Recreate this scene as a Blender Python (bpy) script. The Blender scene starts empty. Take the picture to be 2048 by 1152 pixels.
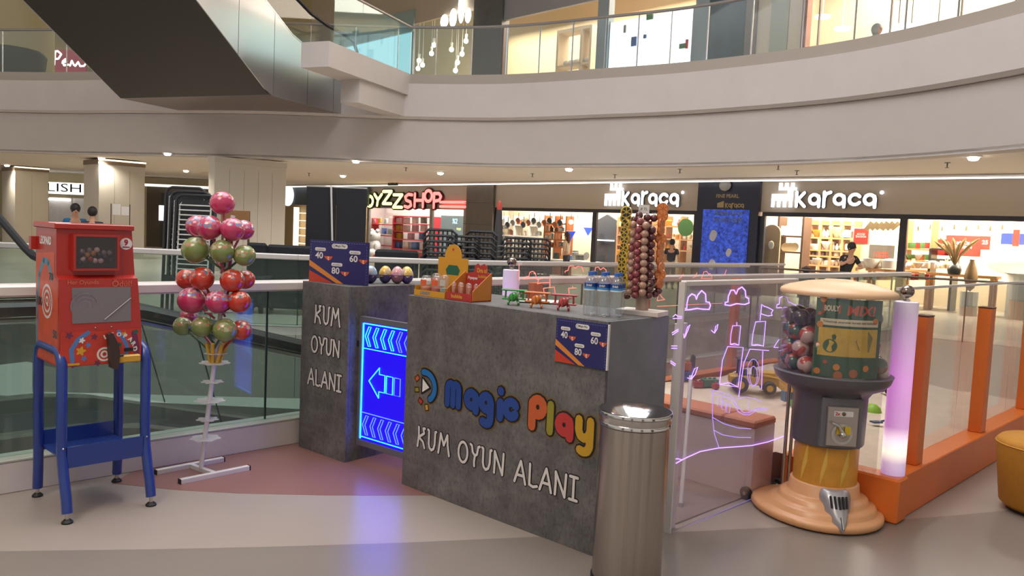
import bpy, math, random
from mathutils import Matrix, Vector
random.seed(7)
SC = bpy.context.scene
COL = SC.collection
PI = math.pi
R = math.radians
# ------------------------------------------------------------------ camera
FPX, PITCH, ROLL = 1580.0, R(4.2), R(2.6)
CAM = Vector((0, 0, 1.6))
_f = Vector((0, math.cos(PITCH), -math.sin(PITCH)))
_r0 = Vector((1, 0, 0)); _u0 = Vector((0, math.sin(PITCH), math.cos(PITCH)))
_r = _r0*math.cos(ROLL) + _u0*math.sin(ROLL)
_u = _u0*math.cos(ROLL) - _r0*math.sin(ROLL)
cd = bpy.data.cameras.new('camera'); cd.sensor_width = 36; cd.lens = FPX/2048*36; cd.clip_end = 200
cam = bpy.data.objects.new('camera', cd); COL.objects.link(cam)
cam.matrix_world = Matrix(((_r.x, _u.x, -_f.x, 0), (_r.y, _u.y, -_f.y, 0), (_r.z, _u.z, -_f.z, 1.6), (0, 0, 0, 1)))
SC.camera = cam
# ------------------------------------------------------------------ world, large lights, exposure
w = bpy.data.worlds.new('world'); SC.world = w; w.use_nodes = True
w.node_tree.nodes['Background'].inputs[0].default_value = (1.0, .93, .86, 1)
w.node_tree.nodes['Background'].inputs[1].default_value = .63
SC.view_settings.view_transform = 'Standard'; SC.view_settings.look = 'None'
SC.view_settings.exposure = 0.0; SC.view_settings.gamma = 1.0
SC.cycles.max_bounces = 5; SC.cycles.diffuse_bounces = 3; SC.cycles.glossy_bounces = 3; SC.cycles.transparent_max_bounces = 14
SC.cycles.use_light_tree = False; SC.cycles.use_adaptive_sampling = True; SC.cycles.adaptive_threshold = .1
SC.cycles.sample_clamp_indirect = 4.0; SC.cycles.caustics_reflective = False; SC.cycles.caustics_refractive = False
def area(name, loc, rot, size, power, color=(1, 1, 1), sy=None):
    l = bpy.data.lights.new(name, 'AREA'); l.energy = power; l.color = color
    l.size = size
    if sy: l.shape = 'RECTANGLE'; l.size_y = sy
    o = bpy.data.objects.new(name, l); COL.objects.link(o); o.location = loc; o.rotation_euler = rot
    return o
area('atrium_skylight', (-1.0, 8.0, 13.5), (0, 0, 0), 12, 2000, (.95, .96, 1.0), 10)
area('hall_ceiling_light', (-2.5, 1.0, 5.2), (R(8), R(-14), 0), 2.2, 150, (1.0, .86, .72), 2.2)

# ------------------------------------------------------------------ pixel -> place
def ray(x, y): return _f + _r*((x-1024)/FPX) - _u*((y-576)/FPX)
def U(x, y, z=0.0):
    d = ray(x, y); return CAM + d*((z-CAM.z)/d.z)
def atY(x, y, Y):
    d = ray(x, y); return CAM + d*(Y/d.y)
class Fr:
    """a vertical working plane: origin, turned rz about z; local x right, y inwards, z up"""
    def __init__(s, loc, rz):
        s.o = Vector((loc[0], loc[1], 0)); s.rz = rz
        s.ex = Vector((math.cos(rz), math.sin(rz), 0)); s.ey = Vector((-math.sin(rz), math.cos(rz), 0))
    def p(s, x, y, off=0.0):
        d = ray(x, y); t = ((s.o + s.ey*off - CAM).dot(s.ey))/d.dot(s.ey); q = CAM + d*t
        return ((q-s.o).dot(s.ex), q.z)
    def w(s, a, b, z=0.0):
        q = s.o + s.ex*a + s.ey*b; return (q.x, q.y, z)

# ------------------------------------------------------------------ materials
MATS = {}
def mat(name, col, rough=.5, metal=0.0, emit=None, es=0.0, var=0.0, vs=8.0, bump=0.0, bs=60.0, spec=.5, alpha=1.0, coat=0.0, stretch=None):
    if name in MATS: return MATS[name]
    m = bpy.data.materials.new(name); m.use_nodes = True; MATS[name] = m
    nt = m.node_tree; b = nt.nodes['Principled BSDF']
    if isinstance(col, str):
        h = col.lstrip('#'); c = [int(h[i:i+2], 16)/255 for i in (0, 2, 4)]
        col = tuple(((v+.055)/1.055)**2.4 if v > .04045 else v/12.92 for v in c)
    m.diffuse_color = (*col, 1)
    b.inputs['Base Color'].default_value = (*col, 1); b.inputs['Roughness'].default_value = rough
    b.inputs['Metallic'].default_value = metal; b.inputs['Specular IOR Level'].default_value = spec
    b.inputs['Coat Weight'].default_value = coat
    if emit is not None:
        b.inputs['Emission Color'].default_value = (*emit, 1); b.inputs['Emission Strength'].default_value = es
    if alpha < 1: b.inputs['Alpha'].default_value = alpha
    m.cycles.emission_sampling = 'NONE'
    tc = nt.nodes.new('ShaderNodeTexCoord')
    src = tc.outputs['Object']
    if stretch:
        mp = nt.nodes.new('ShaderNodeMapping'); mp.inputs['Scale'].default_value = stretch
        nt.links.new(src, mp.inputs[0]); src = mp.outputs[0]
    if var:
        n = nt.nodes.new('ShaderNodeTexNoise'); n.inputs['Scale'].default_value = vs; n.inputs['Detail'].default_value = 6
        n.inputs['Roughness'].default_value = .65
        nt.links.new(src, n.inputs[0])
        r = nt.nodes.new('ShaderNodeValToRGB')
        r.color_ramp.elements[0].position = .3; r.color_ramp.elements[1].position = .7
        r.color_ramp.elements[0].color = (*[max(0, v*(1-var)) for v in col], 1)
        r.color_ramp.elements[1].color = (*[min(1, v*(1+var)) for v in col], 1)
        nt.links.new(n.outputs[0], r.inputs[0]); nt.links.new(r.outputs[0], b.inputs['Base Color'])
    if bump:
        n2 = nt.nodes.new('ShaderNodeTexNoise'); n2.inputs['Scale'].default_value = bs; n2.inputs['Detail'].default_value = 4
        nt.links.new(src, n2.inputs[0])
        bp = nt.nodes.new('ShaderNodeBump'); bp.inputs['Strength'].default_value = bump; bp.inputs['Distance'].default_value = .002
        nt.links.new(n2.outputs[0], bp.inputs['Height']); nt.links.new(bp.outputs[0], b.inputs['Normal'])
    return m
def glow(name, col, strength, base=(.02, .02, .02)):
    return mat(name, base, .4, emit=col, es=strength)
def glassm(name, tint=(.9, .97, .94), refl=1.0, haze=0.0, hazecol=(.8, .8, .8)):
    """thin clear sheet: see-through, with fresnel reflection and a little milky haze"""
    if name in MATS: return MATS[name]
    m = bpy.data.materials.new(name); m.use_nodes = True; MATS[name] = m
    nt = m.node_tree; nt.nodes.clear()
    out = nt.nodes.new('ShaderNodeOutputMaterial')
    tr = nt.nodes.new('ShaderNodeBsdfTransparent'); tr.inputs[0].default_value = (*tint, 1)
    gl = nt.nodes.new('ShaderNodeBsdfGlossy'); gl.inputs['Roughness'].default_value = .03
    lw = nt.nodes.new('ShaderNodeLayerWeight'); lw.inputs[0].default_value = .5
    pw = nt.nodes.new('ShaderNodeMath'); pw.operation = 'POWER'; pw.inputs[1].default_value = 4.0; nt.links.new(lw.outputs['Facing'], pw.inputs[0])
    mu = nt.nodes.new('ShaderNodeMath'); mu.operation = 'MULTIPLY_ADD'; mu.inputs[1].default_value = .6*refl; mu.inputs[2].default_value = .035*refl
    nt.links.new(pw.outputs[0], mu.inputs[0])
    mx = nt.nodes.new('ShaderNodeMixShader')
    nt.links.new(mu.outputs[0], mx.inputs[0]); nt.links.new(tr.outputs[0], mx.inputs[1]); nt.links.new(gl.outputs[0], mx.inputs[2])
    last = mx
    if haze:
        df = nt.nodes.new('ShaderNodeBsdfDiffuse'); df.inputs[0].default_value = (*hazecol, 1)
        m2 = nt.nodes.new('ShaderNodeMixShader'); m2.inputs[0].default_value = haze
        nt.links.new(mx.outputs[0], m2.inputs[1]); nt.links.new(df.outputs[0], m2.inputs[2]); last = m2
    nt.links.new(last.outputs[0], out.inputs[0])
    m.diffuse_color = (*tint, .3)
    return m
def concrete(name, lo, hi, speck=.55):
    m = bpy.data.materials.new(name); m.use_nodes = True; MATS[name] = m
    nt = m.node_tree; b = nt.nodes['Principled BSDF']; b.inputs['Roughness'].default_value = .55
    tc = nt.nodes.new('ShaderNodeTexCoord')
    n = nt.nodes.new('ShaderNodeTexNoise'); n.inputs['Scale'].default_value = 4.5; n.inputs['Detail'].default_value = 10; n.inputs['Roughness'].default_value = .72
    nt.links.new(tc.outputs['Object'], n.inputs[0])
    r = nt.nodes.new('ShaderNodeValToRGB'); r.color_ramp.elements[0].position = .32; r.color_ramp.elements[1].position = .68
    r.color_ramp.elements[0].color = (*lo, 1); r.color_ramp.elements[1].color = (*hi, 1)
    nt.links.new(n.outputs[0], r.inputs[0])
    n2 = nt.nodes.new('ShaderNodeTexNoise'); n2.inputs['Scale'].default_value = 55; n2.inputs['Detail'].default_value = 5; n2.inputs['Roughness'].default_value = .8
    mp = nt.nodes.new('ShaderNodeMapping'); mp.inputs['Scale'].default_value = (1.0, 1.0, .5)
    nt.links.new(tc.outputs['Object'], mp.inputs[0]); nt.links.new(mp.outputs[0], n2.inputs[0])
    r2 = nt.nodes.new('ShaderNodeValToRGB'); r2.color_ramp.elements[0].position = .36; r2.color_ramp.elements[1].position = .5
    r2.color_ramp.elements[0].color = (speck, speck, speck, 1); r2.color_ramp.elements[1].color = (1, 1, 1, 1)
    nt.links.new(n2.outputs[0], r2.inputs[0])
    mx = nt.nodes.new('ShaderNodeMix'); mx.data_type = 'RGBA'; mx.blend_type = 'MULTIPLY'; mx.inputs[0].default_value = 1
    nt.links.new(r.outputs[0], mx.inputs[6]); nt.links.new(r2.outputs[0], mx.inputs[7])
    nt.links.new(mx.outputs[2], b.inputs['Base Color'])
    return m
def twotone(name, low, high, edge=.0, spots=None, rough=.25, scale=14.0, thr=.56):
    """printed foil: plain below, blotchy print above (object z)"""
    m = bpy.data.materials.new(name); m.use_nodes = True; MATS[name] = m
    nt = m.node_tree; b = nt.nodes['Principled BSDF']; b.inputs['Roughness'].default_value = rough; b.inputs['Coat Weight'].default_value = .6
    tc = nt.nodes.new('ShaderNodeTexCoord')
    v = nt.nodes.new('ShaderNodeTexVoronoi'); v.inputs['Scale'].default_value = scale
    nt.links.new(tc.outputs['Object'], v.inputs[0])
    hs = nt.nodes.new('ShaderNodeValToRGB'); hs.color_ramp.interpolation = 'CONSTANT'
    el = hs.color_ramp.elements
    cols = spots or [high, low]
    el[0].position = 0; el[0].color = (*cols[0], 1); el[1].position = 1.0/len(cols); el[1].color = (*cols[1 % len(cols)], 1)
    for i in range(2, len(cols)):
        e = el.new(i/len(cols)); e.color = (*cols[i], 1)
    sp = nt.nodes.new('ShaderNodeSeparateColor'); nt.links.new(v.outputs['Color'], sp.inputs[0])
    nt.links.new(sp.outputs[0], hs.inputs[0])
    sx = nt.nodes.new('ShaderNodeSeparateXYZ'); nt.links.new(tc.outputs['Object'], sx.inputs[0])
    nz = nt.nodes.new('ShaderNodeTexNoise'); nz.inputs['Scale'].default_value = 22
    nt.links.new(tc.outputs['Object'], nz.inputs[0])
    ad = nt.nodes.new('ShaderNodeMath'); ad.operation = 'MULTIPLY_ADD'; ad.inputs[1].default_value = .09; ad.inputs[2].default_value = -.045
    nt.links.new(nz.outputs[0], ad.inputs[0])
    a2 = nt.nodes.new('ShaderNodeMath'); a2.operation = 'ADD'; nt.links.new(sx.outputs[2], a2.inputs[0]); nt.links.new(ad.outputs[0], a2.inputs[1])
    g = nt.nodes.new('ShaderNodeMath'); g.operation = 'GREATER_THAN'; g.inputs[1].default_value = edge
    nt.links.new(a2.outputs[0], g.inputs[0])
    mx = nt.nodes.new('ShaderNodeMix'); mx.data_type = 'RGBA'
    nt.links.new(g.outputs[0], mx.inputs[0]); mx.inputs[6].default_value = (*low, 1); nt.links.new(hs.outputs[0], mx.inputs[7])
    nt.links.new(mx.outputs[2], b.inputs['Base Color'])
    return m

# ------------------------------------------------------------------ mesh builder
class MB:
    def __init__(s): s.v = []; s.f = []; s.mi = []; s.cur = 0
    def add(s, vs, fs):
        o = len(s.v); s.v += [tuple(q) for q in vs]; s.f += [tuple(i+o for i in f) for f in fs]; s.mi += [s.cur]*len(fs); return s
    def m(s, i): s.cur = i; return s
    def box(s, x0, x1, y0, y1, z0, z1, ch=0.0):
        if ch > 0:
            c = ch; pts = []
            for (X, sx) in ((x0, 1), (x1, -1)):
                for (Y, sy) in ((y0, 1), (y1, -1)):
                    for (Z, sz) in ((z0, 1), (z1, -1)):
                        pts += [(X, Y+sy*c, Z+sz*c), (X+sx*c, Y, Z+sz*c), (X+sx*c, Y+sy*c, Z)]
            import itertools
            def ix(a, b, d, k): return ((a*2+b)*2+d)*3+k
            fs = []
            fs += [(ix(0,0,0,0), ix(0,0,1,0), ix(0,1,1,0), ix(0,1,0,0)), (ix(1,0,0,0), ix(1,1,0,0), ix(1,1,1,0), ix(1,0,1,0))]
            fs += [(ix(0,0,0,1), ix(1,0,0,1), ix(1,0,1,1), ix(0,0,1,1)), (ix(0,1,0,1), ix(0,1,1,1), ix(1,1,1,1), ix(1,1,0,1))]
            fs += [(ix(0,0,0,2), ix(0,1,0,2), ix(1,1,0,2), ix(1,0,0,2)), (ix(0,0,1,2), ix(1,0,1,2), ix(1,1,1,2), ix(0,1,1,2))]
            for a in (0, 1):
                for b in (0, 1):
                    fs.append((ix(a,b,0,0), ix(a,b,0,1), ix(a,b,1,1), ix(a,b,1,0)))
                    fs.append((ix(a,0,b,0), ix(a,0,b,2), ix(a,1,b,2), ix(a,1,b,0)))
                    fs.append((ix(0,a,b,1), ix(0,a,b,2), ix(1,a,b,2), ix(1,a,b,1)))
                    for d in (0, 1): fs.append((ix(a,b,d,0), ix(a,b,d,1), ix(a,b,d,2)))
            return s.add(pts, fs)
        vs = [(x0,y0,z0),(x1,y0,z0),(x1,y1,z0),(x0,y1,z0),(x0,y0,z1),(x1,y0,z1),(x1,y1,z1),(x0,y1,z1)]
        return s.add(vs, [(0,3,2,1),(4,5,6,7),(0,1,5,4),(1,2,6,5),(2,3,7,6),(3,0,4,7)])
    def prism(s, poly, z0, z1):
        n = len(poly)
        vs = [(p[0], p[1], z0) for p in poly] + [(p[0], p[1], z1) for p in poly]
        return s.add(vs, [tuple(range(n-1, -1, -1)), tuple(range(n, 2*n))] + [(i, (i+1) % n, n+(i+1) % n, n+i) for i in range(n)])
    def slab(s, poly, y0, y1):
        """polygon in x,z pushed through y"""
        n = len(poly)
        vs = [(p[0], y0, p[1]) for p in poly] + [(p[0], y1, p[1]) for p in poly]
        return s.add(vs, [tuple(range(n)), tuple(range(2*n-1, n-1, -1))] + [(i, n+i, n+(i+1) % n, (i+1) % n) for i in range(n)])
    def tube(s, pts, r, n=8, closed=False, cap=True):
        P = [Vector(p) for p in pts]; L = len(P); rs = r if isinstance(r, (list, tuple)) else [r]*L
        o = len(s.v); fs = []; vs = []
        up = None
        for i, p in enumerate(P):
            if closed: d = P[(i+1) % L]-P[i-1]
            else: d = P[min(i+1, L-1)]-P[max(i-1, 0)]
            if d.length < 1e-9: d = Vector((0, 0, 1))
            d.normalize()
            if up is None:
                up = Vector((0, 0, 1)) if abs(d.z) < .9 else Vector((1, 0, 0))
            a = up - d*up.dot(d)
            if a.length < 1e-6: a = d.orthogonal()
            a.normalize(); b = d.cross(a); up = a
            for k in range(n):
                t = 2*PI*(k+.5)/n
                vs.append(p + a*(math.cos(t)*rs[i]) + b*(math.sin(t)*rs[i]))
        for i in range(L if closed else L-1):
            j = (i+1) % L
            for k in range(n):
                fs.append((i*n+k, i*n+(k+1) % n, j*n+(k+1) % n, j*n+k))
        if cap and not closed:
            fs.append(tuple(range(n-1, -1, -1))); fs.append(tuple((L-1)*n+k for k in range(n)))
        return s.add(vs, fs)
    def lathe(s, prof, n=24, cx=0, cy=0, sx=1, sy=1, a0=0, a1=2*PI):
        full = abs(a1-a0-2*PI) < 1e-6; m = n if full else n+1
        vs = []; fs = []
        for (r, z) in prof:
            for k in range(m):
                t = a0+(a1-a0)*k/n; vs.append((cx+r*math.cos(t)*sx, cy+r*math.sin(t)*sy, z))
        for i in range(len(prof)-1):
            for k in range(n):
                k2 = (k+1) % m
                fs.append((i*m+k, i*m+k2, (i+1)*m+k2, (i+1)*m+k))
        if full:
            if prof[0][0] > 1e-5: fs.append(tuple(range(n-1, -1, -1)))
            if prof[-1][0] > 1e-5: fs.append(tuple((len(prof)-1)*m+k for k in range(n)))
        return s.add(vs, fs)
    def ball(s, c, r, nu=16, nv=10, sx=1, sy=1, sz=1):
        pr = [(max(1e-6, r*math.sin(PI*i/nv)), -r*math.cos(PI*i/nv)) for i in range(nv+1)]
        b = MB().lathe(pr, nu, 0, 0, sx, sy)
        return s.add([(x+c[0], y+c[1], z*sz+c[2]) for x, y, z in b.v], b.f)
    def strokes(s, lines, wd, y=0.0, th=0.0, capn=8):
        """flat (th=0) or solid brush strokes in the x,z plane, front at y, facing -y"""
        h = wd/2
        for L in lines:
            for i in range(len(L)-1):
                (ax, az), (bx, bz) = L[i], L[i+1]
                dx, dz = bx-ax, bz-az; l = math.hypot(dx, dz)
                if l < 1e-9: continue
                nx, nz = -dz/l*h, dx/l*h
                poly = [(ax-nx, az-nz), (bx-nx, bz-nz), (bx+nx, bz+nz), (ax+nx, az+nz)]
                if th: s.slab(poly, y, y+th)
                else: s.add([(p[0], y, p[1]) for p in poly], [(0, 1, 2, 3)]); y -= 4e-5
            for (ax, az) in L:
                poly = [(ax+h*math.cos(2*PI*k/capn), az+h*math.sin(2*PI*k/capn)) for k in range(capn)]
                if th: s.slab(poly, y, y+th)
                else: s.add([(p[0], y, p[1]) for p in poly], [tuple(range(capn))]); y -= 4e-5
        return s
    def poly(s, pts, y=0.0):
        return s.add([(p[0], y, p[1]) for p in pts], [tuple(range(len(pts)))])
    def xf(s, M):
        s.v = [tuple(M @ Vector(q)) for q in s.v]; return s
    def join(s, o, dx=0, dy=0, dz=0):
        c = s.cur; base = len(s.v)
        s.v += [(x+dx, y+dy, z+dz) for x, y, z in o.v]; s.f += [tuple(i+base for i in f) for f in o.f]; s.mi += o.mi; return s
    def mesh(s, name, mats, smooth=None):
        me = bpy.data.meshes.new(name); me.from_pydata(s.v, [], s.f)
        for m_ in (mats if isinstance(mats, (list, tuple)) else [mats]): me.materials.append(m_)
        if any(s.mi): me.polygons.foreach_set('material_index', s.mi)
        if smooth is not None:
            me.polygons.foreach_set('use_smooth', [True]*len(me.polygons)); me.set_sharp_from_angle(angle=R(smooth))
        me.update(); return me
    def build(s, name, mats, parent=None, loc=None, rz=0.0, smooth=None, label=None):
        o = bpy.data.objects.new(name, s.mesh(name, mats, smooth)); COL.objects.link(o)
        if parent: o.parent = parent
        if loc is not None: o.location = loc
        if rz: o.rotation_euler = (0, 0, rz)
        if label: o['label'] = label
        return o
def thing(name, label, cat, loc=(0, 0, 0), rz=0.0, group=None):
    o = bpy.data.objects.new(name, None); COL.objects.link(o); o.empty_display_size = .05
    o.location = loc; o.rotation_euler = (0, 0, rz); return tag(o, label, cat, group)
def tag(o, label, cat, group=None):
    o['label'] = label; o['category'] = cat
    if group: o['group'] = group
    return o
def struct(o, label=None, cat=None):
    o['kind'] = 'structure'
    if label: o['label'] = label; o['category'] = cat or 'structure'
    return o
def put(me, name, parent=None, loc=None, rz=0.0):
    o = bpy.data.objects.new(name, me); COL.objects.link(o)
    if parent: o.parent = parent
    if loc is not None: o.location = loc
    if rz: o.rotation_euler = (0, 0, rz)
    return o
KIDS = {}
def kids(o): return [c for c in COL.objects if c.parent == o]
def dup(root, loc, rz=None, label=None, group=None, ch=None):
    r = root.copy(); COL.objects.link(r); r.location = loc
    if rz is not None: r.rotation_euler = (0, 0, rz)
    if label: r['label'] = label
    if group: r['group'] = group
    for c in (ch if ch is not None else kids(root)):
        d = c.copy(); COL.objects.link(d); d.parent = r
    return r
def ordn(i): return ['first','second','third','fourth','fifth','sixth','seventh','eighth','ninth','tenth','eleventh','twelfth','thirteenth','fourteenth','fifteenth','sixteenth','seventeenth','eighteenth','nineteenth','twentieth'][i]

# ------------------------------------------------------------------ lettering
TX = {}
def text_all(specs):
    tmp = []
    for key, (body, size, off, shear) in specs.items():
        cu = bpy.data.curves.new('t', 'FONT'); cu.body = body; cu.size = size; cu.offset = off; cu.shear = shear
        cu.align_x = 'CENTER'; cu.align_y = 'CENTER'; cu.resolution_u = 3
        ob = bpy.data.objects.new('t', cu); COL.objects.link(ob); tmp.append((key, ob))
    bpy.context.view_layer.update(); dg = bpy.context.evaluated_depsgraph_get()
    for key, ob in tmp:
        me = bpy.data.meshes.new_from_object(ob.evaluated_get(dg))
        vs = [tuple(v.co) for v in me.vertices]; fs = [tuple(p.vertices) for p in me.polygons]
        xs = [q[0] for q in vs]; ys = [q[1] for q in vs]
        cx, cy = (min(xs)+max(xs))/2, (min(ys)+max(ys))/2
        TX[key] = ([(x-cx, y-cy) for x, y, _ in vs], fs, max(xs)-min(xs), max(ys)-min(ys))
        cu = ob.data; bpy.data.objects.remove(ob); bpy.data.curves.remove(cu); bpy.data.meshes.remove(me)
def text(mb, key, cx, cz, w=None, h=None, y=0.0, rot=0.0):
    """lettering in the x,z plane, fitted to width and/or height, facing -y"""
    vs, fs, tw, th = TX[key]
    sx = w/tw if w else (h/th); sz = h/th if h else sx
    c, s_ = math.cos(rot), math.sin(rot)
    mb.add([(cx+(x*sx*c-z*sz*s_), y, cz+(x*sx*s_+z*sz*c)) for x, z in vs], fs); return mb
def arc(cx, cz, r, a0, a1, n=10, sx=1.0):
    return [(cx+r*sx*math.cos(R(a0+(a1-a0)*i/n)), cz+r*math.sin(R(a0+(a1-a0)*i/n))) for i in range(n+1)]
# thin playful capitals (unit height, width as given)
CAPS = {
 'K': (.62, [[(.08,1),(.1,.55),(.02,0)], [(.55,1),(.42,.98),(.5,.75),(.1,.48),(.42,.3),(.55,0)]]),
 'U': (.62, [[(.0,1),(.08,.97),(.08,.3),(.14,.1),(.28,0),(.44,.1),(.52,.35),(.54,.97),(.62,1)]]),
 'M': (.8, [[(.02,0),(.1,.5),(.16,1),(.4,.45),(.64,1),(.68,.5),(.8,0)]]),
 'O': (.66, [arc(.33,.5,.5,90,450,18,.62)]),
 'Y': (.62, [[(.0,1),(.1,.95),(.16,.65),(.32,.5)], [(.62,1),(.52,.95),(.46,.6),(.32,.5),(.28,.2),(.3,0)]]),
 'N': (.66, [[(.04,0),(.06,.5),(.04,1),(.3,.5),(.56,0),(.58,.5),(.6,1)]]),
 'A': (.66, [[(.0,0),(.16,.5),(.34,1),(.5,.5),(.64,0)], [(.12,.34),(.52,.34)]]),
 'L': (.5, [[(.06,1),(.06,.06),(.28,0),(.5,.08)]]),
 'I': (.4, [[(.0,1),(.4,1)], [(.2,1),(.2,0)], [(.0,0),(.4,0)]]),
}
def caps_line(txt, x, z, h, gap=.2, sx=1.0):
    """list of (letter strokes) laid from x along +x at base z; returns list and end x"""
    out = []
    for ch in txt:
        if ch == ' ': x += h*.45*sx; continue
        w_, L = CAPS[ch]; out.append([[(x+a*h*sx, z+b*h) for a, b in l] for l in L]); x += (w_+gap)*h*sx
    return out, x
# fat rounded lower case (unit x-height)
FAT = {
 'm': (1.08, [[(0,0),(0,.8),(.06,.94),(.2,1.0),(.34,.94),(.38,.8),(.38,0)], [(.38,.8),(.46,.96),(.58,1.0),(.7,.94),(.76,.8),(.76,0)]]),
 'a': (.86, [arc(.3,.5,.32,0,360,16,.95)[:], [(.62,.55),(.62,0)], arc(.3,.5,.32,0,90,5), [(.62,.5),(.58,.72)]]),
 'g': (.86, [arc(.3,.55,.32,0,360,16,.95), [(.62,.6),(.62,-.25),(.52,-.42),(.3,-.46),(.12,-.4)]]),
 'i': (.4, [[(.05,0),(.05,.62)], [(.05,1.12),(.05,1.121)]]),
 'c': (.84, [arc(.34,.5,.34,35,325,14)]),
 'p': (.86, [[(.0,-.25),(.0,.75)], arc(.3,.6,.32,0,360,16,.95)]),
 'l': (.38, [[(.05,-.25),(.05,.95)]]),
 'y': (.86, [[(0,.9),(.0,.45),(.1,.2),(.3,.12),(.5,.2),(.6,.4)], [(.62,.9),(.62,-.2),(.5,-.42),(.28,-.48),(.1,-.42)]]),
 'k': (.8, [[(0,0),(0,1.0)], [(.5,.95),(.1,.48),(.55,0)]]),
 'r': (.6, [[(0,0),(0,1.0)], [(0,.6),(.12,.88),(.4,.98)]]),
}
def fat(ch, x, z, h, sx=1.0): return [[(x+a*h*sx, z+b*h) for a, b in l] for l in FAT[ch][1]]
# ------------------------------------------------------------------ shared materials
white_paint = mat('white_paint', '#c9c2bd', .45, var=.04, vs=3)
rail_white = mat('rail_white', '#d5cfcb', .35)
plaster = mat('plaster_beige', '#bdb3ad', .7, var=.03, vs=1.5)
ceil_m = mat('ceiling_plaster', '#ded5c9', .8)
beige_clad = mat('beige_cladding', '#c2baac', .5)
black_m = mat('black_plastic', '#1a1a1d', .45)
blackr = mat('black_rubber', '#141416', .55)
dark_fab = mat('black_fabric', '#202026', .85, var=.1, vs=20)
steel = mat('brushed_steel', '#b9b4af', .28, 1.0, var=.06, vs=3, stretch=(40, 40, .6))
chrome = mat('polished_steel', '#c9c6c3', .12, 1.0)
steelp = mat('steel_panel', '#bfc0c4', .22, 1.0)
glass_r = glassm('railing_glass', (.80, .88, .85), 1.0, .04, (.55, .62, .58))
glass_c = glassm('clear_glass', (.94, .97, .96), .9)
gm = glassm('clear_plastic', (.95, .95, .95), 1.2, .03)
con_front = concrete('concrete_dark', (.062, .057, .057), (.175, .162, .158))
con_top = concrete('concrete_top', (.10, .095, .095), (.16, .15, .15), .8)
led_w = glow('led_white', (1, .95, .9), 6)
A45 = R(44.7)
RAIL = Fr((-2.797, 4.295), A45)          # line of the near railing
FAC = Fr((3.4, 26.8), R(-45))            # shop fronts across the hall
CEIL = 3.4
# ------------------------------------------------------------------ floors
floor_m = mat('floor_beige', '#998d83', .3, var=.05, vs=1.2)
pink_m = mat('floor_pink', '#865f59', .3, var=.06, vs=1.4)
grey_m = mat('floor_taupe', '#7d736b', .3, var=.06, vs=1.2)
far_m = mat('floor_far', '#c6bdb1', .25, var=.05, vs=.8)
a_ = RAIL.w(-9, .17); b_ = RAIL.w(14.2, .17)
fl = MB().prism([a_[:2], (-9.2, -6), (14, -6), (14, 9.2), b_[:2]], -.35, 0)
floor = struct(fl.build('floor', floor_m))
def zone(pts, m, z=.0012):
    o = MB().prism([(p[0], p[1]) for p in pts], .0002, z).build('floor_inlay', m, floor); return o
rl = lambda t: Vector(RAIL.w(t, .10))
zone([U(225, 967), U(350, 980), U(480, 987), U(660, 991), U(860, 991), U(1010, 985), rl(5.2), rl(.8)], pink_m)
gp = [U(x, y) for x, y in [(-300, 1108), (0, 1103), (300, 1099), (540, 1094), (800, 1086), (1070, 1074), (1300, 1067), (1450, 1060), (1600, 1053), (1740, 1044), (1900, 1032), (2048, 1018), (2300, 990)]]
zone(gp + [Vector((9, 1, 0)), Vector((9, -5.9, 0)), Vector((-7, -5.9, 0))], grey_m)
FARL = [(-16, 9.5), (-6.5, 10.7), (-3, 11.0), (-.64, 11.75), (2.4, 13.95), (5.0, 16.6)]
far_poly = [(p[0], p[1]+.0) for p in FARL] + [(7.4, 14.35), (14, 9.2), (45, 9), (45, 60), (-50, 60), (-50, 9.5)]
struct(MB().prism(far_poly[::-1], -.35, 0).build('floor', far_m))
struct(MB().box(-30, 12, -2, 24, -4.4, -4.2).build('floor', mat('floor_lower', '#5d645c', .35, var=.1, vs=1)))
# edge of the opening below the near and far railings
struct(MB().box(-9, 14.2, .17, .22, -.9, -.0).build('trim_1', plaster, loc=(-2.797, 4.295, 0), rz=A45))
for i in range(1, len(FARL)-1):
    p, q = FARL[i], FARL[i+1]; d = math.atan2(q[1]-p[1], q[0]-p[0]); l = math.hypot(q[0]-p[0], q[1]-p[1])
    struct(MB().box(0, l, -.04, 0, -.9, .0).build('trim_%d' % (i+1), plaster, loc=(p[0], p[1], 0), rz=d))
# ------------------------------------------------------------------ railings
def railing(label, loc, rz, t0, t1, h, ph, seams, top=.07, topw=.14, glass=glass_r, hm=None, plinth=True):
    t = thing('glass_railing', label, 'railing', loc, rz)
    if plinth:
        MB().box(t0, t1, 0, .16, 0, ph-.015, .004).build('plinth', white_paint, t)
        MB().box(t0, t1, -.004, .164, ph-.014, ph, .003).build('plinth_cap', mat('cap_stone', '#aeb0a6', .3), t)
    s = [t0] + [q for q in seams if t0 < q < t1] + [t1]
    for a, b in zip(s[:-1], s[1:]):
        MB().box(a+.006, b-.006, .076, .088, ph+.001, h-top).build('glass_pane', glass, t)
        MB().box(b-.005, b+.005, .075, .089, ph+.001, h-top).build('pane_joint', mat('joint_dark', '#20352d', .3), t)
    MB().box(t0, t1, .082-topw/2, .082+topw/2, h-top+.001, h, .012).build('handrail', hm or rail_white, t)
    return t
near_rail = railing('glass railing with broad white handrail and white plinth behind the red ball machine', (-2.797, 4.295, 0), A45, -4, 14, 1.17, .19, [-3.4, -1.7, 0.0, 1.62, 3.3, 5.0, 6.7, 8.4, 10.1, 11.8])
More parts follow.
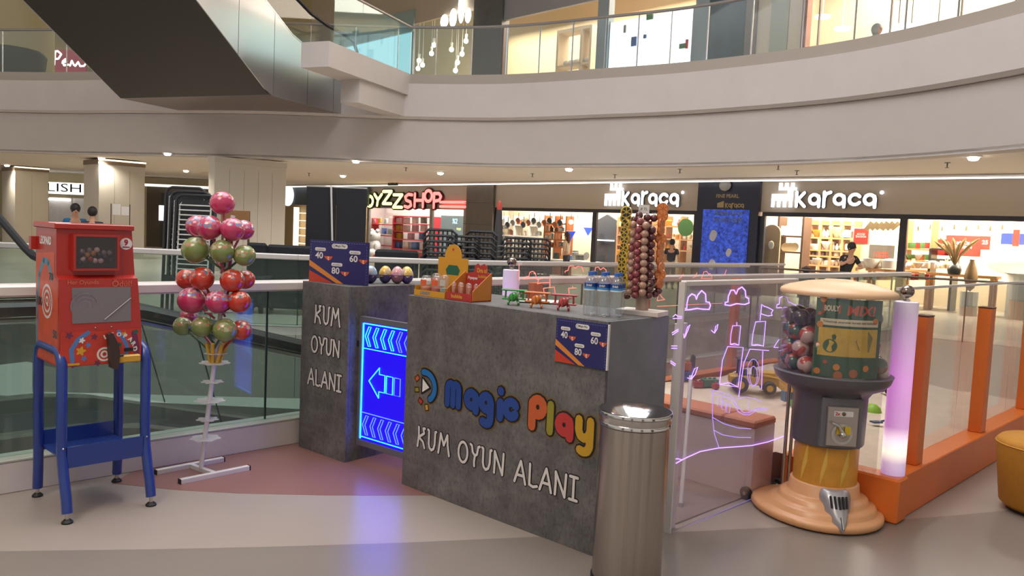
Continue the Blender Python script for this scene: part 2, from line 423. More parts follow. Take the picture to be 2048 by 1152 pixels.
for i in range(len(FARL)-1):
    p, q = FARL[i], FARL[i+1]; d = math.atan2(q[1]-p[1], q[0]-p[0]); l = math.hypot(q[0]-p[0], q[1]-p[1])
    railing(['outermost left stretch of the white-topped glass railing across the opening', 'white-topped glass railing across the opening, in front of the pale columns',
             'white-topped glass railing in front of the black partition across the opening', 'white-topped glass railing in front of the stacked slatted chairs',
             'white-topped glass railing below the kitchenware shop window'][i],
            (p[0], p[1], 0), d, 0, l, 1.12, .12, [l*.33, l*.66], .08, .12)
# thin steel railing in front of the right-hand shop
p, q = U(1520, 533, 1.1), U(2100, 569, 1.1)
d = math.atan2(q.y-p.y, q.x-p.x); l = (q-p).length
t = thing('steel_railing', 'thin steel handrail on glass in front of the right homeware shop', 'railing', (p.x, p.y, 0), d)
MB().tube([(0, 0, 1.08), (l, 0, 1.08)], .022).build('handrail', mat('bronze_steel', '#75685e', .35, .8), t)
for i in range(5):
    MB().box(i*l/4-.012, i*l/4+.012, -.02, .02, 0, 1.08).build('post', MATS['bronze_steel'], t)
    if i < 4: MB().box(i*l/4+.02, (i+1)*l/4-.02, -.005, .005, .1, 1.04).build('glass_pane', glass_c, t)
q2 = atY(1612, 548, 15.6)
tag(MB().lathe([(.0, 0), (.10, 0), (.10, .95), (.06, 1.0), (.055, 1.02), (.09, 1.08), (.09, 1.12), (0, 1.16)], 14).build('queue_post', mat('grey_brown', '#5b4c4a', .4, .5), None, (q2.x, q2.y, 0), smooth=40), 'dark turned metal post at the thin steel railing', 'post')
# ------------------------------------------------------------------ upper floor edge (curved)
EP = [(-45, 27), (-30, 27.2), (-16.7, 25.7), (-11.7, 24.4), (-7.5, 23.3), (-3.6, 23.05), (-.5, 22.4), (2.1, 21.0), (4.4, 19.5), (6.9, 17.0), (8.4, 14.0), (9.15, 10.4), (9.0, 6.2), (7.8, 2.3), (5.4, -1.2)]
def crom(P, n=6):
    out = []
    for i in range(len(P)-1):
        p0, p1, p2, p3 = P[max(i-1, 0)], P[i], P[i+1], P[min(i+2, len(P)-1)]
        for k in range(n):
            t = k/n
            out.append(tuple(.5*(2*b+(c-a)*t+(2*a-5*b+4*c-d)*t*t+(3*b-a-3*c+d)*t**3) for a, b, c, d in zip(p0, p1, p2, p3)))
    out.append(tuple(P[-1])); return out
EC = crom(EP)
def enorm(i):
    a, b = EC[max(i-1, 0)], EC[min(i+1, len(EC)-1)]
    dx, dy = b[0]-a[0], b[1]-a[1]; l = math.hypot(dx, dy); return (dy/l*-1*-1 if 0 else dy/l*1, -dx/l*1)
def eoff(i, o):
    n = enorm(i); return (EC[i][0]+n[0]*-o*-1*0+EC[i][0]*0 + (n[0]*o), EC[i][1]+n[1]*o)
def sweep(prof):
    mb = MB(); n = len(prof); vs = []; fs = []
    for i in range(len(EC)):
        for o, z in prof:
            x, y = eoff(i, o); vs.append((x, y, z))
    for i in range(len(EC)-1):
        for k in range(n):
            fs.append((i*n+k, i*n+(k+1) % n, (i+1)*n+(k+1) % n, (i+1)*n+k))
    return mb.add(vs, fs)
# outward sign: towards the hall centre (0, 8)
_t = eoff(30, 1.0); SGN = 1.0 if math.hypot(_t[0], _t[1]-8) < math.hypot(EC[30][0], EC[30][1]-8) else -1.0
band = lambda prof: sweep([(o*SGN, z) for o, z in prof])
struct(band([(0, CEIL-.03), (0, 4.62), (-.4, 4.62), (-.4, CEIL-.03)]).build('trim_11', plaster, smooth=30))
struct(band([(.16, 4.70), (.16, 5.62), (-.4, 5.62), (-.4, 4.625), (.08, 4.63)]).build('trim_12', mat('plaster_light', '#c6bdb8', .65, var=.03, vs=1.5), smooth=30))
struct(band([(.05, 5.625), (.05, 5.9), (-.4, 5.9), (-.4, 5.625)]).build('trim_13', mat('ledge_beige', '#a89c90', .5), smooth=30))
outer = [(45, -1.2), (45, 60), (-50, 60), (-50, 27)]
struct(MB().prism([e for e in EC] + outer, CEIL, CEIL+.05).build('ceiling', ceil_m))
inn = [eoff(i, -.4*SGN) for i in range(len(EC))]
struct(MB().prism(inn + outer, 5.2, 5.3).build('floor', far_m))
struct(MB().prism(inn + outer, 13.0, 13.1).build('ceiling', ceil_m))
# light strip where the ceiling meets the shop fronts
s0, _ = FAC.p(585, 369); s1, _ = FAC.p(2300, 340)
t = thing('ceiling_light_strip', 'long thin white light strip along the ceiling above the shop signs', 'light strip', FAC.w(0, -.45, 0), FAC.rz)
MB().box(s0, s1, 0, .06, CEIL-.07, CEIL-.01).build('housing', white_paint, t)
MB().box(s0, s1, -.012, .055, CEIL-.10, CEIL-.0705).build('diffuser', glow('strip_glow', (1, .96, .9), 4), t)
MB().box(s0, s1, -.15, -.002, CEIL-.04, CEIL-.001).build('ledge', plaster, t)
# upper glass balustrade
t = thing('glass_balustrade', 'curved glass balustrade with thin steel handrail on the upper floor edge', 'railing')
idx = list(range(6, len(EC)-8, 2))
for a in idx:
    p = Vector((*eoff(a, -.1*SGN), 0)); q = Vector((*eoff(a+2, -.1*SGN), 0)); d = q-p; l = d.length
    m_ = MB().box(.02, l-.02, -.006, .006, 5.9, 7.22); o = m_.build('glass_pane', glassm('balustrade_glass', (.90, .95, .95), 1.0, .03), t, (p.x, p.y, 0), math.atan2(d.y, d.x))
    MB().box(-.014, .014, -.012, .012, 5.9, 7.22).build('glass_clamp', steelp, t, (p.x, p.y, 0), math.atan2(d.y, d.x))
MB().tube([(*eoff(i, -.1*SGN), 7.25) for i in range(6, len(EC)-6)], .04).build('handrail', mat('rail_grey', '#8f8a88', .35, .6), t, smooth=40)
# ------------------------------------------------------------------ overhead escalator
ERZ = R(-21.5); EF = Fr((-4.83-4.95*math.cos(ERZ), 23.83-4.95*math.sin(ERZ)), ERZ); W_ = 4.95
belly = mat('escalator_belly', '#33302b', .45, .3); sidep = mat('escalator_side', '#c3c3c6', .30, .92)
t = thing('escalator', 'steel-sided escalator with dark sloping underside climbing overhead', 'escalator', (EF.o.x, EF.o.y, 0), ERZ)
tn = math.tan(R(33)); yb = -4.05; ye = -16.0
zs = lambda y: 4.7 + max(0.0, yb-y)*tn
def sheet(mb, x0, x1, ya, yb_, za, zb, th=.04):
    return mb.add([(x0, ya, za), (x1, ya, za), (x1, yb_, zb), (x0, yb_, zb), (x0, ya, za+th), (x1, ya, za+th), (x1, yb_, zb+th), (x0, yb_, zb+th)],
                  [(0, 1, 2, 3), (7, 6, 5, 4), (0, 4, 5, 1), (1, 5, 6, 2), (2, 6, 7, 3), (3, 7, 4, 0)])
sheet(MB(), 0, W_, 0, yb, 4.7, 4.7).build('landing_underside', mat('underside_steel', '#8d7d72', .3, .9), t)
sheet(MB(), 0, W_, yb, ye, 4.7, zs(ye)).build('sloping_underside', belly, t)
H_ = 1.25
ytop = [(0, 4.7+H_), (-1.2, 4.7+H_+.0), (-2.2, 4.7+H_+.12), (-3.2, 4.7+H_+.42), (-4.2, 4.7+H_+.95), (-5.2, 4.7+H_+1.6), (ye, 4.7+H_+1.6+(-5.2-ye)*tn)]
def ztop(y):
    for (a, za), (b, zb) in zip(ytop[:-1], ytop[1:]):
        if b <= y <= a: return za+(zb-za)*(a-y)/(a-b)
    return ytop[-1][1]
ys = [0, -1.3, -2.5, -3.9, -5.2, -6.8, -8.6, -10.6, -13, ye]
for x in (0.0, W_):
    for a, b in zip(ys[:-1], ys[1:]):
        n_ = 4; pt = []; lo = []
        for k in range(n_+1):
            y = a+.012-.012*(k == 0)*2+(b-a-.012)*k/n_ if 0 else a-.008+(b-a+.016)*k/n_
            lo.append((x, y, zs(y)+.0)); pt.append((x, y, ztop(y)))
        m_ = MB(); vs = lo+pt; k1 = n_+1
        th = .03 if x > 0 else -.03
        vs2 = [(q[0]+th, q[1], q[2]) for q in vs]
        fs = []
        for k in range(n_):
            f = (k, k+1, k1+k+1, k1+k); fs += [f, tuple(i+2*k1 for i in f[::-1])]
        rim = list(range(k1))+list(range(2*k1-1, k1-1, -1))
        for k in range(len(rim)):
            i, j = rim[k], rim[(k+1) % len(rim)]; fs.append((i, i+2*k1, j+2*k1, j))
        m_.add(vs+vs2, fs).build('side_panel', sidep, t)
    MB().tube([(x, y, ztop(y)+.03) for y in [-.2, -1.2, -2.2, -3.2, -4.2, -5.2, -8, ye]], .03).build('top_trim', steelp, t, smooth=40)
    hr = [(x, -.6, 4.7+H_+.06), (x, -.2, 4.7+H_+.3), (x, -.1, 4.7+H_+.6), (x, -.3, 4.7+H_+.9), (x, -.9, 4.7+H_+1.02)] + [(x, y, ztop(y)+1.0) for y in (-1.6, -2.4, -3.4, -4.4, -5.4, -8, ye)]
    MB().tube(hr, .05).build('hand_belt', black_m, t, smooth=40)
    gl_ = MB()
    yy = [-.5, -1.2, -2.2, -3.2, -4.2, -5.2, -8, ye]
    for a, b in zip(yy[:-1], yy[1:]):
        gl_.add([(x, a, ztop(a)+.05), (x, b, ztop(b)+.05), (x, b, ztop(b)+.97), (x, a, ztop(a)+.97)], [(0, 1, 2, 3)])
    gl_.build('glass_side', glass_c, t)
MB().box(.3, W_-.3, -2.4, 0, 5.85, 5.93).build('comb_plate', steel, t)
# landing in front of the escalator
LA, LB = U(655, 82, 5.9), U(822, 150, 5.9)
d = math.atan2(LB.y-LA.y, LB.x-LA.x); l = (LB-LA).length
t = struct(MB().box(0, l, -.05, .75, 5.3, 5.9).build('trim_14', MATS['plaster_light'], loc=(LA.x, LA.y, 0), rz=d))
LC = U(720, 205, 4.7)
struct(MB().box((Vector((LC.x, LC.y, 0))-Vector((LA.x, LA.y, 0))).length, l+.6, .06, .62, 4.7, 5.299).build('trim_15', MATS['plaster_light'], loc=(LA.x, LA.y, 0), rz=d))
t = thing('landing_balustrade', 'clear glass balustrade with sloping steel handrail beside the escalator head', 'railing', (LA.x, LA.y, 0), d)
for k in range(3):
    MB().box(.25+k*(l-.3)/3+.01, .25+(k+1)*(l-.3)/3-.01, .0, .012, 5.905, 7.2).build('glass_pane', glassm('teal_glass', (.80, .95, .97), 1.0, .05, (.6, .8, .85)), t)
MB().tube([(.2, .006, 7.23), (l, .006, 7.23)], .035).build('handrail', MATS['rail_grey'], t)

# ------------------------------------------------------------------ moving walkway and up escalator in the opening
def profile(t):
    zc = .93 if t < .9 else .93-(t-.9)*.27
    return zc
t = thing('moving_walkway', 'inclined moving walkway with black handrails seen through the near railing glass', 'walkway', (-2.797, 4.295, 0), A45)
ts = [-6, -2, .3, .7, 1.1, 1.6, 2.2, 3, 4, 6, 9, 12]
green_gl = glassm('walkway_glass', (.72, .80, .76), 1.0, .10, (.30, .38, .34))
for k, o_ in enumerate((.95, 2.15)):
    MB().tube([(q, o_, profile(q)) for q in ts], .05).build('hand_belt', black_m, t, smooth=40)
    MB().tube([(q, o_+.0, profile(q)-.075) for q in ts], .022).build('belt_guide', steel, t, smooth=40)
    e = [-6, -3.6, -1.9, -.2, 1.5, 3.2, 4.9, 6.6, 8.3, 10, 12]
    for a, b in zip(e[:-1], e[1:]):
        n_ = 3; m_ = MB()
        for j in range(n_):
            u0, u1 = a+.006+(b-a-.012)*j/n_, a+.006+(b-a-.012)*(j+1)/n_
            sk = .22
            m_.add([(u0+sk, o_, profile(u0)-.86), (u1+sk, o_, profile(u1)-.86), (u1, o_, profile(u1)-.1), (u0, o_, profile(u0)-.1)], [(0, 1, 2, 3)])
        m_.build('glass_side', green_gl, t)
        MB().tube([(a+.22, o_, profile(a)-.86), (a, o_, profile(a)-.1)], .006, 5).build('glass_joint', MATS['joint_dark'], t)
    m_ = MB()
    for a, b in zip(ts[:-1], ts[1:]):
        x0 = o_-.09; x1 = o_+.09
        m_.add([(a, x0, profile(a)-.95), (b, x0, profile(b)-.95), (b, x1, profile(b)-.95), (a, x1, profile(a)-.95), (a, x0, profile(a)-.84), (b, x0, profile(b)-.84), (b, x1, profile(b)-.84), (a, x1, profile(a)-.84)],
               [(0, 3, 2, 1), (4, 5, 6, 7), (0, 1, 5, 4), (2, 3, 7, 6)])
    m_.build('skirt', mat('skirt_steel', '#8f8f86', .35, .8), t)
m_ = MB()
for a, b in zip(ts[:-1], ts[1:]):
    m_.add([(a, 1.05, profile(a)-.95), (b, 1.05, profile(b)-.95), (b, 2.05, profile(b)-.95), (a, 2.05, profile(a)-.95)], [(0, 1, 2, 3)])
m_.build('tread', mat('tread_dark', '#33363a', .5, .5, var=.15, vs=40, stretch=(1, 40, 1)), t)
# escalator rising to the left beyond the opening
NP = atY(66, 505, 8.7)
t = thing('escalator', 'escalator with black hand belt rising out of frame behind the red machine', 'escalator', (NP.x, NP.y, 0), R(150))
for y in (0, 1.1):
    MB().tube([(-.2, y, .62), (-.36, y, .75), (-.36, y, .95), (-.2, y, 1.04), (.0, y, 1.08), (.15, y, 1.15), (.4, y, 1.3), (4.6, y, 1.3+4.2*.6)], .045).build('hand_belt', black_m, t, smooth=40)
    MB().add([(-.3, y, .3), (.5, y, .45), (4.6, y, 2.85), (4.6, y, 3.75), (.4, y, 1.25), (-.1, y, 1.0)], [(0, 1, 2, 3, 4, 5)]).build('glass_side', glass_c, t)
    MB().add([(-.5, y-.02, -.1), (.5, y-.02, -.1), (5, y-.02, 2.3), (5, y-.02, 2.75), (.9, y-.02, .4), (-.5, y-.02, .3), (-.5, y+.05, -.1), (.5, y+.05, -.1), (5, y+.05, 2.3), (5, y+.05, 2.75), (.9, y+.05, .4), (-.5, y+.05, .3)],
             [(0, 1, 2, 3, 4, 5), (11, 10, 9, 8, 7, 6)]+[(i, 6+i, 6+(i+1) % 6, (i+1) % 6) for i in range(6)]).build('side_panel', mat('panel_grey', '#8d8780', .4, .5), t)
sheet(MB(), -.5, .6, 0, 1.1, .0, .0).build('comb_plate', steel, t)
for k in range(14):
    MB().box(.6+.3*k, .9+.3*k, .05, 1.05, -.05+.18*k, .13+.18*k).build('step', mat('step_grey', '#5a5a5c', .45, .6), t)
text_all({k: v for k, v in {
 '40': ('40', 1, .02, 0), '60': ('60', 1, .02, 0), '80': ('80', 1, .02, 0), 'mp': ('Magic Play', 1, .015, 0),
 'd15': ('15 DAKİKA', 1, .01, 0), 'd30': ('30 DAKİKA', 1, .01, 0), 'd60': ('60 DAKİKA', 1, .01, 0), 'tl': ('t', 1, .02, 0),
 'leo': ('LEOPARD', 1, .05, 0), 'n9': ('9', 1, .05, 0), 'n100': ('100', 1, .04, 0), 'n70': ('70', 1, .04, 0), 'n50': ('50', 1, .04, 0), 'Q': ('Q', 1, .04, 0), 'sl': ('1 TL İLE\nÇALIŞIR', 1, .02, 0),
 'her': ('Her Oyunda', 1, .01, 0), 'odul': ('Ödül!', 1, .01, 0), 'E_': ('Erikli', 1, .03, .1), '8tl': ('8 TL', 1, 0, .2),
 'bouly': ('BOULY', 1, .03, 0), 'mix': ('MIX!', 1, .03, .1), 'not': ('Tükenmez sürprizler burada seni bekliyor', 1, .01, 0), '2x': ('2x', 1, .04, 0),
 'draj': ('Dra o!', 1, .04, 0), 'bub': ('bubble', 1, .03, 0), 'pap': ('Popeyes', 1, .03, .2), 'gum': ('CANDY', 1, .03, .1),
 'byk': ('BÜYÜK\nİNDİRİM', 1, .04, 0), 'fp': ('FINE PEARL', 1, .02, 0), 'ext': ('Extra İnce\nExtra Hafif', 1, .02, 0), 'hed': ('1 ALANA\n1 HEDİYE', 1, .03, 0), '25': ('25', 1, .03, 0), 'pct': ('%2', 1, .03, .15), 'yaz': ('toyz', 1, .06, 0),
 'lish': ('LISH', 1, .0, 0), 'cik': ('ÇIKIŞ', 1, .03, 0), 'L': ('L', 1, .05, 0), 'e': ('E', 1, .05, 0), 'o': ('O', 1, .05, 0), 'p': ('P', 1, .05, 0), 'a': ('A', 1, .05, 0), 'r': ('R', 1, .05, 0), 'd': ('D', 1, .05, 0),
}.items()})
navy = mat('print_navy', '#23225e', .35); pwhite = mat('print_white', '#d8d4d2', .4); porange = mat('print_orange', '#c2552c', .4)
pamber = mat('print_amber', '#cf7f31', .4); pred = mat('print_red', '#b93a22', .4); pblack = mat('print_black', '#191416', .5); pyellow = mat('print_yellow', '#c9972f', .4)
pgreen = mat('print_green', '#1f5c45', .4); pblue = mat('print_blue', '#2c6ea6', .4)
# ------------------------------------------------------------------ main counter
CF = Fr((-.629, 4.792), R(-41.7)); CL = 1.478; CH = 1.18; CDp = .57
t = counter = thing('reception_counter', 'dark concrete-look play counter with colourful logo letters and white lettering', 'counter', (CF.o.x, CF.o.y, 0), CF.rz)
MB().box(0, CL, 0, .02, 0, CH-.002, .002).build('front_panel', con_front, t)
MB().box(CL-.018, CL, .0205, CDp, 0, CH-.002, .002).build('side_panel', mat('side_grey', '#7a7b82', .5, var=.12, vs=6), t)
MB().box(0, .018, .0205, CDp, 0, CH-.002, .002).build('side_panel', con_front, t)
MB().box(.02, CL-.02, .0205, CDp, CH-.035, CH, .002).build('countertop', con_top, t)
MB().box(.02, CL-.02, .0205, CDp-.03, .62, .64).build('shelf', con_top, t)
# logo: letter = halo print + dark outline + coloured face
halo = mat('print_halo', '#6f5a34', .6)
blue_l = mat('letter_blue', '#1d3f86', .4); 
def letter(par, lines, wd, face, name='letter', halo_w=.035, out_w=.014):
    mb = MB().m(0).strokes(lines, wd+halo_w, -.0006).m(1).strokes(lines, wd+out_w*1.4, -.0035).m(2).strokes(lines, wd, -.0065)
    return mb.build(name, [halo, pblack, face], par)
xs = {'m': .384, 'a': .545, 'g': .660, 'i': .795, 'c': .842}
hh = .128
for ch in 'magic':
    letter(t, fat(ch, xs[ch], .578 if ch != 'g' else .575, hh*(1.0 if ch != 'm' else .95)*(.9 if ch in 'agc' else 1), 1.0), .05 if ch != 'm' else .042, blue_l)
o_p = mat('letter_orange', '#b9562b', .4); o_l = mat('letter_olive', '#8a8126', .4); o_a = mat('letter_red', '#b03232', .4); o_y = mat('letter_yellow', '#b98f1f', .4)
letter(t, fat('p', 1.03, .607, .125), .052, o_p); letter(t, fat('l', 1.147, .600, .115), .044, o_l)
letter(t, fat('a', 1.21, .565, .118), .05, o_a); letter(t, fat('y', 1.338, .567, .115), .046, o_y)
letter(t, [arc(.185, .645, .085, 100, -55, 14, 1.05)], .036, mat('logo_blue', '#1f69a8', .4), 'logo_arc')
tri = [(.158, .695), (.158, .60), (.228, .642)]
mb = MB().m(0).strokes([tri+[tri[0]]], .02, -.0008).poly(tri, -.0014).m(1).poly([(.162, .688), (.162, .606), (.222, .643)], -.003)
mb.build('logo_triangle', [pblack, pwhite], t)
for (x, z, a, c) in [(.112, .682, 40, o_p), (.112, .612, 10, o_l), (.148, .548, -30, o_a), (.205, .52, -75, o_y)]:
    ca, sa = math.cos(R(a)), math.sin(R(a))
    r_ = lambda w_, h_: [(x+u*ca-v*sa, z+u*sa+v*ca) for u, v in ((-w_, -h_), (w_, -h_), (w_, h_), (-w_, h_))]
    MB().m(0).poly(r_(.028, .024), -.0005).m(1).poly(r_(.021, .017), -.0012).m(2).poly(r_(.015, .011), -.002).build('logo_spark', [halo, pblack, c], t)
wl = mat('letter_white', '#cfcac6', .5)
def capletters(par, txt, x, z, h, sx, gap=.2, wd=.0155):
    L, xe = caps_line(txt, x, z, h, gap, sx)
    for l in L:
        MB().m(0).strokes(l, wd+.012, -.0008).m(1).strokes(l, wd, -.0032).build('letter', [pblack, wl], par)
    return xe
capletters(t, 'KUM', .135, .272, .118, 1.0, .16); capletters(t, 'OYUN', .488, .262, .118, 1.0, .16); capletters(t, 'ALANI', .925, .252, .118, 1.02, .155)
# price sign drawing, unit board w x h
def price_print(par, w_, h_, y0):
    P = lambda u, v: (u*w_, v*h_)
    q = MB().m(0).poly([P(0, 0), P(.42, 0), P(0, .27)], y0-.0006).build('orange_wedge', pred, par)
    MB().poly([P(.0, .38), P(0, .52), P(.60, 0), P(.48, 0)], y0-.0009).build('amber_stripe', pamber, par)
    def pill(cx, cz, pw, ph):
        r_ = ph/2*h_; X = pw/2*w_
        a = [(cx*w_+X-r_+r_*math.cos(R(k)), cz*h_+r_*math.sin(R(k))) for k in range(-90, 91, 30)]
        return a+[(cx*w_-X+r_-r_*math.cos(R(k)), cz*h_+r_*math.sin(R(k))) for k in range(90, -91, -30)]
    m_ = MB().m(0).poly(pill(.52, .88, .27, .11), y0-.0009).m(1); text(m_, 'mp', .535*w_, .88*h_, w=.17*w_, y=y0-.0014)
    m_.strokes([arc(.425*w_, .88*h_, .03*h_, 0, 360, 10)], .008*h_, y0-.0014); m_.build('logo_plate', [pwhite, pblack], par)
    for (k, dk, cx, cz) in [('40', 'd15', .18, .66), ('60', 'd30', .77, .63), ('80', 'd60', .47, .32)]:
        m_ = MB().m(0).poly(pill(cx+.01, cz+.125, .19, .08), y0-.0009).m(1); text(m_, dk, (cx+.01)*w_, (cz+.125)*h_, w=.14*w_, y=y0-.0014)
        m_.m(0); text(m_, k, (cx-.01)*w_, (cz-.02)*h_, w=.135*w_, h=.155*h_, y=y0-.0012)
        m_.m(2).poly([P(cx+.075, cz-.03), P(cx+.10, cz-.085), P(cx+.155, cz-.14), P(cx+.205, cz-.085), P(cx+.225, cz-.03)], y0-.0009)
        m_.m(0); text(m_, 'tl', (cx+.152)*w_, (cz-.075)*h_, h=.085*h_, y=y0-.0014)
        m_.build('price_mark', [pwhite, pblack, porange], par)
    # stitched border
    m_ = MB()
    for k in range(22):
        u = .03+.94*k/22
        m_.poly([P(u, .955), P(u+.022, .955), P(u+.022, .965), P(u, .965)], y0-.0008)
    for k in range(14):
        v = .04+.9*k/14
        m_.poly([P(.972, v), P(.978, v), P(.978, v+.03), P(.972, v+.03)], y0-.0008)
        if v > .55: m_.poly([P(.022, v), P(.028, v), P(.028, v+.03), P(.022, v+.03)], y0-.0008)
    m_.build('stitched_border', mat('stitch_lilac', '#7d7fb5', .5), par)
w1 = CF.w(1.168, -.012)
t = thing('price_board', 'blue and orange price sign fixed to the front of the main counter', 'sign', (w1[0], w1[1], .942), CF.rz)
MB().box(0, .318, .0, .010, 0, .222).build('board', navy, t)
MB().box(.318, .326, -.001, .0105, -.001, .223).build('board_edge', pwhite, t)
price_print(t, .318, .222, 0)
# ------------------------------------------------------------------ pillar counter and its sign
PF = Fr((-1.463, 5.505), R(-40))
t = pillar = thing('pillar_counter', 'dark concrete-look end counter with white lettering stacked down its front', 'counter', (PF.o.x, PF.o.y, 0), PF.rz)
MB().box(0, .52, 0, .02, 0, CH, .002).build('front_panel', con_front, t)
MB().box(.50, .52, .0205, .85, 0, CH, .002).build('side_panel', con_front, t)
MB().box(0, .02, .0205, .85, 0, CH, .002).build('side_panel', con_front, t)
MB().box(.021, .499, .0205, .85, CH-.03, CH-.002).build('countertop', con_top, t)
MB().box(.021, .499, .83, .85, 0, CH-.031).build('back_panel', con_front, t)
capletters(t, 'KUM', .155, .905, .118, 1.0, .15); capletters(t, 'OYUN', .125, .70, .108, .98, .13); capletters(t, 'ALANI', .095, .47, .108, 1.0, .13)
w1 = PF.w(.03, .03)
t = thing('price_board', 'blue and orange price board standing on the end counter beside the eggs', 'sign', (w1[0], w1[1], CH), R(-26))
MB().box(0, .50, .0, .012, .0, .29).build('board', navy, t)
MB().box(.1, .4, .0125, .10, .0, .012).build('foot', black_m, t)
price_print(t, .50, .29, 0)
# ------------------------------------------------------------------ lit gate
GF = Fr((-.999, 5.212), R(-39))
t = thing('swing_gate', 'low gate with glowing blue arrow panel between the two counters', 'gate', (GF.o.x, GF.o.y, 0), GF.rz)
gfm = mat('gate_grey', '#6c6a74', .45, .3)
GL = .545
MB().box(0, .022, 0, .03, .12, .985).build('frame_rail', gfm, t); MB().box(GL-.022, GL, 0, .03, .12, .985).build('frame_rail', gfm, t)
MB().box(.0225, GL-.0225, 0, .03, .95, .985).build('frame_rail', gfm, t); MB().box(.0225, GL-.0225, 0, .03, .12, .158).build('frame_rail', gfm, t)
MB().box(.023, GL-.023, .012, .018, .159, .949).build('acrylic_panel', glow('acrylic_blue', (.02, .0, 1.0), .75, (.0, .0, .3)), t)
MB().box(-.03, .0, .0, .02, .78, .82).build('hinge', black_m, t)
nb = glow('neon_cyan', (.02, .35, 1.0), 5.0)
nbl = glow('neon_blue', (.08, .18, 1.0), 2.4)
yy = .008
def nl(lines, m, r_=.004, par=t): 
    b = MB()
    for l in lines: b.tube([(x, yy, z) for x, z in l], r_, 6)
    return b.build('light_line', m, par)
nl([[(.03, .94), (GL-.03, .94)]], nb); nl([[(.03, .165), (.03, .94)]], nb, .005)
nl([[(.03, .775), (GL-.03, .775)]], nb, .003); nl([[(.03, .345), (GL-.03, .345)]], nbl, .003); nl([[(.03, .18), (GL-.03, .18)]], nb, .003)
for zc, m in ((.857, nb), (.263, nbl)):
    for k in range(7):
        x = .05+.075*k
        nl([[(x, zc), (x+.032, zc+.065), (x+.055, zc+.065), (x+.024, zc), (x+.055, zc-.065), (x+.032, zc-.065), (x, zc)]], m if k < 4 else nbl, .003)
nl([[(.10, .565), (.20, .665), (.20, .622), (.255, .622), (.255, .508), (.20, .508), (.20, .465), (.10, .565)]], nb, .0035)
nl([[(.27, .622), (.33, .622), (.33, .508), (.27, .508), (.27, .622)]], nb, .003); nl([[(.345, .622), (.40, .622), (.40, .508), (.345, .508), (.345, .622)]], nbl, .003)
l_ = bpy.data.lights.new('gate_light', 'AREA'); l_.energy = 3.2; l_.color = (.12, .08, 1); l_.shape = 'RECTANGLE'; l_.size = .5; l_.size_y = .75
lo = bpy.data.objects.new('gate_light', l_); COL.objects.link(lo); lo.parent = t; lo.location = (.29, -.01, .55); lo.rotation_euler = (R(-90), 0, 0)
lo2 = bpy.data.objects.new('gate_light', l_); COL.objects.link(lo2); lo2.parent = t; lo2.location = (.27, .05, .55); lo2.rotation_euler = (R(90), 0, 0)
# ------------------------------------------------------------------ acrylic screen with violet drawing
NF = Fr((.911, 4.181), R(44.05)); NLn = 1.27; NH = 1.345
acr = glassm('screen_acrylic', (.97, .95, .97), 1.0, .10, (.72, .62, .78))
viol = glow('neon_violet', (.50, .28, 1.0), 2.2); viold = glow('neon_violet_dim', (.5, .32, .95), 1.1)
t = thing('acrylic_screen', 'clear acrylic screen with glowing violet castle and ship drawing beside the steel bin', 'screen', (NF.o.x, NF.o.y, 0), NF.rz)
MB().box(0, NLn, 0, .010, 0, NH).build('acrylic_sheet', acr, t)
MB().box(0, NLn, -.014, .024, NH+.0005, NH+.028, .004).build('top_rail', rail_white, t)
MB().box(-.012, -.0005, -.014, .024, 0, NH+.02).build('edge_strip', rail_white, t)
def draw(pix, m=viol, r_=.0035, par=t, fr=NF, y=-.004, name='light_line'):
    for l in pix: MB().tube([(a, y, z) for a, z in (fr.p(px, py, y) for px, py in l)], r_*.62, 6).build(name, m, par)
Z1 = lambda pts: [(1320+x/3.84, 520+y/3.84) for x, y in pts]
Z2 = lambda pts: [(1320+x/3.6, 760+y/3.6) for x, y in pts]
draw([Z1([(180,385),(185,370),(205,372),(208,330),(218,285),(245,260),(270,272),(280,302),(290,270),(320,235),(350,262),(354,322),(378,325),(388,350),(378,380),(330,378),(285,372),(230,382),(180,385)])], viol, .006)
draw([Z1([(500,345),(502,325),(522,322),(525,280),(545,232),(570,232),(585,262),(600,225),(630,208),(655,235),(660,285),(680,295),(684,330),(650,342),(590,335),(540,350),(500,345)])], viol, .006)
draw([Z1([(895,362),(900,342),(915,340),(920,290),(945,278),(975,285),(985,320),(1040,345),(1060,360),(950,365),(895,368)])], viol, .004)
draw([Z1([(768,465),(782,340),(800,355),(830,365),(868,385),(855,408),(862,425),(830,430),(790,418),(778,412)])], viol, .004)
draw([Z1([(735,475),(812,472),(795,660),(705,655),(715,560),(735,475)]), Z1([(705,655),(750,648),(795,662)])], viol, .0035)
draw([Z1([(558,505),(620,505),(605,655),(540,650),(545,570),(558,505)]), Z1([(590,505),(590,478)]), Z1([(540,648),(575,640),(605,655)])], viol, .0035)
draw([Z1([(520,665),(640,672),(600,975),(458,955),(480,770),(520,665)]), Z1([(458,955),(530,942),(600,975)])], viol, .0035)
draw([Z1([(690,685),(835,695)]), Z1([(690,685),(645,790),(605,1050)]), Z1([(790,700),(780,990)])], viol, .0035)
draw([Z1([(718+48*math.cos(R(a)), 865+105*math.sin(R(a))) for a in range(0, 361, 24)]), Z1([(718+30*math.cos(R(a)), 890+75*math.sin(R(a))) for a in range(0, 361, 30)])], viold, .003)
draw([Z1([(180,565),(185,600),(212,515),(230,498),(215,540),(195,585),(185,600)]), Z1([(395,540),(418,562),(428,510),(445,495),(438,530),(418,562)]), Z1([(212,905),(235,915),(265,835),(290,823),(270,880),(240,915)])], viol, .004)
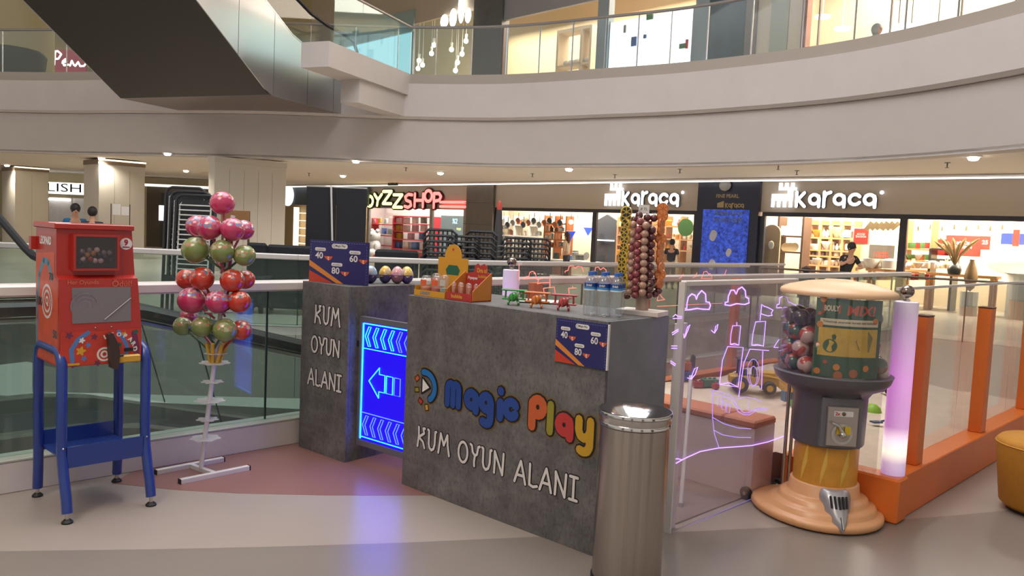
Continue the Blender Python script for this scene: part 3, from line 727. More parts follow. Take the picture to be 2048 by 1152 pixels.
draw([Z1([(100,435),(120,418),(135,432),(185,435)]), Z1([(100,450),(180,445)]), Z1([(92,560),(140,532),(140,545),(95,575)]), Z1([(88,660),(130,660)]), Z1([(88,678),(130,678)]), Z1([(82,775),(120,800)]), Z1([(82,790),(115,812)])], viol, .004)
draw([Z1([(875,670),(910,615),(930,605)]), Z1([(875,672),(930,672)])], viol, .003)
draw([Z2([(380,70),(500,105),(540,140),(565,195),(600,235),(640,235),(690,205),(775,205)]), Z2([(382,95),(500,130),(535,165),(560,225),(600,250),(645,250),(700,215),(775,215)]), Z2([(380,70),(378,270),(392,390),(425,488)]),
      Z2([(380,270),(460,315),(560,345),(655,352)]), Z2([(385,360),(450,395),(550,412),(655,415)])], viold, .0035)
draw([Z2([(418,130),(445,135),(440,195),(412,185),(418,130)]), Z2([(452,150),(478,152),(470,215),(445,210),(452,150)]), Z2([(485,170),(508,172),(500,238),(475,230),(485,170)]), Z2([(560,135),(620,122),(690,135),(728,158)]), Z2([(640,150),(638,230)])], viold, .003)
draw([Z2([(100,570),(130,567),(160,575),(200,555),(290,515),(420,490),(560,480),(660,472),(780,445),(890,405)]), Z2([(160,575),(115,600)])], viol, .0045)
draw([Z2([(60,1112),(300,1010),(520,915),(690,845),(840,783)])], mat('edge_violet', '#8579a0', .4, emit=(.45, .3, .9), es=.25), .004)
# things standing just inside the screen
q = NF.w(.055, .04)
tag(MB().box(-.045, .045, -.012, .012, 0, 1.14, .002).build('door_board', mat('white_board', '#e6dfe4', .45), None, (q[0], q[1], 0), NF.rz), 'narrow upright white board just inside the acrylic screen', 'board')
a, b = U(1361, 1016), NF.p(1382, 752, .45); top = NF.w(b[0], .45, b[1])
t = thing('white_pole', 'white round pole leaning inside the acrylic screen beside the counter', 'pole', (a.x, a.y, 0))
MB().tube([(0, 0, 0), (top[0]-a.x, top[1]-a.y, top[2])], .013, 10).build('pole_shaft', rail_white, t, smooth=40)
MB().tube([(0, 0, 0.0), ((top[0]-a.x)*.03, (top[1]-a.y)*.03, top[2]*.03)], .016, 10).build('end_cap', mat('cap_grey', '#8b868b', .4), t)
# ------------------------------------------------------------------ sand pit
orange = mat('orange_paint', '#d9702c', .38, var=.04, vs=3)
sand = mat('sand', '#cdbca7', .9, var=.10, vs=7, bump=.6, bs=90)
wood_in = mat('wood_vinyl', '#7d6a60', .45, var=.25, vs=6, stretch=(1, 14, 1))
cornerA = Vector((1.83, 5.06, 0)); TB = Vector((2.36, 4.60, 0))
ca, sa = math.cos(A45), math.sin(A45)
ax = Vector((ca, sa, 0)); bx = Vector((-sa, ca, 0))
def onto(p): return Vector((p[0], p[1], 0))
# pit floor area: from the screen line to the near railing
pit0 = Vector((NF.w(.0, .03)[0], NF.w(.0, .03)[1], 0))
p_in = [NF.w(.02, .05), NF.w(NLn+.2, .05), NF.w(NLn+.2, 1.9), NF.w(.02, 1.9)]
MB().prism([(q[0], q[1]) for q in p_in], .0006, .008).build('vinyl_floor', wood_in, floor)
# raised pit wall with padded rim (seen through the screen)
bw = U(1500, 998); SWF = Fr((bw.x, bw.y), A45)
t = thing('pit_wall', 'low pale sand pit wall with padded terracotta rim behind the acrylic screen', 'wall', (bw.x, bw.y, 0), A45)
pale = mat('pale_laminate', '#e2d5d1', .35); pad = mat('terracotta_pad', '#b86c48', .55)
MB().box(0, .26, 0, .04, 0, .44).build('wall_panel', pale, t); MB().box(0, .04, .041, 1.55, 0, .44).build('wall_panel', pale, t)
MB().box(-.01, .26, -.01, .22, .441, .49, .012).build('rim_pad', pad, t); MB().box(-.01, .24, .2205, 1.55, .441, .49, .012).build('rim_pad', pad, t)
sp = [SWF.w(.045, .045), SWF.w(6.5, .045), SWF.w(6.5, 3.6), SWF.w(.045, 3.6)]
m_ = MB(); nx, ny = 60, 34
for j in range(ny+1):
    for i in range(nx+1):
        u, v = i/nx, j/ny; x = .05+u*4.2; y = -.59+v*2.52
        if x < .46 and y < .05: y = .05
        zz = .20+.03*math.sin(x*2.1+y*1.3)*math.cos(y*2.7-x)+.012*math.sin(x*9+y*5)+.01*math.cos(y*11-x*4)
        m_.v.append((x, y, zz))
for j in range(ny):
    for i in range(nx):
        k = j*(nx+1)+i; m_.f.append((k, k+1, k+nx+2, k+nx+1)); m_.mi.append(0)
o = m_.build('sand_bed', sand, None, (bw.x, bw.y, 0), A45, smooth=60); tag(o, 'pale play sand spread inside the orange framed pit', 'sand'); o['kind'] = 'stuff'
# orange frame
OF = Fr((2.375, 4.579), A45)
t = frame = thing('sandpit_frame', 'orange sand pit frame with posts and clear glass sides behind the capsule machine', 'frame', (OF.o.x, OF.o.y, 0), A45)
MB().box(0, 4.3, 0, .15, 0, .264, .006).build('base_beam', orange, t)
MB().box(-.16, -.008, -.02, .70, 0, .264, .012).build('base_beam', orange, t)
MB().box(-.0075, -.0005, .01, .14, .01, .25).build('beam_joint', black_m, t)
for i, (x, ) in enumerate([(.31,), (1.66,), (3.0,), (4.2,)]):
    MB().box(x-.055, x+.055, .03, .12, .265, 1.185, .003).build('post', orange, t)
    MB().box(x-.056, x+.056, .029, .121, 1.186, 1.194).build('post_cap', mat('dark_cap', '#4a2c22', .5), t)
pg = glassm('pit_glass', (.93, .92, .91), 1.1, .06, (.55, .5, .5))
ed = [.045, 1.35, 2.7, 4.2]
for a, b in zip(ed[:-1], ed[1:]): 
    MB().box(a, b-.01, .135, .143, .20, 1.345).build('glass_pane', pg, t)
MB().box(.02, 4.2, .130, .148, 1.346, 1.362).build('glass_edge', rail_white, t)
MB().box(-.09, -.082, .14, .62, .265, 1.34).build('glass_pane', pg, t)
for px_ in (1569, 1580):
    su = U(px_, 912, .265)-OF.o; sx_, sy_ = su.dot(OF.ex), su.dot(OF.ey)
    MB().tube([(sx_, sy_, .0), (sx_, sy_, .95)], .011, 10).build('steel_upright', steel, t, smooth=40)
# far side posts and red line screen
BF = Fr((-.0, 6.18), A45)
t = thing('sandpit_frame', 'rear orange posts and rail of the sand pit along the white railing', 'frame', (BF.o.x, BF.o.y, 0), A45)
MB().box(.0, 4.6, -.05, .10, 0, .20).build('base_beam', orange, t)
for px in (1072, 1291, 1473):
    s_, z_ = BF.p(px, 575, .05)
    MB().box(s_-.05, s_+.05, .02, .09, .2, 1.18, .003).build('post', orange, t)
t = thing('acrylic_screen', 'far acrylic screen with red glowing line drawing behind the toy planes', 'screen', (BF.o.x, BF.o.y, 0), A45)
MB().box(.03, 4.4, -.062, -.054, .20, 1.33).build('acrylic_sheet', glassm('screen_clear', (.92, .88, .88), 1.0, .06, (.6, .5, .5)), t)
MB().box(.03, 4.4, -.07, -.046, 1.331, 1.355).build('top_rail', rail_white, t)
redl = glow('neon_red', (1.0, .22, .17), 1.6)
Z8 = lambda pts: [(980+x/3.531, 500+y/3.531) for x, y in pts]
D2 = lambda L, r_=.004: draw(L, redl, r_, t, BF, -.066)
D2([Z8([(237,200),(250,190),(275,185),(280,160),(300,150),(318,160),(330,200),(237,205)]), Z8([(330,210),(370,200),(423,190),(423,265)]), Z8([(345,205),(335,240),(365,232),(420,230)]), Z8([(378,270),(455,262),(462,330)]), Z8([(378,270),(385,330)]),
    Z8([(530,160),(530,150),(550,145),(560,115),(585,110),(600,130),(620,115),(650,120),(660,155)]), Z8([(720,180),(725,165),(740,160),(745,125),(765,120),(780,140),(800,125),(820,140),(822,180)]), Z8([(555,270),(610,268)]), Z8([(583,268),(583,255)]), Z8([(555,270),(560,330)])], .005)
D2([Z8([(1335,200),(1350,195),(1365,170)]), Z8([(1432,195),(1448,190),(1463,160)]), Z8([(1650,180),(1657,175),(1670,140)]), Z8([(1490,200),(1500,190),(1510,155),(1530,150),(1545,170),(1555,165),(1568,200),(1490,200)]), Z8([(1180,355),(1190,320),(1200,310),(1215,335),(1235,350),(1180,358)]), Z8([(1180,398),(1640,375)]), Z8([(205,90),(205,215)])], .004)
# light tubes
def light_tube(label, loc, zb, zt):
    t = thing('light_tube', label, 'lamp', loc)
    m = bpy.data.materials.new('tube_glow'); m.use_nodes = True; nt = m.node_tree; b = nt.nodes['Principled BSDF']
    b.inputs['Base Color'].default_value = (.75, .7, .75, 1); b.inputs['Roughness'].default_value = .35
    tc = nt.nodes.new('ShaderNodeTexCoord'); sx = nt.nodes.new('ShaderNodeSeparateXYZ'); nt.links.new(tc.outputs['Generated'], sx.inputs[0])
    r_ = nt.nodes.new('ShaderNodeValToRGB'); e = r_.color_ramp.elements
    e[0].position = 0; e[0].color = (.25, .15, .5, 1); e[1].position = 1; e[1].color = (.18, .13, .2, 1)
    for p_, c_ in ((.07, (.55, .35, .6)), (.13, (1.6, 1.35, 1.1)), (.2, (1.5, 1.1, 1.3)), (.28, (.62, .18, .62)), (.55, (.75, .18, .75)), (.8, (.45, .18, .48))):
        k = e.new(p_); k.color = (*c_, 1)
    nt.links.new(sx.outputs[2], r_.inputs[0]); nt.links.new(r_.outputs[0], b.inputs['Emission Color']); b.inputs['Emission Strength'].default_value = .62
    MB().lathe([(0, zb), (.066, zb), (.066, zt), (.06, zt+.004), (0, zt+.004)], 24).build('glow_tube', m, t, smooth=40)
    MB().lathe([(.018, zt+.0045), (.018, zt+.018), (.008, zt+.02), (.008, zt+.03)], 12).build('neck', chrome, t, smooth=40)
    MB().ball((0, 0, zt+.062), .038).build('steel_ball', mat('ball_steel', '#8a7d75', .2, 1.0), t, smooth=60)
    return t
tb = U(1790, 950, .264)
light_tube('glowing pink light tube with steel ball top on the orange frame corner', (tb.x+.0, tb.y+.03, 0), .2645, 1.285)
light_tube('far white light tube with steel ball top behind the toy planes', (-.01, 6.22, 0), .201, 1.285)
# ================================================================== red ball machine on its blue stand
MF = Fr((-2.207, 3.931), R(45.7))
t = thing('ball_vending_machine', 'red toy ball vending machine with leopard lettering on a blue tubular stand', 'vending machine', (MF.o.x, MF.o.y, 0), MF.rz)
bluep = mat('blue_enamel', '#1d3780', .32, coat=.3); redp = mat('red_enamel', '#a5241c', .35, coat=.3); redd = mat('red_print', '#b8392a', .4, var=.18, vs=9)
X0, X1 = -.015, .39
for x in (X0+.012, X1+.025):
    # inverted-U side frame with splayed front leg
    fr_ = [(x, .02, .05), (x, .035, .12), (x, .075, .22), (x, .105, .32), (x, .115, .42), (x, .115, .80), (x, .135, .85), (x, .175, .87), (x, .46, .87), (x, .50, .85), (x, .52, .80), (x, .52, .25), (x, .525, .15), (x, .535, .05)]
    MB().tube(fr_, .026, 8).build('side_frame', bluep, t, smooth=50)
    for (y, z0) in ((.018, .05), (.536, .05)):
        q = MB().lathe([(.010, .018), (.010, z0)], 10, x, y).build('leg_bolt', steel, t)
        MB().lathe([(0, 0), (.028, 0), (.028, .008), (.016, .02), (0, .02)], 14, x, y).build('rubber_foot', blackr, t, smooth=40)
    for z in (.30, .37): MB().ball((x-.0, .088, z), .006, 8, 6).build('bolt', chrome, t)
MB().box(X0+.03, X1+.005, .085, .10, .265, .375).build('front_rail', bluep, t)
MB().box(X0+.03, X1+.005, .515, .53, .265, .375).build('rear_rail', bluep, t)
MB().box(X0+.03, X1+.005, .101, .514, .285, .295).build('shelf', bluep, t)
# cabinet
D0, D1 = .115, .52
body = MB()
prof = [(D0, .79), (D0, .975), (D0+.015, 1.245), (D0+.055, 1.262), (D0+.055, 1.50), (D1, 1.50), (D1, .79)]
n = len(prof)
xl, xr = X0+.0, X1-.0
body.add([(xl+(.0 if z < 1.2 else .0), y, z) for y, z in prof] + [(xr-(.0 if z < 1.0 else (z-1.0)*.07), y, z) for y, z in prof],
         [tuple(range(n-1, -1, -1)), tuple(range(n, 2*n))]+[(i, i+1, n+i+1, n+i) for i in range(n-1)]+[(n-1, 0, n, 2*n-1)])
cab = body.build('cabinet', redp, t)
MB().box(xl-.012, xr-.028, D0+.038, D1+.01, 1.501, 1.53, .004).build('lid', redp, t)
MB().box(xl-.03, xl-.0005, D1-.02, D1+.02, 1.38, 1.45).build('latch', redp, cab)
dark = glassm('dark_window', (.8, .74, .76), 1.2, .03, (.15, .1, .12))
# upper window: recessed display with toy balls behind
wx0, wx1, wz0, wz1 = .065, .265, 1.30, 1.465
MB().box(wx0, wx1, D0+.045, D0+.0545, wz0, wz1).build('display_back', mat('window_dark', '#180e10', .5), cab)
cols = [('#d9d3cc', 'white'), ('#c8971f', 'yellow'), ('#8c8682', 'grey'), ('#2d2a52', 'navy'), ('#b03a22', 'red'), ('#d9d3cc', 'white'), ('#2b2b33', 'black')]
random.seed(3)
k = 0
for (fx, fz, c) in [(.05,.10,6),(.14,.25,0),(.09,.42,3),(.25,.42,1),(.33,.25,4),(.40,.48,1),(.45,.18,0),(.60,.18,5),(.55,.42,6),(.68,.5,2),(.70,.32,3),(.83,.50,2),(.86,.22,3),(.22,.12,6),(.3,.6,2),(.5,.62,0),(.12,.55,2)]:
    MB().ball((wx0+.012+fx*(wx1-wx0-.012), D0+.030, wz0+.016+fz*.13), .0145, 12, 8).build('toy_ball', mat('ball_'+cols[c][1], cols[c][0], .3), cab, smooth=60)
MB().box(wx0, wx1, D0+.012, D0+.015, wz0, wz1).build('window_pane', dark, t)
MB().box(wx0-.012, wx0-.0005, D0+.010, D0+.0545, wz0-.012, wz1+.012).build('window_frame', redp, t); MB().box(wx1+.0005, wx1+.012, D0+.010, D0+.0545, wz0-.012, wz1+.012).build('window_frame', redp, t)
MB().box(wx0, wx1, D0+.010, D0+.0545, wz0-.012, wz0-.0005).build('window_frame', redp, t); MB().box(wx0, wx1, D0+.010, D0+.0545, wz1+.0005, wz1+.012).build('window_frame', redp, t)
# lower slanted window
def sl(z): return D0+.015*(z-.975)/(1.245-.975)
def quadp(x0, x1, z0, z1, o): return [(x0, sl(z0)-o, z0), (x1, sl(z0)-o, z0), (x1, sl(z1)-o, z1), (x0, sl(z1)-o, z1)]
lw_ = mat('machine_window', '#5d5157', .12, .0, spec=.8, coat=1)
q = quadp(.045, .335, 1.015, 1.20, .003); b2 = quadp(.045, .335, 1.015, 1.20, -.002)
MB().add(q+b2, [(0, 1, 2, 3), (7, 6, 5, 4), (0, 4, 5, 1), (1, 5, 6, 2), (2, 6, 7, 3), (3, 7, 4, 0)]).build('lower_window', lw_, t)
m_ = MB()
for rr in (.022, .042, .062): m_.add([(.105+r2*math.cos(R(a)), sl(1.11)-.0042, 1.105+r2*math.sin(R(a))) for a in range(0, 360, 20) for r2 in (rr, rr+.008)], [(2*i, 2*((i+1) % 18), 2*((i+1) % 18)+1, 2*i+1) for i in range(18)])
m_.build('target_print', mat('target_grey', '#7e737c', .4), t)
MB().tube([(.20, sl(1.02)-.006, 1.03), (.335, sl(1.15)-.006, 1.14)], .004, 6).build('ball_track', chrome, t)
for x in (.155, .235): MB().ball((x, D0-.0005, .988), .005, 8, 6).build('bolt', chrome, t)
m_ = MB(); text(m_, 'her', .10, 1.225, w=.15, y=D0+.0085); m_.build('slogan', mat('slogan_red', '#c96a55', .4), t)
m_ = MB(); text(m_, 'odul', .29, 1.222, w=.10, y=D0+.0085); m_.build('slogan', MATS['slogan_red'], t)
# front lower art panel
fr_o = D0-.004
art = MB().box(xl+.003, xr-.003, fr_o, D0-.0005, .793, .972).build('art_panel', redd, t)
def disc(cx, cz, r_, y, n=20): return MB().poly([(cx+r_*math.cos(2*PI*k/n), cz+r_*math.sin(2*PI*k/n)) for k in range(n)], y)
for rr, c in ((.038, pwhite), (.028, redd), (.020, pwhite), (.010, redd)):
    disc(.20, .845, rr, fr_o-.0006-.0003*(.04-rr)*30).build('target_ring', c, art)
sw = mat('print_skyblue', '#4f77b0', .4); pur = mat('print_purple', '#6b2c4c', .4)
MB().strokes([[(.045, .82), (.04, .88), (.07, .93), (.12, .965)]], .022, fr_o-.0004).build('colour_swirl', sw, art)
MB().strokes([[(.31, .83), (.315, .88), (.29, .93), (.27, .962)]], .02, fr_o-.0004).build('colour_swirl', sw, art)
MB().strokes([[(.362, .80), (.365, .87), (.35, .95)]], .03, fr_o-.0003).build('colour_swirl', pur, art)
for (x, z, r1, c) in [(.03, .955, .016, pur), (.10, .83, .012, sw), (.15, .94, .014, pur), (.085, .87, .02, pyellow), (.12, .90, .012, sw), (.165, .80, .014, pur), (.30, .945, .012, pyellow), (.275, .89, .012, pgreen), (.335, .90, .011, pgreen), (.05, .80, .014, pur), (.36, .955, .012, pgreen), (.245, .935, .009, pblue), (.255, .82, .014, pur), (.09, .925, .013, pwhite)]:
    MB().poly([(x+r1*(1+.35*math.sin(5*R(a_)+x*90))*math.cos(R(a_)), z+r1*(1+.35*math.sin(5*R(a_)+x*90))*math.sin(R(a_))) for a_ in range(0, 360, 18)], fr_o-.0005).build('colour_splash', c, art)
for k, ch in enumerate('leopard'):
    a = R(118-k*19.5); m_ = MB()
    text(m_, {'l': 'L', 'e': 'e', 'o': 'o', 'p': 'p', 'a': 'a', 'r': 'r', 'd': 'd'}[ch], .258+.082*math.cos(a)*1.25-.005, .86+.088*math.sin(a), h=.024 if ch != 'd' else .026, y=fr_o-.0012, rot=(a-PI/2)*.8)
    m_.build('letter', pwhite, art)
MB().m(0).box(.30, .345, fr_o-.006, fr_o-.0002, .852, .870).build('coin_slot', black_m, t)
tray = MB().box(.262, .375, fr_o-.035, fr_o-.0002, .795, .835, .006).build('prize_tray', mat('tray_yellow', '#c79a35', .4), t)
MB().strokes([[(.02, .803), (.075, .803)]], .012, fr_o-.0006).build('maker_mark', pyellow, art)
# dark swing handle hanging in front
hb = mat('handle_brown', '#3a2a24', .5)
hd = MB().slab([(.205, .955), (.225, .962), (.255, .90), (.262, .86), (.255, .775), (.24, .765), (.22, .775), (.212, .86)], fr_o-.05, fr_o-.006).build('handle', hb, t)
MB().tube([(.25, fr_o-.03, .835), (.285, fr_o-.03, .838)], .008, 8).build('handle_knob', hb, hd)
# round price sticker
st = disc(.325, 1.43, .032, D0+.0535, 24).build('price_sticker', pwhite, t); m_ = MB(); text(m_, 'n9', .325, 1.437, h=.034, y=D0+.053); m_.strokes([[(.308, 1.412), (.342, 1.412)]], .006, D0+.053); m_.build('numeral', mat('print_crimson', '#9b1f35', .4), st)
# left side art (face x = xl, facing -x)
ML = Matrix(((0, 1, 0, xl-.0008), (-1, 0, 0, D1), (0, 0, 1, 0), (0, 0, 0, 1)))
def side(mb, name, m): 
    return mb.xf(Matrix(((0, -1, 0, 0), (-1, 0, 0, 0), (0, 0, 1, 0), (0, 0, 0, 1)))).xf(Matrix.Translation((xl-.0006, D1, 0))) and mb
def sideart(fn, name, m, o=0.0):
    mb = MB(); fn(mb); mb.v = [(xl-.0008-o, D1-a, z) for a, y, z in mb.v]; mb.f = [f[::-1] for f in mb.f]
    return mb.build(name, m, cab)
SW_ = D1-D0
sideart(lambda b: b.poly([(.0, .80), (SW_-.02, .80), (SW_-.02, 1.23), (SW_-.08, 1.26), (SW_-.08, 1.38), (0.0, 1.36)]), 'side_print', mat('side_print', '#c04a2c', .4, var=.25, vs=7))
sideart(lambda b: text(b, 'leo', .17, 1.435, w=.20, h=.045), 'letters', pwhite, .0003)
sideart(lambda b: b.strokes([[(.03, 1.12), (.06, 1.25), (.14, 1.33), (.22, 1.32), (.28, 1.24)]], .035), 'colour_swirl', mat('print_teal', '#4a7f97', .4), .0004)
sideart(lambda b: b.strokes([[(.02, .88), (.03, 1.02), (.02, 1.14)]], .03), 'colour_swirl', MATS['print_teal'], .0004)
sideart(lambda b: text(b, 'n100', .07, 1.105, w=.10, h=.05), 'numeral', pblack, .0006)
sideart(lambda b: text(b, 'n70', .27, 1.25, w=.07, h=.04), 'numeral', pblack, .0006)
sideart(lambda b: text(b, 'n50', .335, .955, w=.07, h=.045), 'numeral', mat('print_darkteal', '#1e4a5c', .4), .0006)
for rr in (.085, .055): sideart(lambda b: b.strokes([arc(.20, 1.115, rr, 0, 360, 22)], .014), 'target_ring', pwhite, .0006)
sideart(lambda b: text(b, 'Q', .20, 1.115, h=.055), 'numeral', pwhite, .0006)
# ================================================================== inflated ball stand
bs = U(402, 945); TP = (-.02, .01)
lean = Vector((.105, 0, 1.0)).normalized()
t = thing('display_stand', 'white pole stand with clear ring holders carrying the inflated balls', 'stand', (bs.x, bs.y, 0))
wp = mat('white_tube', '#cfcac8', .4)
e1, e2, e3, e4 = [U(*q)-bs for q in ((360, 968), (497, 940), (312, 949), (446, 923))]
for a, b in ((e1, e2), (e3, e4)):
    d = (b-a); ang = math.atan2(d.y, d.x); l = d.length
    o = MB().box(0, l, -.016, .016, .0, .03, .002).build('foot_bar', wp, t, (a.x, a.y, 0), ang)
    MB().box(-.006, -.0005, -.017, .017, .0, .031).build('end_cap', black_m, o); MB().box(l+.0005, l+.006, -.017, .017, 0, .031).build('end_cap', black_m, o)
m1, m2 = (e1+e2)/2, (e3+e4)/2
d = m2-m1
MB().box(0.017, d.length-.017, -.014, .014, .002, .028).build('cross_bar', wp, t, (m1.x, m1.y, 0), math.atan2(d.y, d.x))
ptop = lean*1.62
MB().tube([(0, 0, .028), tuple(ptop)], .014, 10).build('pole', wp, t, smooth=40)
ringm = glassm('ring_plastic', (.92, .92, .93), 1.2, .35, (.8, .8, .8))
for z in (.22, .34, .46, .58, .70, .76, 1.02, 1.25):
    c = lean*z; n = 28; m_ = MB(); r0 = .085 if z not in (.34, .58, .76) else .06
    pts = [((r0+(.008 if k % 4 < 2 else -.006))*math.cos(2*PI*k/n), (r0+(.008 if k % 4 < 2 else -.006))*math.sin(2*PI*k/n)) for k in range(n)]
    m_.prism(pts, 0, .004); m_.build('ring_holder', ringm, t, (c.x, c.y, c.z))
bp_ = twotone('foil_pink', (.50, .035, .12), (.75, .45, .5), .12, [(.55, .16, .24), (.52, .05, .14), (.50, .10, .18), (.20, .26, .5), (.60, .38, .42), (.52, .05, .14), (.52, .05, .14), (.6, .4, .2)], scale=4.2)
br_ = twotone('foil_red', (.50, .035, .018), (.6, .1, .05), .12, [(.50, .04, .02), (.52, .05, .02), (.62, .30, .2), (.50, .035, .018), (.15, .2, .3)], scale=4.2)
bg_ = twotone('foil_green', (.18, .24, .07), (.25, .27, .1), .12, [(.18, .24, .07), (.2, .25, .08), (.38, .38, .22), (.19, .24, .07), (.42, .2, .12)], scale=4.2)
bpm = MB().ball((0, 0, 0), 1.0, 28, 18)
balls = [(444.6,406,22,'p',0,'topmost pink inflated ball alone above all the others'),(394,452,20,'p',.09,'pink ball half hidden at the far left of the upper pink tier'),(419,455,23,'p',-.06,'pink ball with rainbow print left of the pole in the upper tier'),
 (465,459,22,'p',-.06,'pink ball right of the pole in the upper tier'),(487,460,19,'p',.09,'pink ball half hidden at the far right of the upper tier'),
 (391,500,25,'g',-.05,'wide olive green ball on the left of the upper green tier'),(444.6,503,22,'g',-.08,'olive green ball in the middle of the upper green tier'),(489,511,20,'g',-.03,'plain green ball on the right of the upper green tier'),
 (373,558,19,'r',.08,'red ball half hidden at the far left of the red tier'),(404,557,22,'r',-.06,'red ball left of the pole in the red tier'),(464.5,561,22,'r',-.06,'red ball right of the pole in the red tier'),(490,559,18,'r',.08,'red ball half hidden at the far right of the red tier'),
 (383,601,25,'p',-.05,'large pink ball on the left below the red tier'),(435,603,22,'p',-.09,'pink ball with rainbow print in the middle below the red tier'),(478,603,21,'r',-.05,'red ball on the right below the red tier'),
 (366,652,18,'g',.07,'green ball half hidden at the far left of the lowest tier'),(404,653.5,20,'g',-.05,'green ball left of the pole in the lowest tier'),(450,660,22,'g',-.07,'green ball just right of the pole in the lowest tier'),(481.6,660,19,'r',.02,'red ball at the right of the lowest tier'),
 (378,632,16,'p',.12,'small dull pink ball peeping out behind the lowest left green balls')]
stk = {'p': mat('stick_pink', '#b04a62', .4), 'r': mat('stick_red', '#a02c22', .4), 'g': mat('stick_green', '#3f5c3a', .4)}
meshes = {'p': bpm.mesh('ball_body', bp_, 80), 'r': bpm.mesh('ball_body', br_, 80), 'g': bpm.mesh('ball_body', bg_, 80)}
for i, (x, y, r_, c, off, lab) in enumerate(balls):
    Y = bs.y + off; P_ = atY(x, y, Y); rad = r_/FPX*Y*1.1
    b = thing('inflated_ball', lab, 'ball', tuple(P_), R(37*i), 'inflated balls on the white stand')
    o = put(meshes[c], 'ball_body', b); o.scale = (rad, rad, rad*.96); o.rotation_euler = (R((i*29) % 30-15), R((i*17) % 30-10), 0)
    # stick down to the nearest ring holder
    hz = max(.74, P_.z-bs.z-.30); hz = .76 if P_.z < 1.0 else (1.03 if P_.z < 1.3 else 1.26)
    hz = min(hz, P_.z-rad-.02)
    tgt = Vector((bs.x, bs.y, 0)) + lean*hz + Vector((.03*math.cos(i*2.4), .03*math.sin(i*2.4), 0))
    d = tgt-P_; rr = R(37*i); dl = Vector((d.x*math.cos(-rr)-d.y*math.sin(-rr), d.x*math.sin(-rr)+d.y*math.cos(-rr), d.z))
    st0 = dl.normalized()*rad*.93
    MB().tube([tuple(st0), tuple(dl)], .0075, 7).build('stick', stk[c], b)
    MB().lathe([(.004, 0), (.012, .004), (.016, .018)], 8).build('knot', stk[c], b, tuple(st0*1.02))
for k in range(5):
    a = R(-150+55*k); c0 = lean*.70; c1 = lean*.83
    p0 = c0+Vector((.025*math.cos(a), .025*math.sin(a), 0)); p1 = c1+Vector((.062*math.cos(a), .062*math.sin(a), 0))
    MB().tube([tuple(p0), tuple(p1)], .011, 8).build('yellow_holder', mat('holder_yellow', '#c39a33', .4), t, smooth=40)
# ================================================================== steel bin
bin_m = mat('bin_steel', '#b0a69e', .26, 1.0, var=.10, vs=4, stretch=(60, 60, .4))  # vertical streaks in the steel colour imitate reflected light and dark bands
_nt = bin_m.node_tree; _tg = _nt.nodes.new('ShaderNodeTangent'); _tg.direction_type = 'RADIAL'; _tg.axis = 'Z'
_pb = _nt.nodes['Principled BSDF']; _pb.inputs['Anisotropic'].default_value = .75; _pb.inputs['Anisotropic Rotation'].default_value = .25; _nt.links.new(_tg.outputs[0], _pb.inputs['Tangent'])
bn = U(1262, 1192)
t = thing('waste_bin', 'tall brushed steel waste bin with funnel top in front of the counter', 'bin', (bn.x, bn.y+.165, 0))
MB().lathe([(0, .0), (.158, .0), (.160, .012), (.160, .735)], 48).build('body', bin_m, t, smooth=40)
MB().lathe([(.1605, .02), (.166, .022), (.166, .0), (.1605, .0)], 48).build('base_ring', blackr, t, smooth=40)
MB().lathe([(.160, .7355), (.166, .74), (.166, .752), (.163, .756), (.166, .762), (.166, .785), (.172, .79), (.172, .800), (.168, .805), (.160, .805), (.075, .74), (.07, .735), (.066, .735), (.066, .730), (.155, .731)], 48).build('funnel_lid', chrome, t, smooth=40)
MB().lathe([(0, .728), (.066, .728)], 24).build('opening', black_m, t)
# ================================================================== capsule vending machine
gx, gy = 1.893, 4.577
t = thing('capsule_vending_machine', 'round capsule vending machine with clear dome and peach base beside the pink light tube', 'vending machine', (gx, gy, 0), R(-52))
peach = mat('peach_plastic', '#d8a070', .38, coat=.2); greyp = mat('grey_plastic', '#5d5a5f', .42)
# base: stacked stepped ovals, tail to the back left; local -x = towards the wheels
def loft(rings, n=40):
    vs = []; fs = []
    for (cx, rx1, rx0, ry, z) in rings:
        for k in range(n):
            a = 2*PI*k/n; c = math.cos(a); vs.append((cx+(rx1 if c > 0 else rx0)*c, ry*math.sin(a), z))
    for i in range(len(rings)-1):
        for k in range(n): fs.append((i*n+k, i*n+(k+1) % n, (i+1)*n+(k+1) % n, (i+1)*n+k))
    fs.append(tuple(range(n-1, -1, -1))); fs.append(tuple((len(rings)-1)*n+k for k in range(n)))
    return MB().add(vs, fs)
front0 = math.degrees(math.atan2(-gy, -gx))+52+13
base = loft([(0, .325, .42, .335, .010), (0, .335, .43, .345, .022), (0, .335, .43, .345, .042), (0, .325, .42, .335, .054), (0, .30, .37, .31, .060), (0, .295, .33, .305, .066), (0, .292, .30, .30, .088), (0, .28, .28, .285, .100), (0, .255, .255, .26, .106), (0, .25, .25, .255, .112), (0, .245, .245, .25, .132), (0, .23, .23, .235, .142), (0, .205, .205, .205, .148), (0, .20, .20, .20, .154), (0, .192, .192, .192, .215), (0, .186, .186, .186, .222)])
base.build('base', peach, t, smooth=50)
MB().lathe([(0, .2225), (.178, .2225), (.178, .45), (0, .45)], 40).build('sticker_drum', mat('sticker_orange', '#cf9134', .35, var=.28, vs=2.2), t, smooth=40)
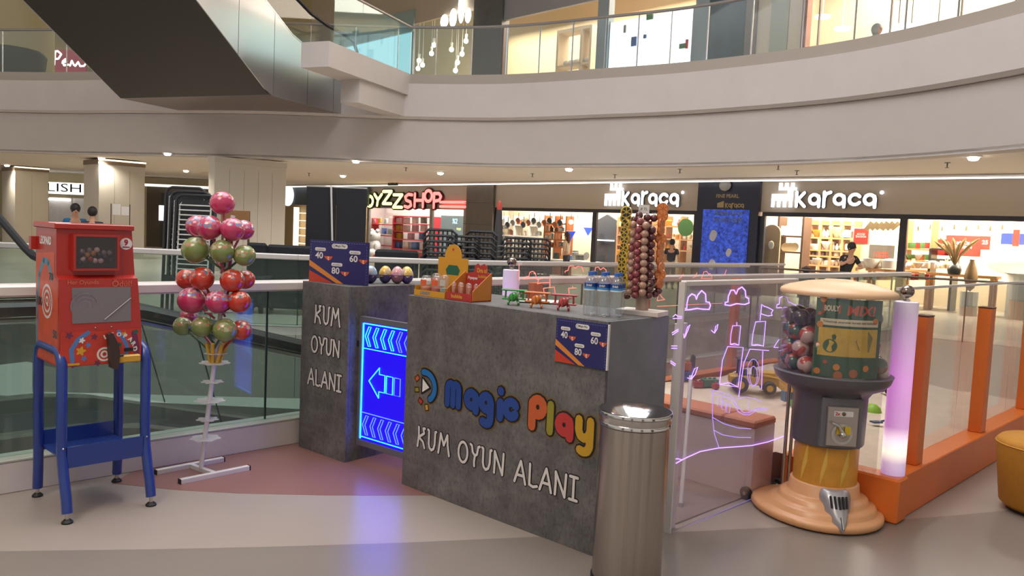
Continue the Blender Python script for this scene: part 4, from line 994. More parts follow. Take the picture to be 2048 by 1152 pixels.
for k, (a0, wv) in enumerate(((-58, 12), (-20, 10), (16, 14))):
    bnd = MB()
    for j in range(6):
        u0, u1 = R(front0+a0+wv*j/6), R(front0+a0+wv*(j+1)/6); z0_, z1_ = .226+.02*j, .30+.03*j
        bnd.add([(.1786*math.cos(u0), .1786*math.sin(u0), z0_), (.1786*math.cos(u1), .1786*math.sin(u1), z0_+.02), (.1786*math.cos(u1), .1786*math.sin(u1), min(.448, z1_+.03)), (.1786*math.cos(u0), .1786*math.sin(u0), min(.448, z1_))], [(0, 1, 2, 3)])
    bnd.build('sticker_swirl', mat('ray_yellow', '#d8b04e', .4), t)
MB().lathe([(.1795, .33), (.1795, .42)], 6, 0, 0, 1, 1, R(-165), R(-150)).build('sticker_edge', mat('print_maroon', '#8a2b3c', .4), t)
MB().lathe([(0, .4505), (.195, .4505), (.20, .46), (.205, .73), (.23, .765), (.285, .79), (.315, .82), (.325, .85), (.33, .862), (.32, .868), (.30, .868), (0, .868)], 48).build('body', greyp, t, smooth=40)
dome = glassm('dome_plastic', (.98, .97, .96), 1.3, .015)
MB().lathe([(.305, .869), (.308, .90), (.305, 1.31), (.300, 1.31), (.303, .90), (.300, .869)], 48).build('dome', dome, t, smooth=60)
MB().lathe([(.0, 1.312), (.318, 1.312), (.322, 1.325), (.315, 1.34), (.27, 1.36), (.17, 1.385), (.08, 1.395), (.075, 1.40), (0, 1.402)], 48).build('lid', mat('lid_peach', '#dcb58f', .4), t, smooth=45)
# direction to the camera in local axes
cdir = math.atan2(-gy, -gx) - R(-52)
front = cdir + R(13)
def cyl(mb, a, z, r_): return (r_*math.cos(a), r_*math.sin(a), z)
def curved(name, a0, a1, z0, z1, r_, m, par, n=12, th=0):
    vs = []; 
    for k in range(n+1):
        a = a0+(a1-a0)*k/n; vs += [(r_*math.cos(a), r_*math.sin(a), z0), (r_*math.cos(a), r_*math.sin(a), z1)]
    return MB().add(vs, [(2*k, 2*k+2, 2*k+3, 2*k+1) for k in range(n)]).build(name, m, par, smooth=60)
def bend(mb, a0, r_):
    """wrap flat x,z art around the cylinder; x measured along the arc from angle a0"""
    mb.v = [((r_-y)*math.cos(a0+x/r_), (r_-y)*math.sin(a0+x/r_), z) for x, y, z in mb.v]; return mb
card = curved('poster', front-R(34), front+R(38), .872, 1.305, .296, mat('poster_green', '#21503f', .45, var=.15, vs=9), t)
rp = .2965; ac = front+R(2)
def wrap(fn, name, m, d=0.0, par=None):
    b = MB(); fn(b); bend(b, ac, rp+.0006+d); b.build(name, m, par or card)
wrap(lambda b: b.poly([(-.15, 1.225), (-.06, 1.225), (-.058, 1.275), (-.15, 1.28)]), 'brand_plate', mat('print_redplate', '#a8342a', .4))
wrap(lambda b: text(b, 'bouly', -.104, 1.252, w=.078, h=.032), 'letters', mat('print_cream', '#dccfb4', .4), .0006)
wrap(lambda b: text(b, 'mix', .055, 1.245, w=.16, h=.055), 'letters', mat('print_coral', '#c04a36', .4), .0004)
wrap(lambda b: [b.poly([(-.16+.02*k*1.6, 1.158), (-.16+.02*(k+1)*1.6, 1.158), (-.16+.02*(k+1)*1.6, 1.195), (-.16+.02*k*1.6, 1.195)]) for k in range(10)], 'notice_strip', mat('print_ivory', '#d8cdb4', .4), .0003)
wrap(lambda b: text(b, 'not', -.0, 1.177, w=.29, h=.016), 'letters', pblack, .0009)
wrap(lambda b: [b.poly([(-.165+.0325*k, .99), (-.165+.0325*(k+1), .99), (-.165+.0325*(k+1), 1.145), (-.165+.0325*k, 1.145)]) for k in range(10)], 'picture_panel', mat('print_mustard', '#c9a640', .4, var=.2, vs=12), .0003)
wrap(lambda b: b.poly([(-.10+.038*math.cos(R(a)), 1.045+.038*math.sin(R(a))) for a in range(0, 360, 24)]).poly([(-.09, 1.08), (-.075, 1.08), (-.07, 1.10), (-.08, 1.112), (-.095, 1.105)]), 'picture_blob', mat('print_pine', '#2c5a3c', .4), .0008)
wrap(lambda b: b.poly([(.05, 1.03), (.11, 1.02), (.13, 1.10), (.10, 1.135), (.03, 1.08)]), 'picture_blob', mat('print_khaki', '#7d7240', .4), .0008)
for (x, z, c) in [(-.15, 1.30, 'a'), (-.165, 1.22, 'r'), (-.16, 1.16, 'a'), (-.165, 1.05, 'r'), (-.12, .955, 'r'), (-.16, .90, 'a'), (.10, .93, 'a'), (.14, 1.19, 'a'), (-.06, .93, 'a'), (.03, .90, 'o'), (-.05, .885, 'o')]:
    rr = {'a': .018, 'r': .011, 'o': .024}[c]
    wrap(lambda b: b.poly([(x+rr*math.cos(R(a)), z+rr*math.sin(R(a))) for a in range(0, 360, 30)]), 'colour_dot', {'a': pamber, 'r': pred, 'o': mat('print_rust', '#a85a2e', .4)}[c], .0008)
# coin mechanism
fa = front + R(6)
mech = MB().box(-.085, .085, -.014, .0, .475, .70, .004).build('coin_plate', mat('zinc_plate', '#b3a9a3', .35, .8), t, (.206*math.cos(fa), .206*math.sin(fa), 0), fa+PI/2)
MB().box(-.112, .112, -.008, .035, .462, .745, .004).build('mech_housing', mat('grey_plastic2', '#6a676c', .4), t, (.2035*math.cos(fa), .2035*math.sin(fa), 0), fa+PI/2)
mech.location.x += .006*math.cos(fa); mech.location.y += .006*math.sin(fa)
m_ = MB().poly([(-.05, .645), (.055, .645), (.055, .675), (-.05, .675)], -.0146); m_.build('price_label', pwhite, mech)
m_ = MB(); text(m_, '2x', -.03, .66, h=.02, y=-.0152); m_.build('numeral', pred, mech)
MB().lathe([(0, -.02), (.011, -.018), (.011, -.0147)], 12).xf(Matrix.Rotation(0, 4, 'X')).xf(Matrix(((1, 0, 0, .003), (0, 0, 1, 0), (0, 1, 0, .66), (0, 0, 0, 1)))).build('coin_print', mat('coin_bronze', '#7a6350', .4, .7), mech)
MB().m(0).add([(.06*math.cos(R(a))*k, -.0165 if k == 1 else -.0165, .545+.06*math.sin(R(a))*k) for a in range(0, 360, 20) for k in (1, .72)], [(2*i, 2*((i+1) % 18), 2*((i+1) % 18)+1, 2*i+1) for i in range(18)]).build('dial_ring', chrome, mech)
for s_ in (-1, 1): MB().box(.012*s_+(-.02 if s_ < 0 else 0)-.012+.012, .012*s_+(.0 if s_ < 0 else .02)+.012, -.022, -.0165, .545, .59).build('dial_yellow', mat('dial_yellow', '#cdb02b', .4), mech)
MB().ball((0, -.03, .545), .02, 14, 10).build('knob', chrome, mech, smooth=60)
MB().tube([(0, -.032, .55), (-.025, -.038, .595), (-.065, -.038, .612)], [.012, .009, .006], 8).build('crank', chrome, mech, smooth=50)
# silver chute mask
fa2 = front + R(6)
sil = mat('silver_plastic', '#b3b0b2', .3, .5)

m_ = MB()
rings = []
for (z, wv, o_) in [(.222, .060, .012), (.212, .078, .035), (.18, .086, .055), (.14, .080, .085), (.09, .072, .12), (.055, .056, .145), (.035, .036, .155), (.024, .012, .157)]:
    rings.append([(-wv, .03, z), (-wv*.9, -o_*.5, z), (-wv*.5, -o_*.92, z), (0, -o_-.012, z), (wv*.5, -o_*.92, z), (wv*.9, -o_*.5, z), (wv, .03, z)])
vs = [q for rr in rings for q in rr]; fs = [(i*7+k, i*7+k+1, (i+1)*7+k+1, (i+1)*7+k) for i in range(len(rings)-1) for k in range(6)]
mask = m_.add(vs, fs).build('prize_chute', sil, t, (.193*math.cos(fa2), .193*math.sin(fa2), 0), fa2+PI/2, smooth=50)
for k in range(5):
    x = -.044+.022*k; MB().tube([(x, -.050-.016*(1-abs(x)/.06), .196), (x*.95, -.082-.022*(1-abs(x)/.06), .138)], .0065, 6).build('chute_slot', black_m, mask)
MB().tube([(0, -.125, .10), (0, -.163, .045)], .006, 6).build('chute_ridge', chrome, mask)
for s_ in (-1, 1):
    wh = MB().lathe([(0, -.014), (.035, -.014), (.04, -.009), (.04, .009), (.035, .014), (0, .014)], 20).xf(Matrix.Rotation(R(90), 4, 'X')).build('wheel', blackr, t, (-.41, .17*s_, .041), 0, smooth=40)
    MB().lathe([(0, -.018), (.012, -.018), (.012, .018), (0, .018)], 10).xf(Matrix.Rotation(R(90), 4, 'X')).build('hub', chrome, wh)
MB().tube([(-.41, -.19, .041), (-.41, .19, .041)], .006, 8).build('axle', chrome, t)
# toy balls heaped in the dome (each its own)
random.seed(11)
cb = [('red and white', [(.50, .05, .04), (.60, .42, .40), (.46, .04, .04), (.50, .09, .07)]), ('red and green', [(.40, .05, .04), (.05, .12, .10), (.42, .07, .05), (.40, .2, .2)]), ('dark blue', [(.04, .05, .09), (.05, .04, .07), (.10, .07, .1), (.3, .06, .06)])]
bmesh_ = [MB().ball((0, 0, 0), .05, 18, 12).mesh('toy_ball', twotone('toyball_%d' % i, c[1][0], c[1][1], -1.0, c[1], .2, 17), 80) for i, c in enumerate(cb)]
M_ = Matrix.Rotation(R(-52), 4, 'Z')
placed = []
tries = 0
ztop_ = lambda a: 1.24-.03*math.sin(a*3)
# outer shell of balls all round (touching layers), then an inner heap
lay = 0; z = .922
while z < 1.20:
    for ring, nb_ in ((.243, 15), (.145, 9)):
        for k in range(nb_):
            a = 2*PI*(k+.5*(lay % 2))/nb_ + random.uniform(-.03, .03)
            da = (a-front+PI) % (2*PI)-PI
            zz = z+random.uniform(-.008, .008)
            if -R(44) < da < R(48) and ring > .2: continue
            if da > R(48) and da < R(100) and z > 1.0: continue
            if ring < .2 and not (-R(130) < da < -R(25)): continue
            if not (-R(150) < da < R(110)): continue
            placed.append((ring*math.cos(a), ring*math.sin(a), zz, lay))
    z += .084; lay += 1
TB_ = []
for i, (x, y, zz, ly) in enumerate(placed):
    k = 2 if zz > 1.13 else random.choice((0, 0, 0, 1, 1))
    v = M_ @ Vector((x, y, 0))
    o = put(bmesh_[k], 'toy_ball', None, (gx+v.x, gy+v.y, zz)); o.rotation_euler = (random.uniform(0, 6), random.uniform(0, 6), random.uniform(0, 6))
    o['_k'] = k; o['_l'] = ly; TB_.append(o)
    tag(o, ['red and white toy ball heaped in the clear capsule machine dome', 'red and green toy ball heaped in the clear capsule machine dome', 'dark blue toy ball heaped in the clear capsule machine dome'][k], 'ball', ['red and white balls in the dome', 'red and green balls in the dome', 'dark blue balls in the dome'][k])
grp = {}
for o in TB_: grp.setdefault((o['_k'], o['_l']), []).append(o)
for (k, l), L in grp.items():
    L.sort(key=lambda o: o.location.x/o.location.y)
    for i, o in enumerate(L): o['label'] = '%s toy ball in the dome, %s from the left in %s layer up' % (['red and white', 'red and green', 'dark blue'][k], ordn(i), ordn(l)); del o['_k']; del o['_l']
# ================================================================== pouf
q = U(2060, 1040)
t = thing('pouf', 'mustard yellow upholstered pouf cut off by the right edge', 'pouf', (q.x+.17, q.y+.15, 0), R(20))
must = mat('mustard_fabric', '#b27a24', .8, var=.08, vs=30, bump=.2, bs=200)
MB().lathe([(0, .02), (.20, .02), (.235, .05), (.275, .40), (.275, .43), (.25, .455), (0, .46)], 28).build('cushion', must, t, smooth=50)
MB().lathe([(0, 0), (.19, 0), (.19, .02), (0, .02)], 28).build('base', black_m, t)
MB().lathe([(.2755, .415), (.281, .42), (.2755, .425)], 28).build('piping', must, t, smooth=50)
# ================================================================== things on the counters
CT = CH
def ctop(x, y, z=CT): return U(x, y, z)
# --- toy biplanes
def plane(label, x, y, col, rz):
    p = ctop(x, y); m = mat('plastic_'+col, col, .35, coat=.3)
    t = thing('toy_biplane', label, 'toy plane', (p.x, p.y, CT), rz, 'toy biplanes on the counter'); t.scale = (1.12, 1.12, 1.12)
    MB().tube([(0, -.045, .042), (0, -.035, .042), (0, .0, .044), (0, .05, .05), (0, .075, .054)], [.014, .0225, .022, .012, .006], 10).build('fuselage', m, t, smooth=50)
    MB().box(-.064, .064, -.022, .014, .071, .080, .003).build('upper_wing', m, t); MB().box(-.060, .060, -.02, .014, .027, .0355, .003).build('lower_wing', m, t)
    for sx in (-.045, .045):
        for sy in (-.012, .008): MB().tube([(sx, sy, .0345), (sx*.97, sy, .0712)], .0028, 6).build('strut', m, t)
    for sx in (-.026, .026):
        MB().tube([(sx*.5, -.01, .034), (sx, -.014, .014)], .006, 6).build('undercarriage_leg', m, t)
        MB().lathe([(0, -.004), (.0125, -.004), (.0125, .004), (0, .004)], 14).xf(Matrix.Rotation(R(90), 4, 'Y')).build('wheel', m, t, (sx, -.014, .0126))
    MB().box(-.024, .024, .062, .078, .052, .055).build('tailplane', m, t); MB().box(-.0015, .0015, .06, .08, .055, .074).build('tail_fin', m, t)
    MB().tube([(0, -.046, .042), (0, -.052, .042)], .006, 8).build('nose_cap', m, t); MB().box(-.003, .003, -.0535, -.0525, .020, .064).build('propeller', m, t)
plane('green plastic toy biplane, leftmost on the counter', 1028, 610, '#2c8a35', R(-12)); plane('orange plastic toy biplane between the green and red ones', 1074, 616, '#c26a1d', R(-14)); plane('red plastic toy biplane next to the water bottles', 1128, 621, '#a83a3d', R(-16))
# --- water bottles
pet = glassm('bottle_plastic', (.93, .95, .97), 2.4, .03, (.75, .78, .82))
bprof = [(0, .003), (.026, 0), (.031, .006), (.032, .015)]
for k in range(7): bprof += [(.0305, .02+.016*k), (.0325, .028+.016*k)]
bprof += [(.032, .135), (.032, .165), (.030, .178), (.022, .195), (.014, .204), (.0125, .208)]
BM = MB().lathe(bprof, 20).mesh('bottle_body', pet, 60)
CM = MB().lathe([(0, .225), (.0145, .225), (.015, .222), (.015, .208), (0, .208)], 18).mesh('cap', mat('cap_blue', '#2f63b5', .35), 40)
NM = MB().lathe([(.0126, .2005), (.0175, .2035), (.0126, .2065)], 16).mesh('neck_ring', pet, 40)
LMb = MB().m(0).lathe([(.0326, .148), (.0326, .168)], 20).m(1).lathe([(.0326, .137), (.0326, .148)], 20).m(2).lathe([(.0326, .130), (.0326, .137)], 20)
LM = LMb.mesh('label_band', [mat('label_navy', '#1c3f85', .35), mat('label_sky', '#3f86c4', .35), mat('label_snow', '#cfdbe6', .35)], 40)
tx = MB(); text(tx, 'E_', 0, .157, w=.030, h=.011); tx.v = [(.0330*math.sin(x/.033), -.0330*math.cos(x/.033), z) for x, y, z in tx.v]; TM = tx.mesh('label_text', pwhite)
p0 = ctop(1178, 630)
for r_ in range(2):
    for k in range(3):
        a = Vector((CF.ex.x, CF.ex.y, 0)); b = Vector((CF.ey.x, CF.ey.y, 0))
        dirx = (a*.92+b*.38).normalized(); diry = Vector((-dirx.y, dirx.x, 0))
        q = p0 + dirx*(.068*k) + diry*(.068*r_)
        lab = '%s water bottle with blue cap in the %s row of the six pack' % (['left', 'middle', 'right'][k], ['front', 'rear'][r_])
        t = thing('water_bottle', lab, 'bottle', (q.x, q.y, CT), R(-20), 'water bottles on the counter')
        for me, nm in ((BM, 'bottle_body'), (CM, 'cap'), (NM, 'neck_ring'), (LM, 'label_band'), (TM, 'label_text')): put(me, nm, t)
# --- lollipop rack
lb = ctop(1283, 629); lrz = R(-30)
t = thing('lollipop_rack', 'white based lollipop rack with a beige trunk at the end of the counter', 'rack', (lb.x, lb.y+.0, CT), lrz)
MB().box(-.12, .12, -.08, .085, 0, .026, .002).build('base_board', mat('pale_board', '#cfc3bb', .5), t)
trunk = mat('trunk_beige', '#a8917f', .6)
MB().lathe([(.034, .026), (.034, .12), (.040, .14), (.045, .16), (0, .165)], 16).build('trunk', trunk, t, smooth=50)
for k in range(8):
    a = 2*PI*k/8; MB().tube([(.03*math.cos(a), .03*math.sin(a), .13), (.075*math.cos(a), .075*math.sin(a), .175)], .007, 6).build('branch', trunk, t)
MB().lathe([(.028, .165), (.028, .50)], 14).build('core_tube', mat('core_red', '#7a2f2c', .5), t, smooth=50)
wr = glassm('wrapper', (.93, .9, .9), 2.0, .1)
lcol = {'cream': mat('candy_cream', '#b08a76', .25, coat=.5, var=.2, vs=60), 'pink': mat('candy_pink', '#8d4248', .25, coat=.5, var=.35, vs=70), 'plum': mat('candy_plum', '#5d2a30', .22, coat=.6, var=.4, vs=60)}
lball = {k: MB().ball((0, 0, 0), .0205, 14, 9).mesh('candy', m, 70) for k, m in lcol.items()}
lst = MB().tube([(0, 0, 0), (0, .045, -.012)], .002, 5).mesh('stick', pwhite)
lwrap = MB().lathe([(.003, .015), (.008, .022), (.012, .028)], 8).mesh('wrapper_end', wr, 60)
def slice_mesh(rind, flesh, nm):
    m_ = MB().m(0).lathe([(0, -.005), (.019, -.005), (.021, 0), (.019, .005), (0, .005)], 18)
    m_.m(1)
    for s_ in (-1, 1):
        for k in range(6):
            a0, a1 = 2*PI*k/6+.12, 2*PI*(k+1)/6-.12
            m_.add([(.003*math.cos((a0+a1)/2), .003*math.sin((a0+a1)/2), .0054*s_), (.016*math.cos(a0), .016*math.sin(a0), .0054*s_), (.0165*math.cos((a0+a1)/2), .0165*math.sin((a0+a1)/2), .0054*s_), (.016*math.cos(a1), .016*math.sin(a1), .0054*s_)], [(0, 1, 2, 3) if s_ > 0 else (3, 2, 1, 0)])
    m_.xf(Matrix.Rotation(R(90), 4, 'X')); m_.xf(Matrix.Scale(1.5, 4)); return m_.mesh(nm, [rind, flesh], 40)
sY = slice_mesh(mat('slice_yellow', '#c6a52c', .3, coat=.4), mat('slice_black', '#26282a', .35), 'candy'); sO = slice_mesh(mat('slice_orange', '#c8662b', .3, coat=.4), mat('slice_amber', '#d98a4a', .3), 'candy')
def lolly(label, me, p, rot, group, wrap=True):
    o = thing('lollipop', label, 'lollipop', tuple(p), 0, group); o.rotation_euler = rot
    put(me, 'candy', o); put(lst, 'stick', o)
    if wrap: put(lwrap, 'wrapper_end', o)
LF = Fr((lb.x, lb.y), 0)
def lp(px, py, off): 
    s_, z_ = LF.p(px, py, off); return LF.w(s_, off, z_)
Zr = lambda x, y: (1220+x/4.43, 390+y/4.43)
cols_ = [('outer left', [(205,262),(200,340),(195,405),(190,470),(187,535),(188,598),(186,660),(182,725),(176,795),(170,858)], 'cream', -.03), ('inner left', [(268,235),(255,305),(248,370),(242,440),(240,505),(245,570),(238,632),(232,700),(228,762),(225,828),(222,888)], 'pink', -.05),
         ('central', [(318,270),(308,345),(305,410),(302,478),(300,540),(298,605),(298,668),(297,735),(290,800),(287,862)], 'cream', -.07), ('inner right', [(375,310),(370,372),(368,440),(362,505),(362,565),(360,635),(355,705),(352,775),(348,835),(345,890)], 'plum', -.05)]
for cn, pts, kind, off in cols_:
    for i, q in enumerate(pts):
        c = kind if not (kind == 'cream' and i % 4 == 3 and cn == 'outer left') else 'pink'
        lolly('%s ball lollipop, %s from the top of the %s column on the rack' % ({'cream': 'cream', 'pink': 'pink', 'plum': 'dark plum'}[c], ordn(i), cn), lball[c], lp(*Zr(*q), off), (R(-10), R((i*40) % 50-25), R((i*13) % 40-20)), 'ball lollipops on the rack')
for i, q in enumerate([(390,205),(215,220),(260,180),(430,850),(400,880),(410,800),(395,770),(150,895),(330,200)]):
    lolly('wrapped plum ball lollipop at the %s of the rack' % ['upper right', 'upper left', 'top left', 'lower right edge', 'bottom right', 'right side near its foot', 'right side above its foot', 'bottom left', 'top centre'][i], lball['plum'], lp(*Zr(*q), -.01), (0, 0, R((i*17) % 50-25)), 'ball lollipops on the rack')
for i, q in enumerate([(145,150),(140,205),(140,265),(133,330),(135,390),(127,470),(118,540),(112,595),(110,655),(118,735),(120,790)]):
    lolly('yellow and black citrus slice lollipop, %s from the top of the left column' % ordn(i), sY, lp(*Zr(*q), -.02), (R(0), R(-35), R(0 if i < 2 else -50)), 'citrus lollipops on the rack', False)
for i, q in enumerate([(468,120),(465,185),(455,255),(452,315),(450,385),(450,445),(445,515),(440,580),(452,645),(442,705),(440,780)]):
    lolly('orange slice lollipop, %s from the top of the right column' % ordn(i), sO, lp(*Zr(*q), -.02), (0, R(35), R(0 if i in (0, 1, 4, 9) else 50)), 'citrus lollipops on the rack', False)
q = lp(1288, 418, -.02)
t = thing('price_tag', 'small white handwritten price tag on top of the lollipop rack', 'price tag', q, R(-8))
MB().box(-.028, .028, 0, .001, -.022, .022).build('paper', pwhite, t); m_ = MB(); text(m_, '8tl', 0, 0, w=.036, y=-.0008); m_.build('handwriting', pblack, t)
MB().tube([(0, .003, -.06), (0, .003, .01)], .0015, 5).build('tag_stick', pwhite, t)
# --- surprise eggs
epr = [(max(1e-5, .047*math.sin(PI*k/14)*(1.0-.12*(k/14-.5)*2)), .055-.055*math.cos(PI*k/14)*1.0) for k in range(15)]
EM = MB().lathe(epr, 20)
for (px, py, low, high, lab) in [(741, 566, (.05, .035, .16), (.30, .47, .66), 'light blue surprise egg, leftmost on the end counter'), (770, 566, (.06, .045, .16), (.62, .38, .06), 'yellow surprise egg between the blue and pink ones'), (794, 567, (.25, .10, .14), (.60, .27, .30), 'pink surprise egg on the end counter'), (813, 567, (.07, .04, .2), (.65, .45, .1), 'yellow and violet surprise egg, rightmost on the end counter')]:
    p = U(px, py, CH); d_ = Vector((p.x, p.y, 0))
    t = thing('surprise_egg', lab, 'egg', (p.x, p.y, CH-.002), R(px), 'surprise eggs on the end counter')
    m = twotone('egg_'+str(px), low, high, .048, [high, high, tuple(min(1, c*1.3) for c in high), (.55, .45, .4), high], .25, 30)
    o = put(EM.mesh('egg_shell', m, 60), 'egg_shell', t); o.scale = (1, 1, 1.15)
    MB().lathe([(.0475, .058), (.0488, .061), (.0475, .064)], 20).build('seam', mat('seam_violet', '#4b3f7a', .4), t)
# --- sweet display boxes
cy = mat('card_yellow', '#c68f25', .5); cr = mat('card_red', '#a5332f', .45); cardy = mat('card_orange', '#c77a2e', .5)
w0 = CF.w(.03, .02)
t = thing('sweet_display_box', 'yellow sweet display box with tall round topped header card on the counter', 'display box', (w0[0], w0[1], CT), CF.rz)
MB().box(0, .27, 0, .16, 0, .006).build('tray_floor', cy, t); MB().box(0, .27, 0, .004, .0065, .035).build('tray_front', cy, t); MB().box(0, .004, .0045, .16, .0065, .06).build('tray_side', cy, t); MB().box(.266, .27, .0045, .16, .0065, .06).build('tray_side', cy, t)
hp = [(.10, .0), (.32, .0), (.32, .20)] + [(.21+.062*math.cos(R(a)), .215+.062*math.sin(R(a))) for a in range(0, 181, 15)][0:] + [(.10, .20)]
hp = [(.03, .0), (.29, .0), (.29, .235), (.232, .235)] + [(.16+.072*math.cos(R(a)), .245+.072*math.sin(R(a))) for a in range(0, 181, 15)] + [(.088, .235), (.03, .235)]
hc = MB().slab(hp, .162, .166).build('header_card', cy, t)
MB().poly([(.16+.009*math.cos(R(a)), .285+.009*math.sin(R(a))) for a in range(0, 360, 30)], .1615).build('red_dot', pred, hc)
MB().poly([(.11, .13), (.21, .13), (.225, .16), (.20, .19), (.125, .19), (.10, .16)], .1615).build('green_patch', pgreen, hc)
m_ = MB(); text(m_, 'gum', .1, .019, w=.09, y=-.0005); m_.build('letters', pblue, t)
jarg = glassm('jar_plastic', (.95, .93, .92), 1.8, .12, (.8, .75, .72))
def jar(label, a, b, r_, h, fill, band, rz=0, z=CT):
    q = CF.w(a, b); t = thing('sweet_jar', label, 'jar', (q[0], q[1], z), rz, 'sweet jars on the counter')
    MB().lathe([(0, 0), (r_*.85, 0), (r_, h*.12), (r_, h*.75), (r_*.8, h*.93), (r_*.5, h), (0, h)], 18).build('jar_shell', jarg, t, smooth=50)
    MB().lathe([(0, .003), (r_*.8, .003), (r_*.93, h*.12), (r_*.93, h*.38), (0, h*.42)], 16).build('sweets', fill, t, smooth=50)
    MB().lathe([(r_*1.01, h*.5), (r_*1.01, h*.78)], 12, 0, 0, 1, 1, R(-140), R(-40)).build('label_band', band, t, smooth=50)
fo = mat('fill_orange', '#c06a35', .5, var=.5, vs=90); fr2 = mat('fill_red', '#a8382f', .5, var=.4, vs=80); bo = mat('band_orange', '#cf5a2c', .4)
jar('clear sweet jar with orange label, left one in the yellow tray', .075, .075, .034, .115, fo, bo, CF.rz, CT+.006); jar('clear sweet jar with red sweets, right one in the yellow tray', .175, .075, .036, .12, fr2, bo, CF.rz, CT+.006)
jar('clear sweet jar behind the orange labelled one', .10, .135, .032, .13, fr2, bo, CF.rz, CT+.006); jar('clear sweet jar with pale sweets at the end of the yellow tray', .245, .07, .03, .13, mat('fill_teal', '#6d9aa0', .5, var=.4, vs=80), mat('band_pale', '#b8b2b0', .4), CF.rz, CT+.006)
w0 = CF.w(.315, .015)
t = thing('sweet_display_box', 'red and orange sweet display box with heart shaped header card on the counter', 'display box', (w0[0], w0[1], CT), CF.rz)
MB().box(0, .21, 0, .15, 0, .006).build('tray_floor', cr, t); MB().box(0, .21, 0, .004, .0065, .045).build('tray_front', cr, t)
MB().slab([(0, 0), (.15, 0), (.15, .16), (.0, .055)], 0, .004).xf(Matrix(((0, 1, 0, .2105), (1, 0, 0, .0045), (0, 0, 1, .0065), (0, 0, 0, 1)))).build('tray_side', cardy, t)
MB().slab([(0, 0), (.15, 0), (.15, .16), (.0, .055)], 0, .004).xf(Matrix(((0, 1, 0, .0), (1, 0, 0, .0045), (0, 0, 1, .0065), (0, 0, 0, 1)))).build('tray_side', cardy, t)
hc = MB().slab([(0, 0), (.214, 0), (.214, .16), (.18, .165), (.175, .20), (.15, .215), (.12, .20), (.10, .215), (.075, .20), (.07, .165), (0, .15)], .156, .16).build('header_card', cr, t)
m_ = MB(); text(m_, 'draj', .135, .175, w=.08, h=.028, y=.1554); m_.build('letters', pyellow, hc); m_ = MB(); text(m_, 'pap', .06, .125, w=.08, y=.1554); m_.build('letters', pwhite, hc)
m_ = MB(); text(m_, 'bub', .14, .14, w=.07, h=.018, y=.1554); m_.build('letters', pyellow, hc); m_ = MB(); text(m_, 'bub', .09, .025, w=.09, h=.022, y=-.0005); m_.build('letters', pyellow, t)
capc = [mat('cap_b', '#2c5aa8', .4), mat('cap_g', '#1f5a45', .4), mat('cap_r', '#a8322f', .4)]
for i in range(6):
    q = CF.w(.34+.032*i, .055+.02*(i % 2)); cc = [0, 0, 1, 1, 2, 2][i]
    t = thing('candy_tube', '%s capped candy tube, %s from the left in the red display box' % (['blue', 'green', 'red'][cc], ordn(i)), 'candy', (q[0], q[1], CT+.006), CF.rz, 'candy tubes in the red box')
    MB().lathe([(0, 0), (.017, 0), (.017, .03), (0, .03)], 12).build('cap', capc[cc], t, smooth=40)
    MB().lathe([(.014, .0305), (.014, .085), (.008, .095), (0, .097)], 12).build('tube_shell', jarg, t, smooth=50)
    MB().lathe([(0, .031), (.012, .031), (.012, .075), (0, .08)], 10).build('sweets', [fo, fr2][i % 2], t)
q = CF.w(.62, .36)
t = thing('paper_sheet', 'white paper sheet lying on a dark folder behind the toy planes', 'paper', (q[0], q[1], CT), R(-5))
MB().box(-.02, .24, -.08, .12, .0, .006).build('folder', black_m, t); MB().box(-.03, .22, -.07, .13, .0065, .009).build('sheet', pwhite, t)
# ================================================================== toys in the sand
ty = mat('tractor_yellow', '#c4972c', .4); tbk = mat('tyre_black', '#1d1c20', .6)
p = U(1505, 782, .22)
t = thing('toy_tractor', 'big yellow toy loader tractor standing in the sand', 'toy tractor', (p.x, p.y, .215), R(-8))
for (x, r_) in ((-.13, .075), (.13, .06)):
    for y in (-.10, .10):
        wh = MB().lathe([(0, -.03), (r_*.8, -.03), (r_, -.018), (r_, .018), (r_*.8, .03), (0, .03)], 18).xf(Matrix.Rotation(R(90), 4, 'X')).build('wheel', tbk, t, (x, y, r_), smooth=40)
        MB().lathe([(0, -.034), (r_*.5, -.034), (r_*.5, .034), (0, .034)], 12).xf(Matrix.Rotation(R(90), 4, 'X')).build('hub', ty, wh)
MB().box(-.22, .22, -.065, .065, .07, .15, .012).build('chassis', ty, t); MB().box(.02, .20, -.055, .055, .151, .20, .012).build('bonnet', ty, t)
cabm = black_m
for x in (-.14, .0):
    for y in (-.06, .06): MB().box(x-.008, x+.008, y-.008, y+.008, .151, .29).build('cab_post', cabm, t)
MB().box(-.16, .02, -.075, .075, .291, .305, .004).build('cab_roof', cabm, t)
MB().box(-.12, -.06, -.04, .04, .151, .20).build('seat', cabm, t)
MB().slab([(.22, .06), (.27, .02), (.36, .02), (.33, .06), (.31, .13)], -.11, .11).build('bucket', ty, t); MB().tube([(.05, -.07, .17), (.2, -.07, .15), (.30, -.07, .09)], .012, 6).build('loader_arm', ty, t); MB().tube([(.05, .07, .17), (.2, .07, .15), (.30, .07, .09)], .012, 6).build('loader_arm', ty, t)
def block(label, px, py, col, w_, h_, z0=.21, rz=.3, studs=2, d_=None):
    p = U(px, py, z0+h_/2); m = mat('block_'+col, col, .35)
    t = thing('toy_block', label, 'toy block', (p.x, p.y, z0), rz, 'toy blocks in the sand pit')
    d_ = d_ or w_*.6
    MB().box(-w_/2, w_/2, -d_/2, d_/2, 0, h_, .004).build('brick_body', m, t)
    for k in range(studs): MB().lathe([(.014, h_), (.014, h_+.012), (0, h_+.012)], 10, -w_/2+w_*(k+.5)/studs, 0).build('stud', m, t)
